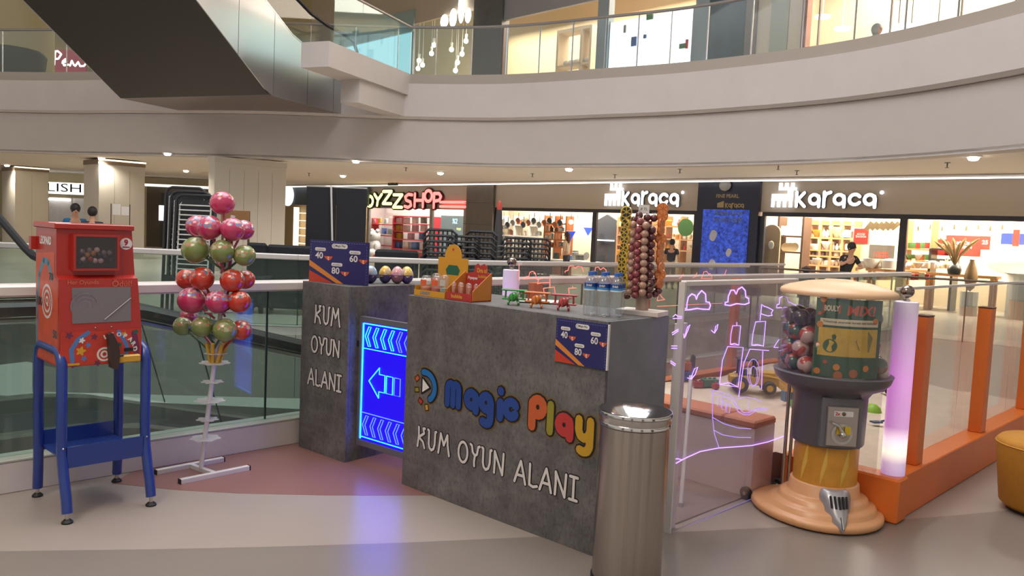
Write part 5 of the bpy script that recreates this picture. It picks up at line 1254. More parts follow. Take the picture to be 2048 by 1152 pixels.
block('orange block on top of the blue one at the screen edge', 1371, 733, '#b5613f', .10, .085, .30); block('blue block under the orange one at the screen edge', 1372, 752, '#33497f', .10, .085, .212)
block('dark slate block standing behind the violet gull', 1385, 731, '#3d3b52', .05, .20, .212, .1, 1); block('green block lying on the sand behind the screen', 1419, 765, '#4f7a62', .15, .07, .212, .2, 3); block('red block beside the green one', 1396, 768, '#9c3a3c', .09, .05, .212, .2, 2)
block('small red round edged block in front of the castle drawing', 1431, 772, '#a5443c', .07, .05, .212, .7, 1)
block('yellow block stacked beside the steel upright', 1584, 772, '#c99233', .11, .10, .31, .2); block('blue block under the yellow one beside the steel upright', 1578, 792, '#3f6c8c', .12, .09, .215, .2); block('green block low beside the steel upright', 1590, 806, '#4f8a4a', .08, .05, .20, .2, 1)
p = U(1744, 826, .21)
t = thing('sand_mould', 'bright green toy sand mould lying on the sand', 'sand toy', (p.x, p.y, .205), .4)
MB().lathe([(.0, .0), (.075, 0), (.075, .02), (.06, .055), (.03, .08), (0, .085)], 16).build('mould_shell', mat('mould_green', '#86b32e', .4), t, smooth=60); MB().lathe([(.075, .0), (.083, .004), (.075, .01)], 16).build('mould_rim', MATS['mould_green'], t)
p = U(1757, 849, .21)
t = thing('toy_shovel', 'small dark blue toy shovel lying on the sand', 'sand toy', (p.x, p.y, .225), .25)
MB().box(-.065, .02, -.03, .03, 0, .012, .004).build('blade', mat('shovel_blue', '#2b3c63', .4), t); MB().tube([(.02, 0, .01), (.08, 0, .02)], .008, 8).build('shovel_handle', MATS['shovel_blue'], t)
p = U(1776, 783, .22)
t = thing('toy_truck', 'small black and red toy truck on the sand behind the light tube', 'toy', (p.x, p.y, .205), .2)
MB().box(-.06, .06, -.04, .04, .02, .085, .006).build('truck_body', tbk, t); MB().ball((-.01, 0, .115), .034, 12, 8).build('truck_top', mat('toy_red', '#b23430', .35), t, smooth=60)
for x in (-.035, .035):
    for y in (-.042, .042): MB().lathe([(0, -.01), (.024, -.01), (.024, .01), (0, .01)], 12).xf(Matrix.Rotation(R(90), 4, 'X')).build('wheel', tbk, t, (x, y, .024))
# ================================================================== the hall beyond: columns, shops, people
def fpan(x0, y0, x1, y1, off=0.0):
    a0, z1 = FAC.p(x0, y0, off); a1, z0 = FAC.p(x1, y1, off); return min(a0, a1), max(a0, a1), z0, z1
def fput(mb, name, m, off=0.0, a=0.0, z=0.0, parent=None, smooth=None):
    if parent: return mb.build(name, m, parent, smooth=smooth)
    return mb.build(name, m, None, FAC.w(a, off, z), FAC.rz, smooth=smooth)
def frect(name, m, x0, y0, x1, y1, off=0.0, dep=.05, parent=None):
    a0, a1, z0, z1 = fpan(x0, y0, x1, y1, off)
    if parent: return MB().box(a0, a1, off, off+dep, z0, z1).build(name, m, parent)
    return MB().box(0, a1-a0, 0, dep, 0, z1-z0).build(name, m, None, FAC.w(a0, off, z0), FAC.rz)
FACR = lambda: thing
taupe = mat('sign_band', '#a89a8c', .6); frame_d = mat('window_frame_dark', '#26252e', .4)
stone = mat('brown_stone', '#5d544c', .35, var=.15, vs=2.5); warmwall = mat('shop_wall_warm', '#cdb9a0', .8); shopwhite = mat('shop_white', '#e4dcd2', .6)
oak = mat('oak', '#a9794f', .5, var=.15, vs=6, stretch=(1, 1, 8)); dkwood = mat('dark_wood', '#4b3429', .5)
def s_at(x, y=440, off=0): return FAC.p(x, y, off)[0]
def wallbox(name, m, x0, x1, z0, z1, off, dep):
    a0, a1 = s_at(x0, 440, off), s_at(x1, 440, off)
    return struct(MB().box(0, a1-a0, 0, dep, 0, z1-z0).build(name, m, None, FAC.w(a0, off, z0), FAC.rz))
WH = 2.33
wallbox('wall_kitchen_shop_sign', taupe, 985, 1395, WH+.12, CEIL-.001, 0, .12)
wallbox('wall_home_shop_sign', taupe, 1520, 2350, WH+.12, CEIL-.001, 0, .12)
wallbox('wall_toy_shop_sign', mat('toy_sign_band', '#a59a8c', .6), 560, 931, WH+.12, CEIL-.001, 0, .12)
wallbox('wall_stone_pier', stone, 931.5, 984.5, 0, CEIL-.001, -.12, .4)
for k, z in enumerate((.9, 1.75, 2.6)):
    a0, a1 = s_at(931.5), s_at(984.5); MB().box(0, a1-a0, -.006, 0, 0, .02).build('joint', mat('stone_joint', '#453e38', .5), None, FAC.w(a0, -.121, z), FAC.rz).parent = None
for o in [o for o in COL.objects if o.name.startswith('joint') and o.parent is None]: struct(o); o.name = 'trim_2%d' % (int(o.name[-1]) if o.name[-1].isdigit() else 0)
# window frames (structure windows with panes)
def window(n, x0, x1, mull, sill=.0, gl=glass_c, off=0.0, h=WH, fm=None):
    a0, a1 = s_at(x0), s_at(x1); fm = fm or frame_d
    w_ = bpy.data.objects.new('window_%d' % n, None); COL.objects.link(w_); w_.location = FAC.w(a0, off, 0); w_.rotation_euler = (0, 0, FAC.rz); struct(w_)
    L = a1-a0
    MB().box(0, L, 0, .1, h, h+.118).build('head_frame', fm, w_)
    xs_ = [0.0]+[s_at(m)-a0 for m in mull]+[L]
    for x in xs_: MB().box(x-.09, x+.09, -.01, .09, 0, h-.001).build('mullion', fm, w_)
    for p_, q_ in zip(xs_[:-1], xs_[1:]): MB().box(p_+.095, q_-.095, .03, .042, sill+.02, h-.005).build('window_pane', gl, w_)
    return w_
window(1, 989, 1393, [1189]); window(2, 1524, 2350, [1808])
window(3, 736, 930, [862], fm=mat('toy_frame', '#8f857c', .4, .3))
# shop shells
def shell(x0, x1, dep, wm, lightp, lcol=(1, .86, .68), lz=2.9, n_='kitchen', ext=1.0):
    a0, a1 = s_at(x0)-ext, s_at(x1)
    struct(MB().box(0, a1-a0, 0, .1, 0, CEIL-.002).build('wall_back_'+n_, wm, None, FAC.w(a0, dep, 0), FAC.rz))
    for a, k in ((a0-.1, 'left'), (a1+.02, 'right')): struct(MB().box(0, .1, 0, dep-.46, 0, CEIL-.002).build('wall_%s_%s' % (k, n_), wm, None, FAC.w(a, .45, 0), FAC.rz))
    c = FAC.w((a0+a1)/2, dep*.42, lz)
    area('shop_light_'+n_, c, (0, 0, FAC.rz), (a1-a0)*.85, lightp, lcol, dep*.6)
shell(989, 1393, 2.2, warmwall, 900, (1, .92, .82), 3.3, 'kitchen', 1.45); shell(1524, 2350, 2.8, mat('shop_wall_cream', '#d9c3a2', .8), 2000, (1, .87, .7), 3.3, 'home', 2.3)
shell(736, 930, 2.2, mat('toy_wall', '#b9a9a4', .8), 480, (1, .95, .9), 3.3, 'toys', 1.8)
# ---- signs
signw = glow('sign_white', (.86, .92, 1.0), 2.0, (.8, .8, .8))
def sign_letters(par, lines_list, wd, th, y, m_side, m_face):
    for l in lines_list: MB().m(0).strokes(l, wd*1.1, y+.01, th).m(1).strokes(l, wd, y, .009).build('letter', [m_side, m_face], par)
def karaca(label, x0, xk, x1, ybase, yx):
    a0, zb = FAC.p(xk, ybase); a1, _ = FAC.p(x1, ybase); _, zx = FAC.p(xk, yx); h = zx-zb; l0, _ = FAC.p(x0, ybase)
    t = thing('shop_sign', label, 'sign', FAC.w(a0, -.10, zb), FAC.rz)
    tot = sum(FAT[c][0] for c in 'karaca')*h; sx = (a1-a0)/tot; x = .03
    side_ = mat('sign_side', '#51565f', .4)
    for c in 'karaca':
        sign_letters(t, [fat(c, x, .06*h, h*.92, sx)], h*.2, .06, 0, side_, signw); x += FAT[c][0]*h*sx
    MB().m(0).lathe([(0, 0), (.05, 0), (.05, .03), (0, .03)], 12).xf(Matrix(((1, 0, 0, x+.02), (0, 0, 1, 0), (0, 1, 0, h*.95), (0, 0, 0, 1)))).build('sign_dot', signw, t)
    # animal-like emblem: four legs, body, neck and forked head
    w_ = a0-l0; e = MB(); L0 = -w_; H = h*1.0
    e.box(L0, L0+w_*.86, 0, .05, H*.42, H*.86)
    for k in range(4): e.box(L0+w_*(.0+.245*k), L0+w_*(.115+.245*k), 0, .05, 0, H*.43)
    e.box(L0+w_*.66, L0+w_*.86, 0, .05, H*.8, H*1.12); e.box(L0+w_*.28, L0+w_*1.0, 0, .05, H*1.1, H*1.28)
    for k in range(3): e.box(L0+w_*(.28+.25*k), L0+w_*(.40+.25*k), 0, .05, H*1.27, H*1.58)
    e.build('emblem', signw, t)
karaca('white glowing kitchenware shop sign left of the navy screen panel', 1212, 1247, 1364, 412, 384); karaca('white glowing homeware shop sign right of the navy screen panel', 1545, 1593, 1760, 415, 384)
# toy shop sign
yel = glow('sign_yellow', (1.0, .95, .25), 3.2, (.6, .6, .1)); redg = glow('sign_red', (1.0, .16, .14), 2.6, (.6, .1, .1)); sgreen = mat('sign_darkgreen', '#23281a', .5); sdred = mat('sign_darkred', '#4a1115', .5)
a0, zb = FAC.p(731, 414); a1, _ = FAC.p(887, 414); _, zt = FAC.p(731, 378)
t = thing('shop_sign', 'glowing yellow and red toy shop sign with crooked cartoon letters', 'sign', FAC.w(a0, -.12, zb), FAC.rz)
LW = a1-a0; LH = zt-zb
TG = {'T': [[(0, 1), (1, 1)], [(.5, 1), (.5, 0)]], 'O': [arc(.5, .5, .5, 0, 360, 14)], 'Y': [[(0, 1), (.5, .5), (1, 1)], [(.5, .5), (.4, 0)]], 'Z': [[(0, 1), (1, 1), (0, 0), (1, 0)]], 'S': [[(1, .95), (.5, 1), (.05, .8), (.2, .55), (.8, .42), (.9, .15), (.5, 0), (0, .08)]], 'H': [[(0, 1), (0, 0)], [(1, 1), (1, 0)], [(0, .5), (1, .5)]], 'P': [[(0, 0), (0, 1), (.7, 1), (1, .78), (.8, .52), (0, .45)]]}
lay_ = [('T', -.09, .1, .11, .7, 1), ('O', .045, .04, .085, .55, 1), ('Y', .15, .1, .10, .6, 1), ('Z', .27, .2, .11, .65, 1), ('Z', .41, .02, .11, .65, 1), ('S', .555, .02, .09, .68, 0), ('H', .68, .06, .10, .66, 0), ('O', .80, .34, .085, .55, 0), ('P', .91, .04, .08, .70, 0)]
for ch, x, z, w_, h_, ye_ in lay_:
    l = [[(LW*(x+w_*u), LH*(z+h_*v)) for u, v in ln] for ln in TG[ch]]
    MB().m(0).strokes(l, LH*.30, .012, .09).m(1).strokes(l, LH*.16, 0, .011).build('letter', [sgreen, yel] if ye_ else [sdred, redg], t)
for k in range(2):
    x0_, x1_, z0_, z1_ = fpan(881, 402+9*k, 931, 407+9*k, -.06); MB().tube([(x0_-a0, .04, (z0_+z1_)/2-zb), (x1_-a0, .04, (z0_+z1_)/2-zb)], .055, 8).build('neon_bar', redg, t)
q = fpan(776, 355, 794, 371, -.8)
t = thing('exit_sign', 'small dark green hanging exit sign above the toy shop', 'sign', FAC.w(q[0], -.8, q[2]), FAC.rz)
MB().box(0, q[1]-q[0], 0, .06, 0, q[3]-q[2]).build('sign_box', mat('exit_green', '#2c4a3e', .4), t); m_ = MB(); text(m_, 'cik', (q[1]-q[0])/2, (q[3]-q[2])/2, w=(q[1]-q[0])*.7, y=-.003); m_.build('letters', pwhite, t)
MB().box((q[1]-q[0])/2-.01, (q[1]-q[0])/2+.01, .02, .04, q[3]-q[2], CEIL-q[2]).build('hanger', steel, t)
# ---- navy pearl panel between the shops
navyp = mat('panel_navy', '#1b1f36', .35)
a0, a1 = s_at(1396), s_at(1519)
t = thing('screen_panel', 'navy panel with glowing blue video screen between the two homeware shops', 'screen', FAC.w(a0, -.1, 0), FAC.rz)
MB().box(0, a1-a0, 0, .3, 0, CEIL-.01).build('panel_board', navyp, t)
m = bpy.data.materials.new('screen_blue'); m.use_nodes = True; nt = m.node_tree; b = nt.nodes['Principled BSDF']; b.inputs['Base Color'].default_value = (.01, .01, .03, 1)
tc = nt.nodes.new('ShaderNodeTexCoord'); n1 = nt.nodes.new('ShaderNodeTexNoise'); n1.inputs['Scale'].default_value = 9; n1.inputs['Detail'].default_value = 8; n1.inputs['Roughness'].default_value = .8; nt.links.new(tc.outputs['Object'], n1.inputs[0])
rp_ = nt.nodes.new('ShaderNodeValToRGB'); rp_.color_ramp.elements[0].position = .38; rp_.color_ramp.elements[0].color = (.002, .008, .07, 1); rp_.color_ramp.elements[1].position = .74; rp_.color_ramp.elements[1].color = (.06, .16, 1, 1); nt.links.new(n1.outputs[0], rp_.inputs[0]); nt.links.new(rp_.outputs[0], b.inputs['Emission Color']); b.inputs['Emission Strength'].default_value = 1.0
W2 = a1-a0; sx0, sx1 = FAC.p(1404, 470, -.1)[0]-a0, FAC.p(1496, 470, -.1)[0]-a0
_, zt = FAC.p(1450, 419, -.1)
sc_ = MB().box(sx0, sx1, -.02, -.0005, .35, zt).build('video_screen', m, t)
gold = mat('letter_gold', '#9d8a66', .35, .6); m_ = MB(); text(m_, 'fp', W2*.5, FAC.p(1455, 392, -.1)[1], w=W2*.37, y=-.004); m_.build('letters', gold, t)
m_ = MB(); text(m_, 'ext', (sx0+sx1)/2+.1, zt-.17, w=(sx1-sx0)*.6, y=-.023); m_.build('letters', mat('letter_dim', '#5d6a8c', .4), sc_)
pe = mat('pearl_white', '#c9c8d4', .3)
for (x, y, r_) in [(1427, 471, .23), (1458, 505, .17), (1424, 529, .22)]:
    s_, z_ = FAC.p(x, y, -.1); s_ -= a0
    MB().poly([(s_+r_*(.55+.1*math.sin(2*R(k)))*math.cos(R(k)), z_+r_*.75*math.sin(R(k))) for k in range(0, 360, 24)], -.0235).build('pebble_shape', pe, sc_)
s_, z_ = FAC.p(1452, 371, -.1); s_ -= a0
MB().ball((s_, -.06, z_), .2, 14, 8, 1, .3, .85).build('pearl_emblem', mat('emblem_grey', '#8d8a88', .4, .4), t, smooth=60)
e = MB(); bx_, bz_ = W2*.34, FAC.p(1435, 415, -.1)[1]
x = bx_+.28
for c in 'karaca':
    e.strokes(fat(c, x, bz_, .13, 1.0), .03, -.004); x += FAT[c][0]*.13
e.poly([(bx_, bz_), (bx_+.22, bz_), (bx_+.22, bz_+.2), (bx_, bz_+.13)], -.004); e.build('brand_line', gold, t)
# ---- goods
def unit(prof): 
    return MB().lathe(prof, 14)
KM = {'vase': unit([(0, 0), (.22, 0), (.34, .3), (.28, .6), (.14, .82), (.18, 1), (0, 1)]), 'bowl': unit([(0, 0), (.3, 0), (.8, .8), (.84, 1), (.76, .95), (0, .5)]), 'jar': unit([(0, 0), (.32, 0), (.35, .1), (.35, .75), (.28, .8), (.3, .85), (.3, .95), (.1, 1), (0, 1)]),
      'pot': unit([(0, 0), (.7, 0), (.75, .1), (.75, .75), (.78, .8), (.4, .95), (.1, 1.0), (0, 1)]), 'plate': MB().lathe([(0, -.04), (.5, -.02), (.5, .0), (.3, .02), (0, .02)], 16).xf(Matrix.Translation((0, 0, .5)) @ Matrix.Rotation(R(78), 4, 'X')),
      'box': MB().box(-.38, .38, -.2, .2, 0, 1, .02), 'bottle': unit([(0, 0), (.16, 0), (.17, .55), (.07, .72), (.07, 1), (0, 1)]), 'lampshade': unit([(.0, 0), (.18, 0), (.03, .05), (.03, .45), (.34, .45), (.22, .98), (0, .99)])}
KNAME = {'vase': 'vase', 'bowl': 'serving_bowl', 'jar': 'storage_jar', 'pot': 'cooking_pot', 'plate': 'dinner_plate', 'box': 'gift_box', 'bottle': 'glass_bottle', 'lampshade': 'table_lamp'}
KCACHE = {}
gc = {'white': mat('ware_white', '#e6e0d8', .35), 'cream': mat('ware_cream', '#d8c4a0', .4), 'copper': mat('ware_copper', '#a8623f', .3, .7), 'black': mat('ware_black', '#2a2828', .35), 'grey': mat('ware_grey', '#8f8b88', .35, .3), 'red': mat('ware_red', '#b0342c', .4), 'blue': mat('ware_blue', '#3f5fa0', .4), 'green': mat('ware_green', '#4c7a45', .4), 'amber': mat('ware_amber', '#c9832f', .35), 'pink': mat('ware_pink', '#c07a86', .4), 'yellow': mat('ware_yellow', '#c9a62c', .4)}
SEEN = {}
def good(kind, col, px, pybase, hpx, off, where, wide=1.0):
    s_, z_ = FAC.p(px, pybase, off); _, z2 = FAC.p(px, pybase-hpx, off); h = z2-z_
    if (kind, col) not in KCACHE: KCACHE[(kind, col)] = KM[kind].mesh(KNAME[kind], gc[col], 50)
    o = put(KCACHE[(kind, col)], KNAME[kind], None, FAC.w(s_, off, z_), FAC.rz); o.scale = (h*wide, h*wide, h)
    k_ = (kind, col, where); SEEN.setdefault(k_, []).append(o)
    tag(o, '', {'vase': 'vase', 'bowl': 'bowl', 'jar': 'jar', 'pot': 'pot', 'plate': 'plate', 'box': 'box', 'bottle': 'bottle', 'lampshade': 'lamp'}[kind])
    o['_w'] = where; return o
def shelfunit(label, x0, x1, ytop, ybot, ys_, off, dep, m, ups=0):
    a0, a1, z0, z1 = fpan(x0, ytop, x1, ybot, off)
    t = thing('shelf_unit', label, 'shelf', FAC.w(a0, off, 0), FAC.rz); L = a1-a0
    for k in range(ups+2):
        x = L*k/(ups+1); MB().box(x-.03, x+.03, 0, dep, 0, z1).build('upright', m, t)
    for y in ys_:
        z = FAC.p((x0+x1)/2, y, off)[1]
        for k in range(ups+1): MB().box(L*k/(ups+1)+.031, L*(k+1)/(ups+1)-.031, 0, dep, z-.05, z-.001).build('shelf_board', m, t)
    return t
# toy shop shelving
ts_ = shelfunit('red edged toy shelving full of boxed toys in the toy shop', 786, 858, 432, 530, [432, 447, 463, 479, 499, 520], 1.0, .6, mat('shelf_red', '#b3303a', .5), 0)
random.seed(5)
tcol = ['white', 'white', 'grey', 'yellow', 'white', 'pink', 'blue', 'white']
rows = [(447, 12, ['white', 'white', 'white', 'grey']), (463, 13, ['yellow', 'white', 'pink', 'white']), (479, 13, ['yellow', 'pink', 'blue']), (499, 15, ['blue', 'white', 'blue', 'white']), (520, 14, ['green', 'white', 'red'])]
for ri, (yb_, hh_, cs) in enumerate(rows):
    for k, c in enumerate(cs):
        px = 788+(k+.5)*68/len(cs)
        good('box', c, px, yb_, hh_, 1.25, 'on the %s shelf down in the toy shop' % ordn(ri), 1.45)
for k, (px, yb_, hh_, c) in enumerate([(748, 447, 9, 'pink'), (760, 446, 9, 'yellow'), (772, 447, 10, 'white'), (768, 468, 12, 'blue'), (780, 469, 12, 'grey')]): good('box', c, px, yb_, hh_, .9, 'on the side rack of the toy shop', 1.2)
t = shelfunit('red wall rack at the left of the toy shop', 744, 784, 436, 530, [448, 470, 490], 1.2, .4, MATS['shelf_red'], 0)
s_, z_ = FAC.p(748, 512, .6); zt = FAC.p(748, 458, .6)[1]
t = thing('plush_toy', 'big white plush bear sitting at the toy shop entrance', 'plush toy', FAC.w(s_, .6, 0), FAC.rz)
wf = mat('white_plush', '#dcd6d2', .9)
MB().ball((0, 0, zt-.33), .28, 16, 10, 1.1, 1, .95).build('head', wf, t, smooth=60); MB().ball((0, 0, zt-.85), .34, 16, 10, 1, .9, 1.1).build('torso', wf, t, smooth=60)
for x in (-.22, .22): MB().ball((x, 0, zt-.08), .1, 10, 8).build('ear', wf, t, smooth=60); MB().ball((x*1.5, -.1, zt-.85), .13, 10, 8, 1, 1, 1.7).build('arm', wf, t, smooth=60); MB().ball((x*1.1, -.25, .22), .2, 10, 8, 1, 1.5, 1).build('foot', wf, t, smooth=60)
MB().lathe([(.3, 0), (.34, .2), (.3, zt-1.1)], 14).build('lap', wf, t, smooth=60)
for x in (-.09, .09): MB().ball((x, -.27, zt-.3), .03, 8, 6).build('eye', black_m, t)
MB().ball((0, -.29, zt-.38), .04, 8, 6).build('nose', black_m, t)
s_, z_ = FAC.p(759, 515, .3)
t = thing('plush_toy', 'red plush toy in front of the white bear', 'plush toy', FAC.w(s_, .2, 0), FAC.rz)
MB().ball((0, 0, z_), .22, 14, 9, 1.3, 1, .8).build('torso', gc['red'], t, smooth=60); MB().lathe([(.2, 0), (.2, z_)], 12).build('pedestal', shopwhite, t); MB().ball((.2, 0, z_+.12), .12, 10, 8).build('head', gc['red'], t, smooth=60)
# right glass of the toy shop: pale poster and small signs
a0_, a1_, z0_, z1_ = fpan(882, 431, 928, 470, .5)
t = thing('window_display', 'pale blue display board with glowing letters in the toy shop window', 'display', FAC.w(a0_, .5, 0), FAC.rz)
MB().box(0, a1_-a0_, 0, .05, 0, z1_).build('board', mat('display_pale', '#9fb0b4', .5, emit=(.5, .6, .65), es=.25), t); m_ = MB(); text(m_, 'pct', (a1_-a0_)*.6, z1_-.22, h=.22, y=-.004); m_.build('letters', glow('letter_lit', (.7, .9, 1), 1.5), t); m_ = MB(); text(m_, 'yaz', (a1_-a0_)*.78, z1_-.55, h=.16, y=-.004); m_.build('letters', glow('letter_lityellow', (.9, .9, .3), 1.2), t)
# kitchenware shop, left window
shelfunit('bright wall shelf of the kitchenware shop behind the stacked chairs', 1000, 1085, 431, 530, [449, 471, 493, 515], 1.3, .5, shopwhite, 2)
random.seed(8)
for ri, yb_ in enumerate((449, 471, 493, 515)):
    for k in range(9):
        good(random.choice(['jar', 'pot', 'vase', 'bowl', 'bottle']), random.choice(['white', 'white', 'white', 'cream', 'grey', 'copper']), 1004+k*9.2, yb_, random.choice((9, 11, 13)), 1.5, 'on the %s shelf behind the stacked chairs' % ordn(ri), .9)
shelfunit('slim copper framed shelf in the kitchenware shop', 1090, 1128, 431, 530, [446, 463, 478, 493], .85, .4, gc['copper'], 1)
for ri, yb_ in enumerate((446, 463, 478, 493)):
    for k in range(4): good(random.choice(['jar', 'pot', 'bottle']), random.choice(['white', 'black', 'grey', 'copper', 'white']), 1094+k*9.5, yb_, random.choice((9, 12)), 1.0, 'on the %s level of the copper shelf' % ordn(ri), .9)
for k in range(11):
    px = 1016+k*10.5; s_, z_ = FAC.p(px, 450-(k % 3)*4, .8); t = thing('hanging_pan', '%s pan from the left hanging in the kitchenware window' % ordn(k), 'pan', FAC.w(s_, .8, z_), FAC.rz, 'pans hanging in the window')
    c = gc[['black', 'grey', 'copper', 'black', 'copper'][k % 5]]
    MB().lathe([(0, 0), (.11, 0), (.13, .05), (.12, .05), (.1, .012), (0, .012)], 14).xf(Matrix.Rotation(R(90), 4, 'X')).build('pan_body', c, t, smooth=40); MB().box(-.012, .012, -.01, .01, .12, .32).build('pan_handle', c, t); MB().tube([(0, 0, .32), (0, 0, WH-z_+.1)], .004, 5).build('hook', steel, t)
for k, (px, y0_, y1_) in enumerate([(1141, 462, 482), (1176, 455, 472)]):
    a0_, a1_, z0_, z1_ = fpan(px-9, y0_, px+9, y1_, .6)
    t = thing('pennant', ['blue triangular pennant under the round lamps in the kitchenware shop', 'glowing blue triangular pennant beside the window mullion'][k], 'pennant', FAC.w(a0_, .6, z0_), FAC.rz)
    L = a1_-a0_; H = z1_-z0_; MB().slab([(0, H), (L*.5, 0), (L, H)], 0, .02).build('cloth', glow('pennant_blue%d' % k, (.05, .12, 1), [.5, 1.6][k], (.05, .08, .5)), t); MB().tube([(0, .01, H), (L, .01, H)], .012, 6).build('rod', steel, t); MB().tube([(L/2, .01, H), (L/2, .01, CEIL-z0_)], .006, 5).build('cord', steel, t)
for k, px in enumerate((1124, 1142, 1155)):
    s_, z_ = FAC.p(px, 444, .9); t = thing('globe_lamp', '%s glowing globe lamp from the left in the kitchenware window' % ordn(k), 'lamp', FAC.w(s_, .9, z_), FAC.rz)
    MB().ball((0, 0, 0), .085, 14, 9).build('globe', glow('globe_glow', (1, .93, .8), 9, (.8, .8, .8)), t, smooth=60); MB().tube([(0, 0, .085), (0, 0, CEIL-z_)], .008, 6).build('cord', black_m, t)
t = thing('display_table', 'low display table with pots at the front of the kitchenware window', 'table', FAC.w(s_at(1085), .5, 0), FAC.rz)
L = s_at(1180)-s_at(1085); ztb = FAC.p(1130, 520, .6)[1]
MB().box(0, L, 0, .7, ztb-.06, ztb).build('tabletop', shopwhite, t)
for x in (.05, L-.05):
    for y in (.05, .65): MB().box(x-.03, x+.03, y-.03, y+.03, 0, ztb-.061).build('leg', dkwood, t)
for k, (px, c, kd, h_) in enumerate([(1112, 'black', 'box', 15), (1123, 'amber', 'box', 8), (1143, 'blue', 'pot', 10), (1160, 'black', 'pot', 12), (1172, 'grey', 'plate', 16), (1095, 'white', 'bowl', 9), (1150, 'grey', 'jar', 20)]): good(kd, c, px, 520, h_, .85, 'on the low display table in the kitchenware window')
# kitchenware shop, right of the mullion
a0_, a1_, z0_, z1_ = fpan(1196, 434, 1231, 526, 1.5)
t = thing('display_wall', 'dark gable shaped display wall in the kitchenware window', 'display', FAC.w(a0_, 1.5, 0), FAC.rz); L = a1_-a0_
MB().slab([(0, 0), (L, 0), (L, z1_-.15), (L*.45, z1_+.1), (0, z1_-.1)], 0, .1).build('board', mat('charcoal_board', '#34343a', .6), t); MB().box(.1, L-.1, -.12, -.001, 1.35, 1.40).build('light_shelf', glow('shelf_glow', (1, .95, .9), 2), t)
shelfunit('warm lit shelf between the lollipop rack and the dark display wall', 1236, 1300, 434, 530, [452, 470, 490, 510], 1.4, .4, oak, 2)
for ri, yb_ in enumerate((452, 470, 490, 510)):
    for k in range(6): good(random.choice(['vase', 'jar', 'bowl', 'pot']), random.choice(['white', 'cream', 'amber', 'white']), 1240+k*10.5, yb_, random.choice((9, 12)), 1.55, 'on the %s shelf behind the lollipop rack' % ordn(ri))
shelfunit('warm lit shelf right of the lollipop rack', 1332, 1388, 432, 530, [452, 478, 500], 1.4, .4, oak, 1)
for ri, yb_ in enumerate((452, 478, 500)):
    for k in range(5): good(random.choice(['vase', 'jar', 'lampshade', 'pot']), random.choice(['cream', 'amber', 'white', 'red']), 1336+k*11, yb_, random.choice((10, 13)), 1.55, 'on the %s shelf right of the lollipop rack' % ordn(ri))
def poster(label, x0, y0, x1, y1, off, m, key=None, tm=None, frame=None, hang=True, kw=.75):
    a0_, a1_, z0_, z1_ = fpan(x0, y0, x1, y1, off); L, H = a1_-a0_, z1_-z0_
    t = thing('hanging_poster', label, 'poster', FAC.w(a0_, off, z0_), FAC.rz)
    MB().box(0, L, 0, .02, 0, H).build('panel', m, t)
    if frame: MB().box(-.04, L+.04, .021, .05, -.04, H+.04).build('poster_frame', frame, t)
    if key: m_ = MB(); text(m_, key, L/2, H*.55, w=L*kw, y=-.004); m_.build('letters', tm or pwhite, t)
    if hang: MB().tube([(L/2, .01, H), (L/2, .01, CEIL-z0_-.01)], .006, 5).build('cord', steel, t)
    return t
a0_, a1_, z0_, z1_ = fpan(1357, 443, 1386, 467, .8)
t = thing('hanging_disc', 'green round hanging sale sign in the kitchenware shop', 'sign', FAC.w((a0_+a1_)/2, .8, (z0_+z1_)/2), FAC.rz)
MB().lathe([(0, -.02), ((a1_-a0_)/2, -.02), ((a1_-a0_)/2, .02), (0, .02)], 24).xf(Matrix.Rotation(R(90), 4, 'X')).build('disc', mat('disc_green', '#4a7a3a', .5), t); MB().tube([(0, 0, (a1_-a0_)/2), (0, 0, CEIL-(z0_+z1_)/2)], .006, 5).build('cord', steel, t)
# homeware shop, left window
a0_, a1_, z0_, z1_ = fpan(1527, 452, 1556, 534, .5)
t = thing('arched_board', 'tan arched display board at the left end of the homeware window', 'display', FAC.w(a0_, .5, 0), FAC.rz); L = a1_-a0_
MB().slab([(0, 0), (L, 0), (L, z1_-.2)]+[(L/2+L/2*math.cos(R(a)), z1_-.2+.25*math.sin(R(a))) for a in range(15, 180, 15)]+[(0, z1_-.2)], 0, .06).build('board', mat('tan_board', '#a58a6c', .6), t); MB().ball((L*.55, -.03, z1_-.55), .09, 10, 8, 1, .2, 1.4).build('egg_emblem', shopwhite, t)
shelfunit('dark wood plate shelf in the homeware window', 1558, 1600, 433, 535, [471, 503], .9, .5, dkwood, 0)
for k in range(4): good('plate', 'white', 1563+k*9, 471, 20, 1.0, 'standing on the upper dark wood shelf')
for k in range(3): good('plate', 'cream', 1570+k*9, 503, 18, 1.0, 'standing on the lower dark wood shelf')
shelfunit('tall oak shelving full of white ware in the homeware shop', 1622, 1702, 440, 545, [475, 500, 512, 531, 447], 2.0, .5, oak, 3)
for ri, yb_ in enumerate((475, 500, 512, 531)):
    for k in range(8): good(random.choice(['vase', 'jar', 'bowl', 'pot', 'vase']), random.choice(['white', 'white', 'cream', 'white']) if not (ri == 0 and k == 1) else 'amber', 1626+k*9.6, yb_, [22, 18, 10, 16][ri]*random.choice((.7, .95)), 2.15, 'on the %s shelf of the tall oak shelving' % ordn(ri))
poster('red sale poster hanging left of the window tags', 1709, 457, 1735, 487, .9, mat('poster_red', '#b8392f', .5), 'byk', None, shopwhite)
poster('dark poster with red lettering standing behind the white ware', 1739, 489, 1786, 534, 1.2, mat('poster_dark', '#57504c', .6), 'hed', mat('letter_coral', '#d0493a', .5), None, False, .6)
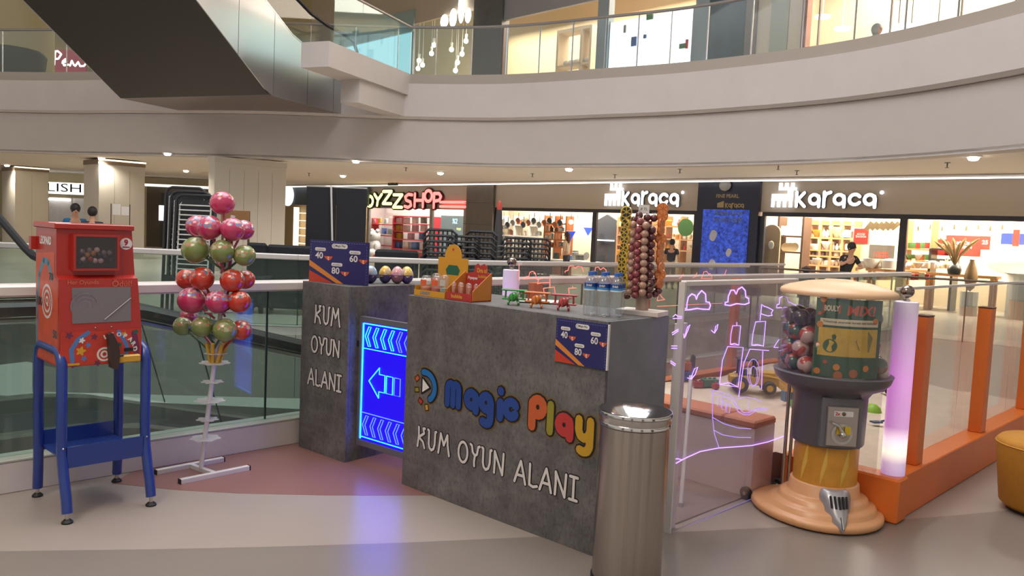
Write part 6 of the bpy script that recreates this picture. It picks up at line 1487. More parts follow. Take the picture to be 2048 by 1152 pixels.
for k in range(6):
    px = 1738+k*10.5; s_, z_ = FAC.p(px, 452, .5); t = thing('gift_tag', '%s paper tag from the left hanging in the homeware window' % ordn(k), 'tag', FAC.w(s_, .5, z_), FAC.rz, 'paper tags hanging in the window')
    o = MB().box(-.06, .06, 0, .006, -.13, .13).build('paper', mat('tag_kraft', '#cdb58a', .7), t); o.rotation_euler = (0, R(35+6*(k % 3)), 0); MB().tube([(0, 0, .1), (0, 0, WH+.1-z_)], .004, 5).build('string', oak, t)
t = thing('display_table', 'long wooden table of white ware in the homeware window', 'table', FAC.w(s_at(1715), .8, 0), FAC.rz); L = s_at(1985)-s_at(1715); ztb = FAC.p(1760, 538, .9)[1]
MB().box(0, L, 0, .45, ztb-.07, ztb).build('tabletop', oak, t)
for x in (.1, L*.5, L-.1):
    for y in (.06, .39): MB().box(x-.04, x+.04, y-.04, y+.04, 0, ztb-.071).build('leg', oak, t)
for k in range(19): good(random.choice(['bowl', 'jar', 'vase', 'pot']), random.choice(['white', 'white', 'cream']), 1722+k*9.5+(18 if k > 7 else 0), 537, random.choice((12, 16, 20)), 0.92+.18*(k % 2), 'on the long wooden homeware table')
for k in range(16): good(random.choice(['box', 'jar', 'box']), random.choice(['red', 'white', 'cream', 'white', 'copper']), 1712+k*9.4, 560, random.choice((12, 15)), .35, 'low in the front of the homeware window')
# homeware shop, right window
pr_ = MATS['poster_red']
poster('wide red sale poster in the right homeware window', 1893, 470, 1960, 514, 1.6, pr_, 'byk', None, None, True, .5); poster('smaller red sale poster behind the pampas grass', 1872, 478, 1905, 512, 1.9, pr_, 'byk'); poster('red twenty five percent poster beside the wide sale poster', 1961, 472, 1979, 500, 1.5, pr_, '25', None, None, True, .6); poster('deep blue poster at the far right of the homeware window', 2003, 466, 2120, 493, 1.4, mat('poster_blue', '#2b3f86', .5))
poster('narrow red strip banner in front of the blue poster', 2027, 459, 2037, 493, 1.2, pr_)
for k in range(8): good('lampshade', 'cream', 1836+k*24, 470-(k % 2)*3, 18, .45, 'hanging high in the right homeware window', .5).rotation_euler.x = 0
s_, z_ = FAC.p(2050, 556, .7); zt = FAC.p(2050, 496, .7)[1]; hh_ = (zt-z_)/2
t = thing('giant_egg', 'huge white egg shaped display piece at the right end of the window', 'display', FAC.w(s_, .9, 0), FAC.rz)
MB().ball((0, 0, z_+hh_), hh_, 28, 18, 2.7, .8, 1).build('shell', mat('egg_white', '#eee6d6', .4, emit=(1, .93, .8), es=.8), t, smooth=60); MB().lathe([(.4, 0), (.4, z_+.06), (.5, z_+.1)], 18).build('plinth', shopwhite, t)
s_, z_ = FAC.p(1908, 549, .5)
t = thing('pampas_vase', 'tall sheaf of pampas grass in a dark pot in the right window', 'dried plant', FAC.w(s_, .5, z_), FAC.rz)
MB().lathe([(0, 0), (.14, 0), (.17, .12), (.13, .22), (.10, .24), (0, .24)], 14).build('pot', gc['black'], t, smooth=50)
for k in range(11):
    a = -.5+k*.1; h_ = .62+.12*math.sin(k*2.1); MB().tube([(0, 0, .2), (a*.3, .03*(k % 3-1), .2+h_*.5), (a*.75, .05*(k % 3-1), .2+h_*.85), (a*1.0, .05*(k % 3-1), .2+h_)], [.006, .02, .045, .01], 6).build('plume', mat('pampas_straw', '#b08e5c', .9, var=.2, vs=30), t, smooth=60)
s_, z_ = FAC.p(1940, 575, .4); zt = FAC.p(1940, 522, .4)[1]
t = thing('floor_vase', 'slim brown floor vase beside the giant egg', 'vase', FAC.w(s_, .4, 0), FAC.rz); MB().lathe([(0, z_-.1), (.1, z_), (.16, z_+.25), (.12, z_+.45), (.05, zt), (.06, zt+.04), (0, zt+.04)], 14).build('vase_body', mat('vase_brown', '#8a6a45', .5), t, smooth=50); MB().lathe([(.2, 0), (.2, z_-.1), (0, z_-.1)], 14).build('plinth', shopwhite, t)
shelfunit('black framed drawer cabinet with jars in the right window', 1861, 1902, 497, 555, [497, 518, 527], 1.3, .5, gc['black'], 0)
for k in range(4): good('jar', 'white', 1867+k*8.5, 527, 8, 1.4, 'in the black framed cabinet')
for k in range(5): good('box', random.choice(['red', 'green', 'white']), 1818+k*9, 497, 12, 1.6, 'on the upper left shelf of the right window')
shelfunit('left wall shelf of the right homeware window', 1816, 1858, 440, 550, [497, 520, 540], 1.5, .4, oak, 0)
for k in range(5): good(random.choice(['bowl', 'box']), random.choice(['copper', 'white', 'green']), 1819+k*8.5, 520, 11, 1.6, 'on the lower left shelf of the right window')
# resolve the labels of the goods
for (kind, col, where), L in SEEN.items():
    L.sort(key=lambda o: o.location.x)
    nm = KNAME[kind].replace('_', ' ')
    for i, o in enumerate(L):
        pre = '' if len(L) == 1 else (['left ', 'right '][i] if len(L) == 2 else ordn(i)+' ')
        o['label'] = ('%s%s %s%s %s' % (pre, col, nm, '' if len(L) < 3 else ' from the left', where)).strip()
        o['group'] = nm+'s in the shop displays'
        if '_w' in o: del o['_w']
# ------------------------------------------------------------------ pale columns and left-hand shops
lit_edge = glow('cove_glow', (1, .85, .55), 3.0)
def column(label, xc, yc, xr, xl, brown=True, cove=True):
    c = U(xc, yc, CEIL); fr = Fr((c.x, c.y), R(45)); L = max(.5, fr.p(xr, yc)[0])
    fb = Fr((c.x, c.y), R(135)); D = max(.4, fb.p(xl, yc)[0])
    o = bpy.data.objects.new('column', None); COL.objects.link(o); o.location = (c.x, c.y, 0); o.rotation_euler = (0, 0, R(45)); tag(o, label, 'column')
    MB().box(0, L, 0, D, 0, CEIL-.22).build('shaft', beige_clad, o)
    n = max(2, int(L/.45))
    for k in range(1, n): MB().box(L*k/n-.006, L*k/n+.006, -.002, -.0005, 0, CEIL-.4).build('panel_joint', mat('clad_joint', '#93886f', .6), o)
    MB().box(-.02, L+.02, -.02, D+.02, CEIL-.2195, CEIL-.06).build('capital', mat('cap_brown', '#7d6a58', .6) if brown else beige_clad, o)
    if cove: MB().box(-.03, L+.03, -.03, -.021, CEIL-.10, CEIL-.05).build('cove_light', lit_edge, o)
    return o
column('pale clad column behind the inflated ball stand', 430, 308, 573, 421, False, False)
column('pale clad column with lit top edge above the red machine', 198, 314, 290, 168)
column('farther pale clad column at the left edge of the picture', 30, 330, 97, 4)
LWP = Fr((-14, 38), 0)
def lrect(x0, y0, x1, y1, off=0.0):
    a0, z1 = LWP.p(x0, y0, off); a1, z0 = LWP.p(x1, y1, off); return a0, a1, z0, z1
def lput(mb, name, m, off, a, z=0): return mb.build(name, m, None, LWP.w(a, off, z), 0)
a0, a1, _, _ = lrect(-500, 300, 560, 400, 1.5)
cream = mat('cream_wall', '#c3b491', .7)
struct(MB().box(0, a1-a0, 0, .1, 0, CEIL-.002).build('wall_back', cream, None, LWP.w(a0, 1.6), 0))
a0, a1, z0, z1 = lrect(60, 362, 190, 391, .3)
t = thing('shop_sign', 'white lit shop sign with dark serif letters between the columns', 'sign', LWP.w(a0, .3, z0))
L, H = a1-a0, z1-z0
MB().box(0, L, 0, .15, 0, H).build('light_box', glow('sign_halo', (1, 1, .95), 1.6, (.8, .8, .8)), t)
MB().box(L*.3, L*.7, .151, 1.299, H*.3, H*.6).build('bracket', steel, t)
m_ = MB(); text(m_, 'lish', L*.53, H*.55, h=H*.72, w=L*.52, y=-.02); m_.build('letters', pblack, t)
a0b, a1b, z0b, z1b = lrect(98, 394, 170, 470, .5)
t = thing('shop_showcase', 'pale shop showcase with faint print under the lit sign', 'display', LWP.w(a0b, .5, 0))
MB().box(0, (a1b-a0b)*.62, 0, .1, 0, z1b).build('panel', mat('showcase_grey', '#b5aca8', .6, var=.15, vs=1.5, emit=(.7, .65, .62), es=.15), t); MB().box((a1b-a0b)*.66, a1b-a0b, 0, .1, 0, z1b).build('panel', mat('showcase_pale', '#c3bdb6', .6, emit=(.7, .68, .65), es=.15), t)
MB().box(0, (a1b-a0b)*.6, -.2, -.001, z1b-.15, z1b-.05).build('light_bar', glow('bar_glow', (1, 1, .95), 3), t)
# dark shop entrance right of the second column
a0, a1, z0, z1 = lrect(288, 372, 420, 500, .2)
t = thing('shop_entrance', 'dark shop entrance with black door frame and lit notice behind the chair stack', 'entrance', LWP.w(a0, .2, 0))
MB().box(0, a1-a0, .3, .35, 0, z1).build('dark_backing', mat('dark_room', '#4b4234', .7), t); MB().box(0, a1-a0, 0, .1, z1, z1+.12).build('lintel_light', glow('lintel_glow', (1, .98, .9), 1.2, (.7, .7, .7)), t)
for k, x in enumerate((.28, .52)): MB().box((a1-a0)*x-.12, (a1-a0)*x+.12, .1, .25, 0, z1-.3).build('door_frame', black_m, t)
MB().box((a1-a0)*.2, (a1-a0)*.55, .1, .25, z1-1.25, z1-1.0).build('door_head', black_m, t)
s_, z_ = LWP.p(317, 441, .2); s2, z2 = LWP.p(329, 411, .2); MB().box(s_-a0, s2-a0, .02, .06, z_, z2).build('notice', glow('notice_white', (.95, .97, 1), 1.3, (.8, .8, .8)), t)
# round lit sign shop
a0, a1, z0, z1 = fpan(560, 376, 735, 412, -.25)
t = thing('shop_sign', 'slate sign band with round white lit sign behind the pale column', 'sign', FAC.w(a0, -.25, z0), FAC.rz)
MB().box(0, a1-a0, .01, .1, 0, z1-z0).build('band', mat('slate_band', '#3f4a54', .6), t)
s_, z_ = FAC.p(577, 391, -.25); MB().lathe([(0, 0), (.55, 0), (.55, .06), (0, .06)], 28).xf(Matrix(((1, 0, 0, s_-a0), (0, 0, 1, -.06), (0, 1, 0, z_-z0), (0, 0, 0, 1)))).build('round_sign', glow('round_glow', (.95, .98, 1), 1.5, (.8, .8, .8)), t)
wallbox('wall_cosmetics', mat('cosmetics_wall', '#bda87f', .7), 550, 733, 0, WH+.1, .6, .1)
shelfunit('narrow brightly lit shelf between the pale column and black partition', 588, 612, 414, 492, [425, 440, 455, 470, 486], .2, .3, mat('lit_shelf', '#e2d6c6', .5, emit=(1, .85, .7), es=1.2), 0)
# ------------------------------------------------------------------ black partition, sofas, chairs, parasol
def wrect(x0, y0, x1, y1, Y): return atY(x0, y0, Y), atY(x1, y1, Y)
p, q = U(616, 530, .3), None
PB = atY(610, 470, 14.2); PB2 = atY(735, 378, 14.2)
zt = atY(608, 372, 14.2).z
t = thing('folding_partition', 'tall black fabric partition with a white pole down its middle', 'partition', (PB.x, 14.2, 0), R(-3))
W3 = PB2.x-PB.x
for k in range(2): MB().box(W3*k/2+.01, W3*(k+1)/2-.01, 0, .05, 0, zt-.02).build('fabric_panel', dark_fab, t)
MB().tube([(0, .025, zt), (W3, .025, zt)], .018, 8).build('top_bar', steel, t); MB().tube([(W3*.42, -.03, zt+.02), (W3*.52, -.03, 0)], .018, 8).build('pole', rail_white, t)
def sofa(label, x0, x1, ytop, Y, col=dark_fab):
    a, b = atY(x0, ytop, Y), atY(x1, ytop, Y); L = b.x-a.x; H = a.z
    t = thing('lounge_sofa', label, 'sofa', (a.x, Y, 0))
    MB().box(0, L, .55, .75, .1, H, .04).build('backrest', col, t); MB().box(0, L, 0, .549, .1, .42, .04).build('seat', col, t)
    for x in (0, L-.16): MB().box(x, x+.16, .0, .549, .421, .62, .03).build('armrest', col, t)
    for x in (.08, L-.08):
        for y in (.08, .66): MB().box(x-.03, x+.03, y-.03, y+.03, 0, .099).build('leg', black_m, t)
sofa('black sofa between the inflated balls and the price board', 512, 622, 490, 13.2); sofa('black sofa in front of the toy shop window', 738, 828, 500, 13.6); sofa('low black sofa beside the stacked chairs', 832, 872, 512, 13.4); sofa('dark armchair partly behind the inflated balls', 470, 508, 486, 13.0)
chm = mat('chair_black', '#26262b', .5); chg = mat('chair_slat', '#56565c', .45)
def chair_parts():
    P = []
    P.append(('seat', MB().box(-.27, .27, -.25, .25, .40, .45, .02).mesh('seat', chm)))
    for x in (-.25, .25):
        P.append(('leg', MB().tube([(x, -.22, 0), (x, -.22, .40)], .02, 6).mesh('leg', chg))); P.append(('leg', MB().tube([(x, .26, 0), (x, .23, .40)], .02, 6).mesh('leg', chg)))
        P.append(('armrest', MB().box(x-.03, x+.03, -.24, .24, .62, .65, .01).mesh('armrest', chg)))
    P.append(('back_frame', MB().tube([(-.26, .25, .45), (-.27, .30, .82), (-.2, .31, .88), (.2, .31, .88), (.27, .30, .82), (.26, .25, .45)], .024, 6).mesh('back_frame', chm)))
    for k in range(6): P.append(('back_slat', MB().box(-.2+.075*k, -.175+.075*k, .272, .285, .46, .87).mesh('back_slat', chg)))
    return P
CP = chair_parts()
def stack(where, px, Y, n, rz, sc=1.0, dz=.095):
    a = atY(px, 520, Y)
    for k in range(n):
        t = thing('slatted_chair', 'black slatted chair, %s up in the stack %s' % (ordn(k), where), 'chair', (a.x+.012*k*math.sin(rz), a.y-.012*k*math.cos(rz), dz*k), rz, 'stacked black slatted chairs')
        if k: t.location.z = dz*k
        t.scale = (sc, sc, sc)
        for nm, me in CP: put(me, nm, t)
stack('nearest the toy shop window', 885, 13.4, 8, R(172)); stack('behind the yellow header card', 925, 13.9, 7, R(185)); stack('left of the closed parasol', 967, 14.0, 8, R(168)); stack('right of the closed parasol', 1028, 15.2, 7, R(190)); stack('in front of the copper framed shelf', 1072, 15.6, 7, R(176))
slm = mat('slat_pale', '#c9c9c5', .45)
def slatframe(label, px, Y, rz, w_, h_):
    a = atY(px, 520, Y); t = thing('folded_slat_chair', label, 'chair', (a.x, Y, 0), rz, 'folded slatted chairs leaning together')
    c = .1; P = [(-w_/2, 0, 0), (-w_/2, .10, h_-c), (-w_/2+.03, .11, h_-.03), (-w_/2+c, .115, h_), (w_/2-c, .115, h_), (w_/2-.03, .11, h_-.03), (w_/2, .10, h_-c), (w_/2, 0, 0)]
    MB().tube(P, .026, 8).build('frame', chm, t, smooth=50)
    P2 = [(-w_/2+.07, .0, .62), (-w_/2+.07, .085, h_-.16), (-w_/2+.12, .095, h_-.09), (w_/2-.12, .095, h_-.09), (w_/2-.07, .085, h_-.16), (w_/2-.07, .0, .62)]
    MB().tube(P2, .013, 6).build('inner_frame', slm, t, smooth=50)
    n = 15
    for k in range(n):
        z = .66+(h_-.16-.66)*k/(n-1); y = .10*z/h_-.01; MB().tube([(-w_/2+.07, y-.02, z), (w_/2-.07, y-.02, z)], .012, 5).build('slat', slm, t)
    MB().box(-w_/2+.03, w_/2-.03, .08, .10, .45, h_-.07).build('back_mesh', chm, t); MB().box(-w_/2, w_/2, -.03, .05, .45, .60).build('seat_edge', chm, t)
slatframe('nearest folded slatted chair behind the topmost ball', 384, 12.6, R(-6), .66, 1.92); slatframe('middle folded slatted chair behind the topmost ball', 374, 12.85, R(-4), .66, 1.98); slatframe('rearmost folded slatted chair behind the topmost ball', 364, 13.1, R(-2), .66, 2.05)
a = atY(994, 528, 15.0); zt = atY(991, 402, 15.0).z
t = thing('closed_parasol', 'folded grey parasol with red tip beside the stacked chairs', 'parasol', (a.x, a.y, 0))
MB().tube([(0, 0, 0), (0, 0, zt)], .025, 8).build('pole', steel, t); MB().lathe([(.09, .55), (.085, .9), (.075, 1.6), (.05, zt-.16)], 10).build('folded_canopy', mat('canopy_grey', '#4b4647', .8), t, smooth=40); MB().lathe([(.05, zt-.159), (.045, zt-.05), (.02, zt), (0, zt+.03)], 10).build('red_tip', mat('tip_red', '#c0473c', .5), t, smooth=50); MB().lathe([(0, 0), (.28, 0), (.28, .08), (.05, .1), (0, .1)], 16).build('base', black_m, t); MB().tube([(.09, 0, zt-.2), (.16, 0, .1)], .008, 5).build('stay_cable', rail_white, t)
a = atY(470, 425, 17)
t = thing('menu_board', 'brown cork menu board behind the top balls', 'board', (a.x-.2, a.y, 0))
z0_, z1_ = atY(470, 445, 17).z, atY(470, 421, 17).z; MB().box(-.1, .5, 0, .04, z0_, z1_).build('cork_panel', mat('cork', '#8a633c', .8, var=.2, vs=30), t)
for x in (-.08, .48): MB().box(x-.02, x+.02, .0405, .08, 0, z1_).build('board_leg', dkwood, t)
a = atY(222, 440, 19)
t = thing('notice_stand', 'wire stand with white price notices in front of the lit column', 'stand', (a.x, a.y, 0))
z0_, z1_ = atY(240, 430, 19).z, atY(240, 408, 19).z
for x in (0, .45): MB().tube([(x, 0, 0), (x, 0, z1_)], .01, 6).build('stand_leg', black_m, t)
for x in (.05, .26): MB().box(x, x+.18, -.02, -.01, z0_, z1_-.02*(x > .1)*3).build('notice_card', shopwhite, t)
# ------------------------------------------------------------------ ceiling downlights
dl_m = glow('downlight_glow', (1, .93, .8), 22)
def downlight(i, x, y, label, pw=55, z=CEIL):
    p = U(x, y, z); t = thing('downlight', label, 'downlight', (p.x, p.y, z))
    MB().lathe([(.10, -.001), (.15, -.003), (.15, -.02), (.10, -.03)], 20).build('trim_ring', white_paint, t); MB().lathe([(.10, -.02), (.10, -.05), (.07, -.085), (0, -.095)], 16).build('lens', dl_m, t, smooth=60)
    l_ = bpy.data.lights.new('lamp', 'SPOT'); l_.energy = pw*8; l_.color = (1, .93, .83); l_.spot_size = R(150); l_.spot_blend = .8; l_.shadow_soft_size = .1
    o = bpy.data.objects.new('lamp', l_); COL.objects.link(o); o.parent = t; o.location = (0, 0, -.13)
for i, (x, y, lab) in enumerate([(335, 305, 'ceiling downlight nearest the dark escalator corner'), (372, 340, 'ceiling downlight above the chair stack'), (306, 360, 'far ceiling downlight right of the lit column'), (162, 349, 'ceiling downlight between the two lit columns'), (14, 329, 'ceiling downlight at the left edge above the far column'), (203, 314, 'ceiling downlight in front of the lit column top'),
        (712, 320, 'ceiling downlight above the black partition'), (686, 350, 'far ceiling downlight above the black partition'), (881, 344, 'ceiling downlight above the toy shop sign'), (1138, 336, 'ceiling downlight above the kitchenware shop'), (1947, 312, 'ceiling downlight at the right above the homeware shop')]): downlight(i, x, y, lab, 45)
for i, (x, y) in enumerate([(1360, 338), (1557, 330), (1895, 325), (1065, 347), (812, 335), (618, 346), (1230, 349), (1594, 341)]):
    p = U(x, y, CEIL); tag(MB().lathe([(.06, 0), (.06, -.01), (.015, -.015), (.012, -.10), (.04, -.105), (.04, -.112), (0, -.112)], 10).build('sprinkler', mat('sprinkler_grey', '#6e665e', .5), None, (p.x, p.y, CEIL)), '%s small ceiling sprinkler from the %s along the ceiling' % (['right of the rack', 'above the right sign', 'by the right downlight', 'above the parasol', 'above the toy sign', 'above the partition', 'above the left sign', 'rear right'][i], 'hall'), 'sprinkler', 'ceiling sprinklers')
    COL.objects[-1]['label'] = 'small ceiling sprinkler ' + ['just right of the lollipop rack line', 'above the right homeware sign', 'beside the right-hand downlight', 'above the closed parasol', 'above the toy shop letters', 'above the black partition', 'above the left kitchenware sign', 'farther back over the right sign'][i]
# ------------------------------------------------------------------ upper floor shop fronts
def up(name, m, x0, y0, x1, y1, off=0.0, dep=.2, zlo=None, zhi=None):
    a0, a1, z0, z1 = fpan(x0, y0, x1, y1, off); z0 = zlo if zlo is not None else z0; z1 = zhi if zhi is not None else z1
    return struct(MB().box(0, a1-a0, 0, dep, 0, z1-z0).build(name, m, None, FAC.w(a0, off, z0), FAC.rz))
upw = mat('upper_wall', '#b3a796', .7); bluep_ = mat('upper_pier_blue', '#8b979d', .5); marble = mat('dark_marble', '#45545a', .25, var=.25, vs=2)
FZ, TZ = 5.3, 13.0
wb = lambda n, m, x0, x1, z0, z1, off, dep: struct(MB().box(0, FAC.p(x1, 60, off)[0]-FAC.p(x0, 60, off)[0], 0, dep, 0, z1-z0).build(n, m, None, FAC.w(FAC.p(x0, 60, off)[0], off, z0), FAC.rz))
wb('wall_upper_back', mat('upper_back', '#d3bd9a', .8, emit=(1, .86, .66), es=.0), 500, 2300, FZ, TZ, 4.2, .1)
wb('wall_upper_beige', upw, 600, 946, 10.3, TZ, 0, .15); wb('wall_upper_stone', mat('grey_stone', '#57595a', .4, var=.15, vs=2), 946, 1003, FZ, TZ, -.1, .4); wb('wall_upper_header', mat('header_grey', '#8f8f93', .6), 1003.5, 1205, 9.6, TZ, 0, .15)
wb('wall_upper_pier', bluep_, 1194, 1216, FZ, TZ, 0, .3); wb('wall_upper_pier_right', bluep_, 1389, 1416, FZ, TZ, 0, .3); wb('wall_upper_marble', marble, 1416.5, 1489, FZ, TZ, 0, .3); wb('wall_upper_strip', mat('strip_grey', '#7d7772', .5), 1489.5, 1511, FZ, TZ, 0, .3); wb('wall_upper_cream', mat('upper_cream', '#cdbfae', .7), 1511.5, 1602, FZ, TZ, .1, .3); wb('wall_upper_stripe', mat('upper_stripe', '#a5a79c', .7), 1540, 1575, FZ, TZ, .05, .045)
wb('wall_upper_post', mat('copper_post', '#8a5f50', .4, .3), 1602.5, 1612, FZ, TZ, 0, .3); wb('wall_upper_edge', mat('edge_brown', '#6d4c40', .5), 1004, 1008, FZ, 9.3, -.05, .1)
wb('wall_upper_partition', upw, 1500, 1503, FZ, TZ, .4, 3.6)
def litpanel(label, x0, x1, z0, z1, col, st, off=.1):
    a0, a1 = FAC.p(x0, 70, off)[0], FAC.p(x1, 70, off)[0]
    t = thing('lit_window', label, 'window display', FAC.w(a0, off, 0), FAC.rz)
    MB().box(0, a1-a0, 0, .08, z0, z1).build('light_panel', glow('lit_'+str(x0), col, st, (.7, .7, .7)), t)
    for x in (0, a1-a0): MB().box(x-.05, x+.05, -.02, .1, FZ, z1+.05).build('window_post', bluep_, t)
    return t, a0, a1
t, a0, a1 = litpanel('blinding white shop window on the upper floor', 1218, 1387, FZ+.3, 8.75, (.96, 1, 1), 1.7)
for (x, y, w_, h_, c) in [(1300, 33, .25, .2, 'green'), (1268, 83, .2, .3, 'blue'), (1290, 73, .1, .12, 'blue'), (1250, 58, .08, .25, 'grey'), (1366, 92, .25, .15, 'green'), (1374, 88, .08, .28, 'red')]:
    s_, z_ = FAC.p(x, y, .08); good_ = MB().box(s_-a0-w_/2, s_-a0+w_/2, -.05, -.001, z_-h_/2, z_+h_/2).build('display_item', gc[c], t)
litpanel('pale turquoise lit shop window behind the escalator head', 690, 826, 8.2, 11.6, (.55, .85, .92), .95)
up('trim_31', mat('turq_bar', '#8fa3a3', .4), 690, 55, 826, 62, -.1, .1)
# glowing sign, track lights and shelf up there
s_, z_ = FAC.p(915, 22, -.1)
t = thing('shop_sign', 'overexposed white glowing sign at the top of the upper floor shop', 'sign', FAC.w(s_, -.15, z_), FAC.rz)
for (x, w_, h_, zz) in [(-.75, .5, .55, -.3), (-.2, .45, .75, -.25), (.3, .4, 1.3, .1), (.72, .35, .6, -.3)]: MB().ball((x, 0, zz), .5, 16, 10, w_, .12, h_).build('glow_letter', glow('blob_white', (1, 1, .95), 3, (.8, .8, .8)), t, smooth=60)
for i, (x, y) in enumerate([(863, 107), (903, 99), (932, 82), (838, 121), (845, 130), (915, 125), (924, 108), (868, 90), (836, 137), (911, 141)]):
    s_, z_ = FAC.p(x, y, 2.0); t = thing('track_spot', 'warm ceiling spotlight, number %s from the left in the upper beige shop' % ordn(sorted([863, 903, 932, 838, 845, 915, 924, 868, 836, 911]).index(x)), 'spotlight', FAC.w(s_, 2.0, z_), FAC.rz, 'spotlights in the upper shop')
    t['label'] = 'warm ceiling spotlight in the upper beige shop, %s from the left' % ordn(sorted([863, 903, 932, 838, 845, 915, 924, 868, 836, 911]).index(x))
    MB().ball((0, 0, 0), .11, 10, 7).build('bulb', glow('spot_glow', (1, .93, .75), 8), t); MB().lathe([(.05, .08), (.07, .3), (0, .3)], 8).build('spot_can', shopwhite, t); MB().tube([(0, 0, .3), (0, 0, TZ-z_-.01)], .012, 5).build('stem', shopwhite, t)
a0, a1, z0, z1 = fpan(1114, 68, 1180, 140, 1.2)
t = thing('display_niche', 'beige display niche with folded white goods on the upper floor', 'shelf', FAC.w(a0, 1.2, 0), FAC.rz); L = a1-a0
for x in (0, L*.68, L-.1): MB().box(x, x+.1, 0, .6, FZ, z1).build('side_board', warmwall, t)
MB().box(0, L, 0, .6, z1, z1+.12).build('top_board', warmwall, t); MB().box(.1, L-.1, .0, .6, z0+.25, z0+.32).build('shelf_board', warmwall, t)
for k in range(5): MB().ball((.35+.3*k*.8, .3, z0+.45), .16, 10, 7, 1.2, 1, .7).build('folded_goods', shopwhite, t, smooth=60)
for (x, y, lab) in [(1645, 36, 'left'), (1757, 22, 'upper'), (1685, 60, 'lower')]:
    s_, z_ = FAC.p(x, y, 3.0); t = thing('ceiling_lamp', 'round %s ceiling lamp in the pink upper floor cafe' % lab, 'lamp', FAC.w(s_, 3.0, z_), FAC.rz); MB().lathe([(0, 0), (.22, 0), (.25, .06), (0, .08)], 18).build('lens', glow('cafe_glow', (1, .97, .92), 5), t); MB().tube([(0, 0, .08), (0, 0, TZ-z_-.01)], .015, 5).build('stem', shopwhite, t)
for k, x in enumerate((1800, 1826, 1880)):
    s_, z_ = FAC.p(x, 10 if k < 2 else 4, 1.5); z2 = FAC.p(x, 60, 1.5)[1]; t = thing('pendant_lamp', '%s pendant lamp over the glowing upper floor cafe counter' % ['left', 'middle', 'right'][k], 'lamp', FAC.w(s_, 1.5, z2), FAC.rz)
    MB().ball((0, 0, 0), .3, 14, 9, 1.5, 1, .55).build('shade', glow('pendant_glow', (1, 1, .98), 2.6, (.8, .8, .8)), t, smooth=60); MB().tube([(0, 0, .1), (0, 0, TZ-z2-.01)], .012, 5).build('cord', black_m, t); MB().lathe([(0, 0), (.28, 0), (.28, .05), (0, .07)], 16).build('canopy', mat('canopy_rose', '#b0897c', .5), t, (0, 0, z_-z2+.2))
for k, x in enumerate((1635, 1778, 1918)): wb('wall_upper_mullion_%d' % (k+1), mat('cafe_mullion', '#7d6a62', .4), x, x+2.5, FZ, TZ, -.05, .08)
# far left of the upper floor
a0, a1, z0, z1 = lrect(60, 10, 330, 200, .0)
struct(MB().box(0, 45, 0, .1, 0, TZ-FZ).build('wall_upper_left', mat('upper_left', '#a89a76', .7), None, LWP.w(-40, 3, FZ), 0))
p = atY(50, 100, 31)
t = tag(MB().lathe([(1.0, FZ), (1.0, TZ-.7), (1.5, TZ-.3), (1.5, TZ)], 28).build('column', mat('upper_col', '#b3a680', .6), None, (p.x, p.y, 0), smooth=40), 'round cream column on the upper floor at the far left', 'column')
a0, a1, z0, z1 = lrect(102, 98, 172, 146, -1)
t = thing('shop_sign', 'burgundy sign with white script letters on the upper left floor', 'sign', LWP.w(a0, -1, z0))
L, H = a1-a0, z1-z0; MB().box(0, L, 0, .1, 0, H).build('board', mat('burgundy', '#6e1c2c', .5, emit=(.3, .03, .06), es=.25), t)
pen = [[(.04, .95), (.2, 1.0), (.3, .85), (.22, .62), (.1, .6)], [(.13, .98), (.1, .3)], [(.33, .42), (.45, .5), (.42, .62), (.34, .5), (.38, .3), (.5, .35)], [(.55, .3), (.6, .55), (.66, .35), (.7, .3), (.78, .5), (.84, .3), (.95, .32), (1, .45)]]
MB().box(L*.4, L*.6, .101, 3.99, H*.3, H*.5).build('bracket', steel, t)
for l in pen: MB().strokes([[(u*L, (v*.9+.02)*H) for u, v in l]], H*.085, -.02).build('letter', glow('script_white', (.9, .95, 1), 1.4, (.8, .8, .8)), t)
MB().box(0, L, -.1, -.03, -.25, -.05).build('light_bar', glow('bar_cream', (1, .9, .7), 2), t)
a = atY(22, 130, 28); tag(MB().lathe([(.0, FZ), (.9, FZ), (1.1, FZ+1.6), (1.0, FZ+1.75), (0, FZ+1.8)], 12).build('planter', mat('dark_olive', '#34382c', .6), None, (a.x, a.y, 0), smooth=40), 'dark olive planter tub behind the upper left balustrade', 'planter')
# upper floor room light
area('upper_shop_light', FAC.w(-3, 2.2, 10.4), (0, 0, FAC.rz), 14, 1500, (1, .88, .72), 3)
area('upper_cafe_light', FAC.w(9.5, 2.2, 10.4), (0, 0, FAC.rz), 7, 1500, (1, .84, .74), 3)
area('upper_left_light', LWP.w(-8, -3, 10.4), (0, 0, 0), 14, 500, (1, .9, .7), 5)
area('left_hall_light', (-16, 31, 3.3), (0, 0, 0), 12, 160, (1, .88, .68), 6)
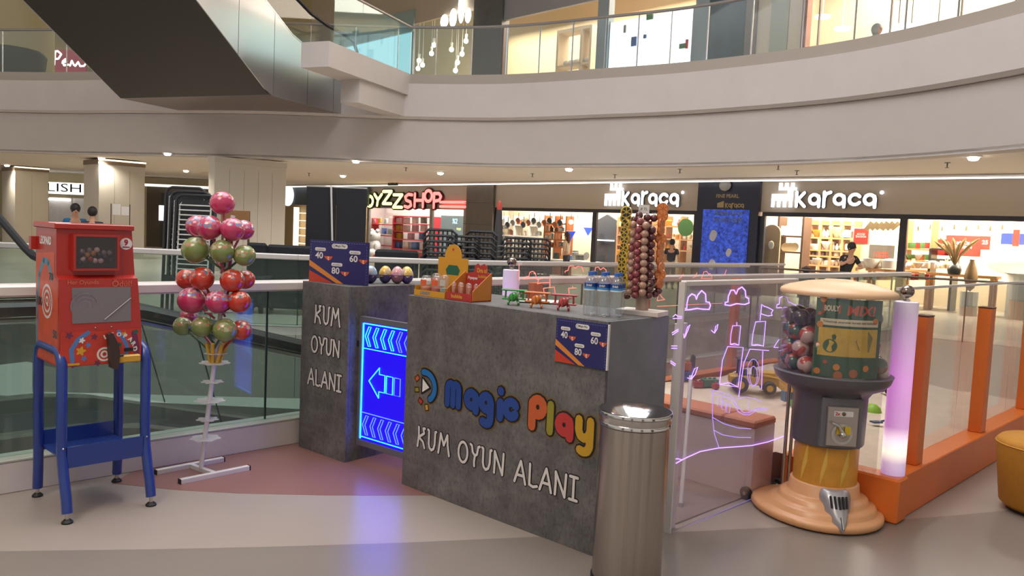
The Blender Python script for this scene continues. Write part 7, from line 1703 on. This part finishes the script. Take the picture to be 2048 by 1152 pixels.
# ------------------------------------------------------------------ people
def skin_obj(name, V, E, Rr, m, parent, root=0, lev=2):
    me = bpy.data.meshes.new(name); me.from_pydata(V, E, []); me.materials.append(m)
    o = bpy.data.objects.new(name, me); COL.objects.link(o); o.parent = parent
    sm = o.modifiers.new('skin', 'SKIN'); sm.use_smooth_shade = True
    for i, d in enumerate(me.skin_vertices[0].data): d.radius = Rr[i] if isinstance(Rr[i], tuple) else (Rr[i], Rr[i]); d.use_root = (i == root)
    ss = o.modifiers.new('sub', 'SUBSURF'); ss.levels = lev; ss.render_levels = lev
    return o
def person(label, loc, rz, shirt, trousers, hair, lean=0.0, arms=None, scarf=None, h=1.0, longhair=False, coat=False):
    t = thing('person', label, 'person', loc, rz); t.scale = (h, h, h)
    sk = mat('skin_tone', '#b98a6e', .5)
    B = lambda x, y, z: (x, y - max(0, z-.95)*lean, z)          # bend forward above the hips
    aL = arms or [((-.25, 0, 1.14), (-.27, -.05, .88)), ((.25, 0, 1.14), (.27, -.05, .88))]
    V = [(0, 0, .95), B(0, 0, 1.15), B(0, 0, 1.38), B(0, -.01, 1.50), B(0, -.02, 1.60), B(0, -.02, 1.70)]
    Rr = [(.15, .11), (.14, .10), (.15, .09), (.055, .055), (.075, .09), (.06, .075)]
    E = [(0, 1), (1, 2), (2, 3), (3, 4), (4, 5)]
    for s_, (el, ha) in zip((-1, 1), aL):
        i = len(V); V += [B(.18*s_, 0, 1.40), B(*el), B(*ha), B(ha[0]*1.01, ha[1]-.04, ha[2]-.07)]; Rr += [.055, .042, .028, .03]; E += [(2, i), (i, i+1), (i+1, i+2), (i+2, i+3)]
        j = len(V); V += [(.09*s_, 0, .88), (.10*s_, -.01, .48), (.10*s_, .02, .07), (.11*s_, -.14, .035)]; Rr += [.085, .055, .04, .035]; E += [(0, j), (j, j+1), (j+1, j+2), (j+2, j+3)]
    body = skin_obj('body', V, E, Rr, sk, t)
    # shirt with short sleeves, trousers
    SV = [B(0, 0, .92), B(0, 0, 1.15), B(0, 0, 1.37), B(0, 0, 1.455)]; SR = [(.165, .125), (.158, .118), (.168, .108), (.07, .07)]; SE = [(0, 1), (1, 2), (2, 3)]
    for s_, (el, ha) in zip((-1, 1), aL):
        i = len(SV); SV += [B(.185*s_, 0, 1.40), B(*[.35*a+.65*b for a, b in zip((.185*s_, 0, 1.40), el)])]; SR += [.072, .066]; SE += [(2, i), (i, i+1)]
        if coat: SV += [B(*el), B(*ha)]; SR += [.058, .045]; SE += [(i+1, i+2), (i+2, i+3)]
    skin_obj('shirt', SV, SE, SR, shirt, t)
    TV = [(0, 0, .98), (0, 0, .90)]; TR = [(.165, .125), (.15, .12)]; TE = [(0, 1)]
    for s_ in (-1, 1):
        j = len(TV); TV += [(.095*s_, 0, .80), (.10*s_, -.01, .48), (.10*s_, .015, .12)]; TR += [.10, .075, .062]; TE += [(1, j), (j, j+1), (j+1, j+2)]
    skin_obj('trousers', TV, TE, TR, trousers, t)
    for s_ in (-1, 1): MB().ball((.11*s_, -.06, .045), .05, 10, 7, .9, 2.2, .85).build('shoe', black_m, t, smooth=60)
    hx = B(0, -.02, 1.65)
    if scarf:
        MB().ball((hx[0], hx[1]+.03, hx[2]+.02), .125, 16, 10, 1, 1.08, 1.25).build('headscarf', scarf, t, smooth=60); MB().lathe([(.10, hx[2]-.12), (.17, hx[2]-.24), (.2, hx[2]-.32)], 14, hx[0], hx[1]+.03).build('scarf_drape', scarf, t, smooth=60)
        MB().ball((hx[0], hx[1]-.06, hx[2]), .085, 14, 9, .9, .75, 1.15).build('face', sk, t, smooth=60)
    else:
        MB().ball((hx[0], hx[1]+.035, hx[2]+.04), .115, 16, 10, .92, 1.0, 1.05).build('hair', hair, t, smooth=60)
        if longhair: MB().ball((hx[0], hx[1]+.09, hx[2]-.12), .11, 14, 9, .95, .6, 2.0).build('hair_length', hair, t, smooth=60)
    for s_ in (-1, 1):
        MB().ball((hx[0]+.032*s_, hx[1]-.108, hx[2]+.015), .011, 8, 6).build('eye', black_m, t)
        if not scarf: MB().ball((hx[0]+.085*s_, hx[1]+.0, hx[2]), .022, 8, 6, .5, .8, 1.3).build('ear', sk, t, smooth=60)
    MB().ball((hx[0], hx[1]-.118, hx[2]-.015), .018, 8, 6, .8, 1, 1.3).build('nose', sk, t, smooth=60); MB().ball((hx[0], hx[1]-.103, hx[2]-.055), .02, 8, 6, 1.3, .4, .4).build('mouth', mat('lip', '#8f4f48', .5), t)
    return t
sh_blue = mat('shirt_blue', '#1f5f8a', .8); sh_dark = mat('shirt_dark', '#33323a', .8); sh_black = mat('shirt_black', '#1d1d22', .8); tr = mat('trouser_dark', '#2b2b33', .8); hr_b = mat('hair_black', '#1c1715', .6); hr_br = mat('hair_brown', '#4a261c', .6)
a = atY(149, 430, 17.5); person('person in a teal blue shirt looking down behind the red machine', (a.x, 17.5, 0), R(35), sh_blue, tr, hr_b, .25, None, None, .97)
a = atY(184, 440, 17.2); person('person in a dark shirt seen from behind beside the blue shirted one', (a.x, 17.2, 0), R(200), sh_dark, tr, hr_b, .1, None, None, .94)
s_, _ = FAC.p(1135, 480, -.9); q = FAC.w(s_, -.9); person('person with long brown hair in a pale top at the kitchenware window', q, R(-120), mat('shirt_cream', '#c9b49a', .8), tr, hr_br, .05, None, None, .9, True)
s_, _ = FAC.p(1343, 500, -.8); q = FAC.w(s_, -.8); person('person in a dark checked shirt right of the lollipop rack', q, R(160), sh_dark, tr, hr_b, .1, None, None, .86)
s_, _ = FAC.p(1690, 520, -2.6); q = FAC.w(s_, -2.6)
person('person in a black t-shirt resting chin on hand at the railing', q, R(12), sh_black, tr, hr_b, .35, [((-.30, -.18, 1.22), (-.08, -.30, 1.42)), ((.30, -.20, 1.16), (.05, -.34, 1.16))], None, .93)
p = U(1752, 86, 5.9); d = Vector((p.x, p.y, 0)).normalized()*3.2
person('person in grey headscarf and pale coat on the upper floor', (p.x+d.x, p.y+d.y, 5.3), R(25), mat('coat_pale', '#c3c0b4', .8), tr, hr_b, 0, None, mat('scarf_grey', '#8d8f8c', .8), 1.0, False, True)

# ------------------------------------------------------------------ unseen piers added behind the camera, only to be mirrored in shiny metal
for k, (x, y, w_) in enumerate([(-6.5, -3.5, .8), (-2.2, -5.2, .7), (2.6, -4.6, .8), (6.6, -2.0, .9)]):
    struct(MB().box(-w_/2, w_/2, -w_/2, w_/2, 0, 5.0).build('wall_behind_viewer_pier', stone, None, (x, y, 0)))
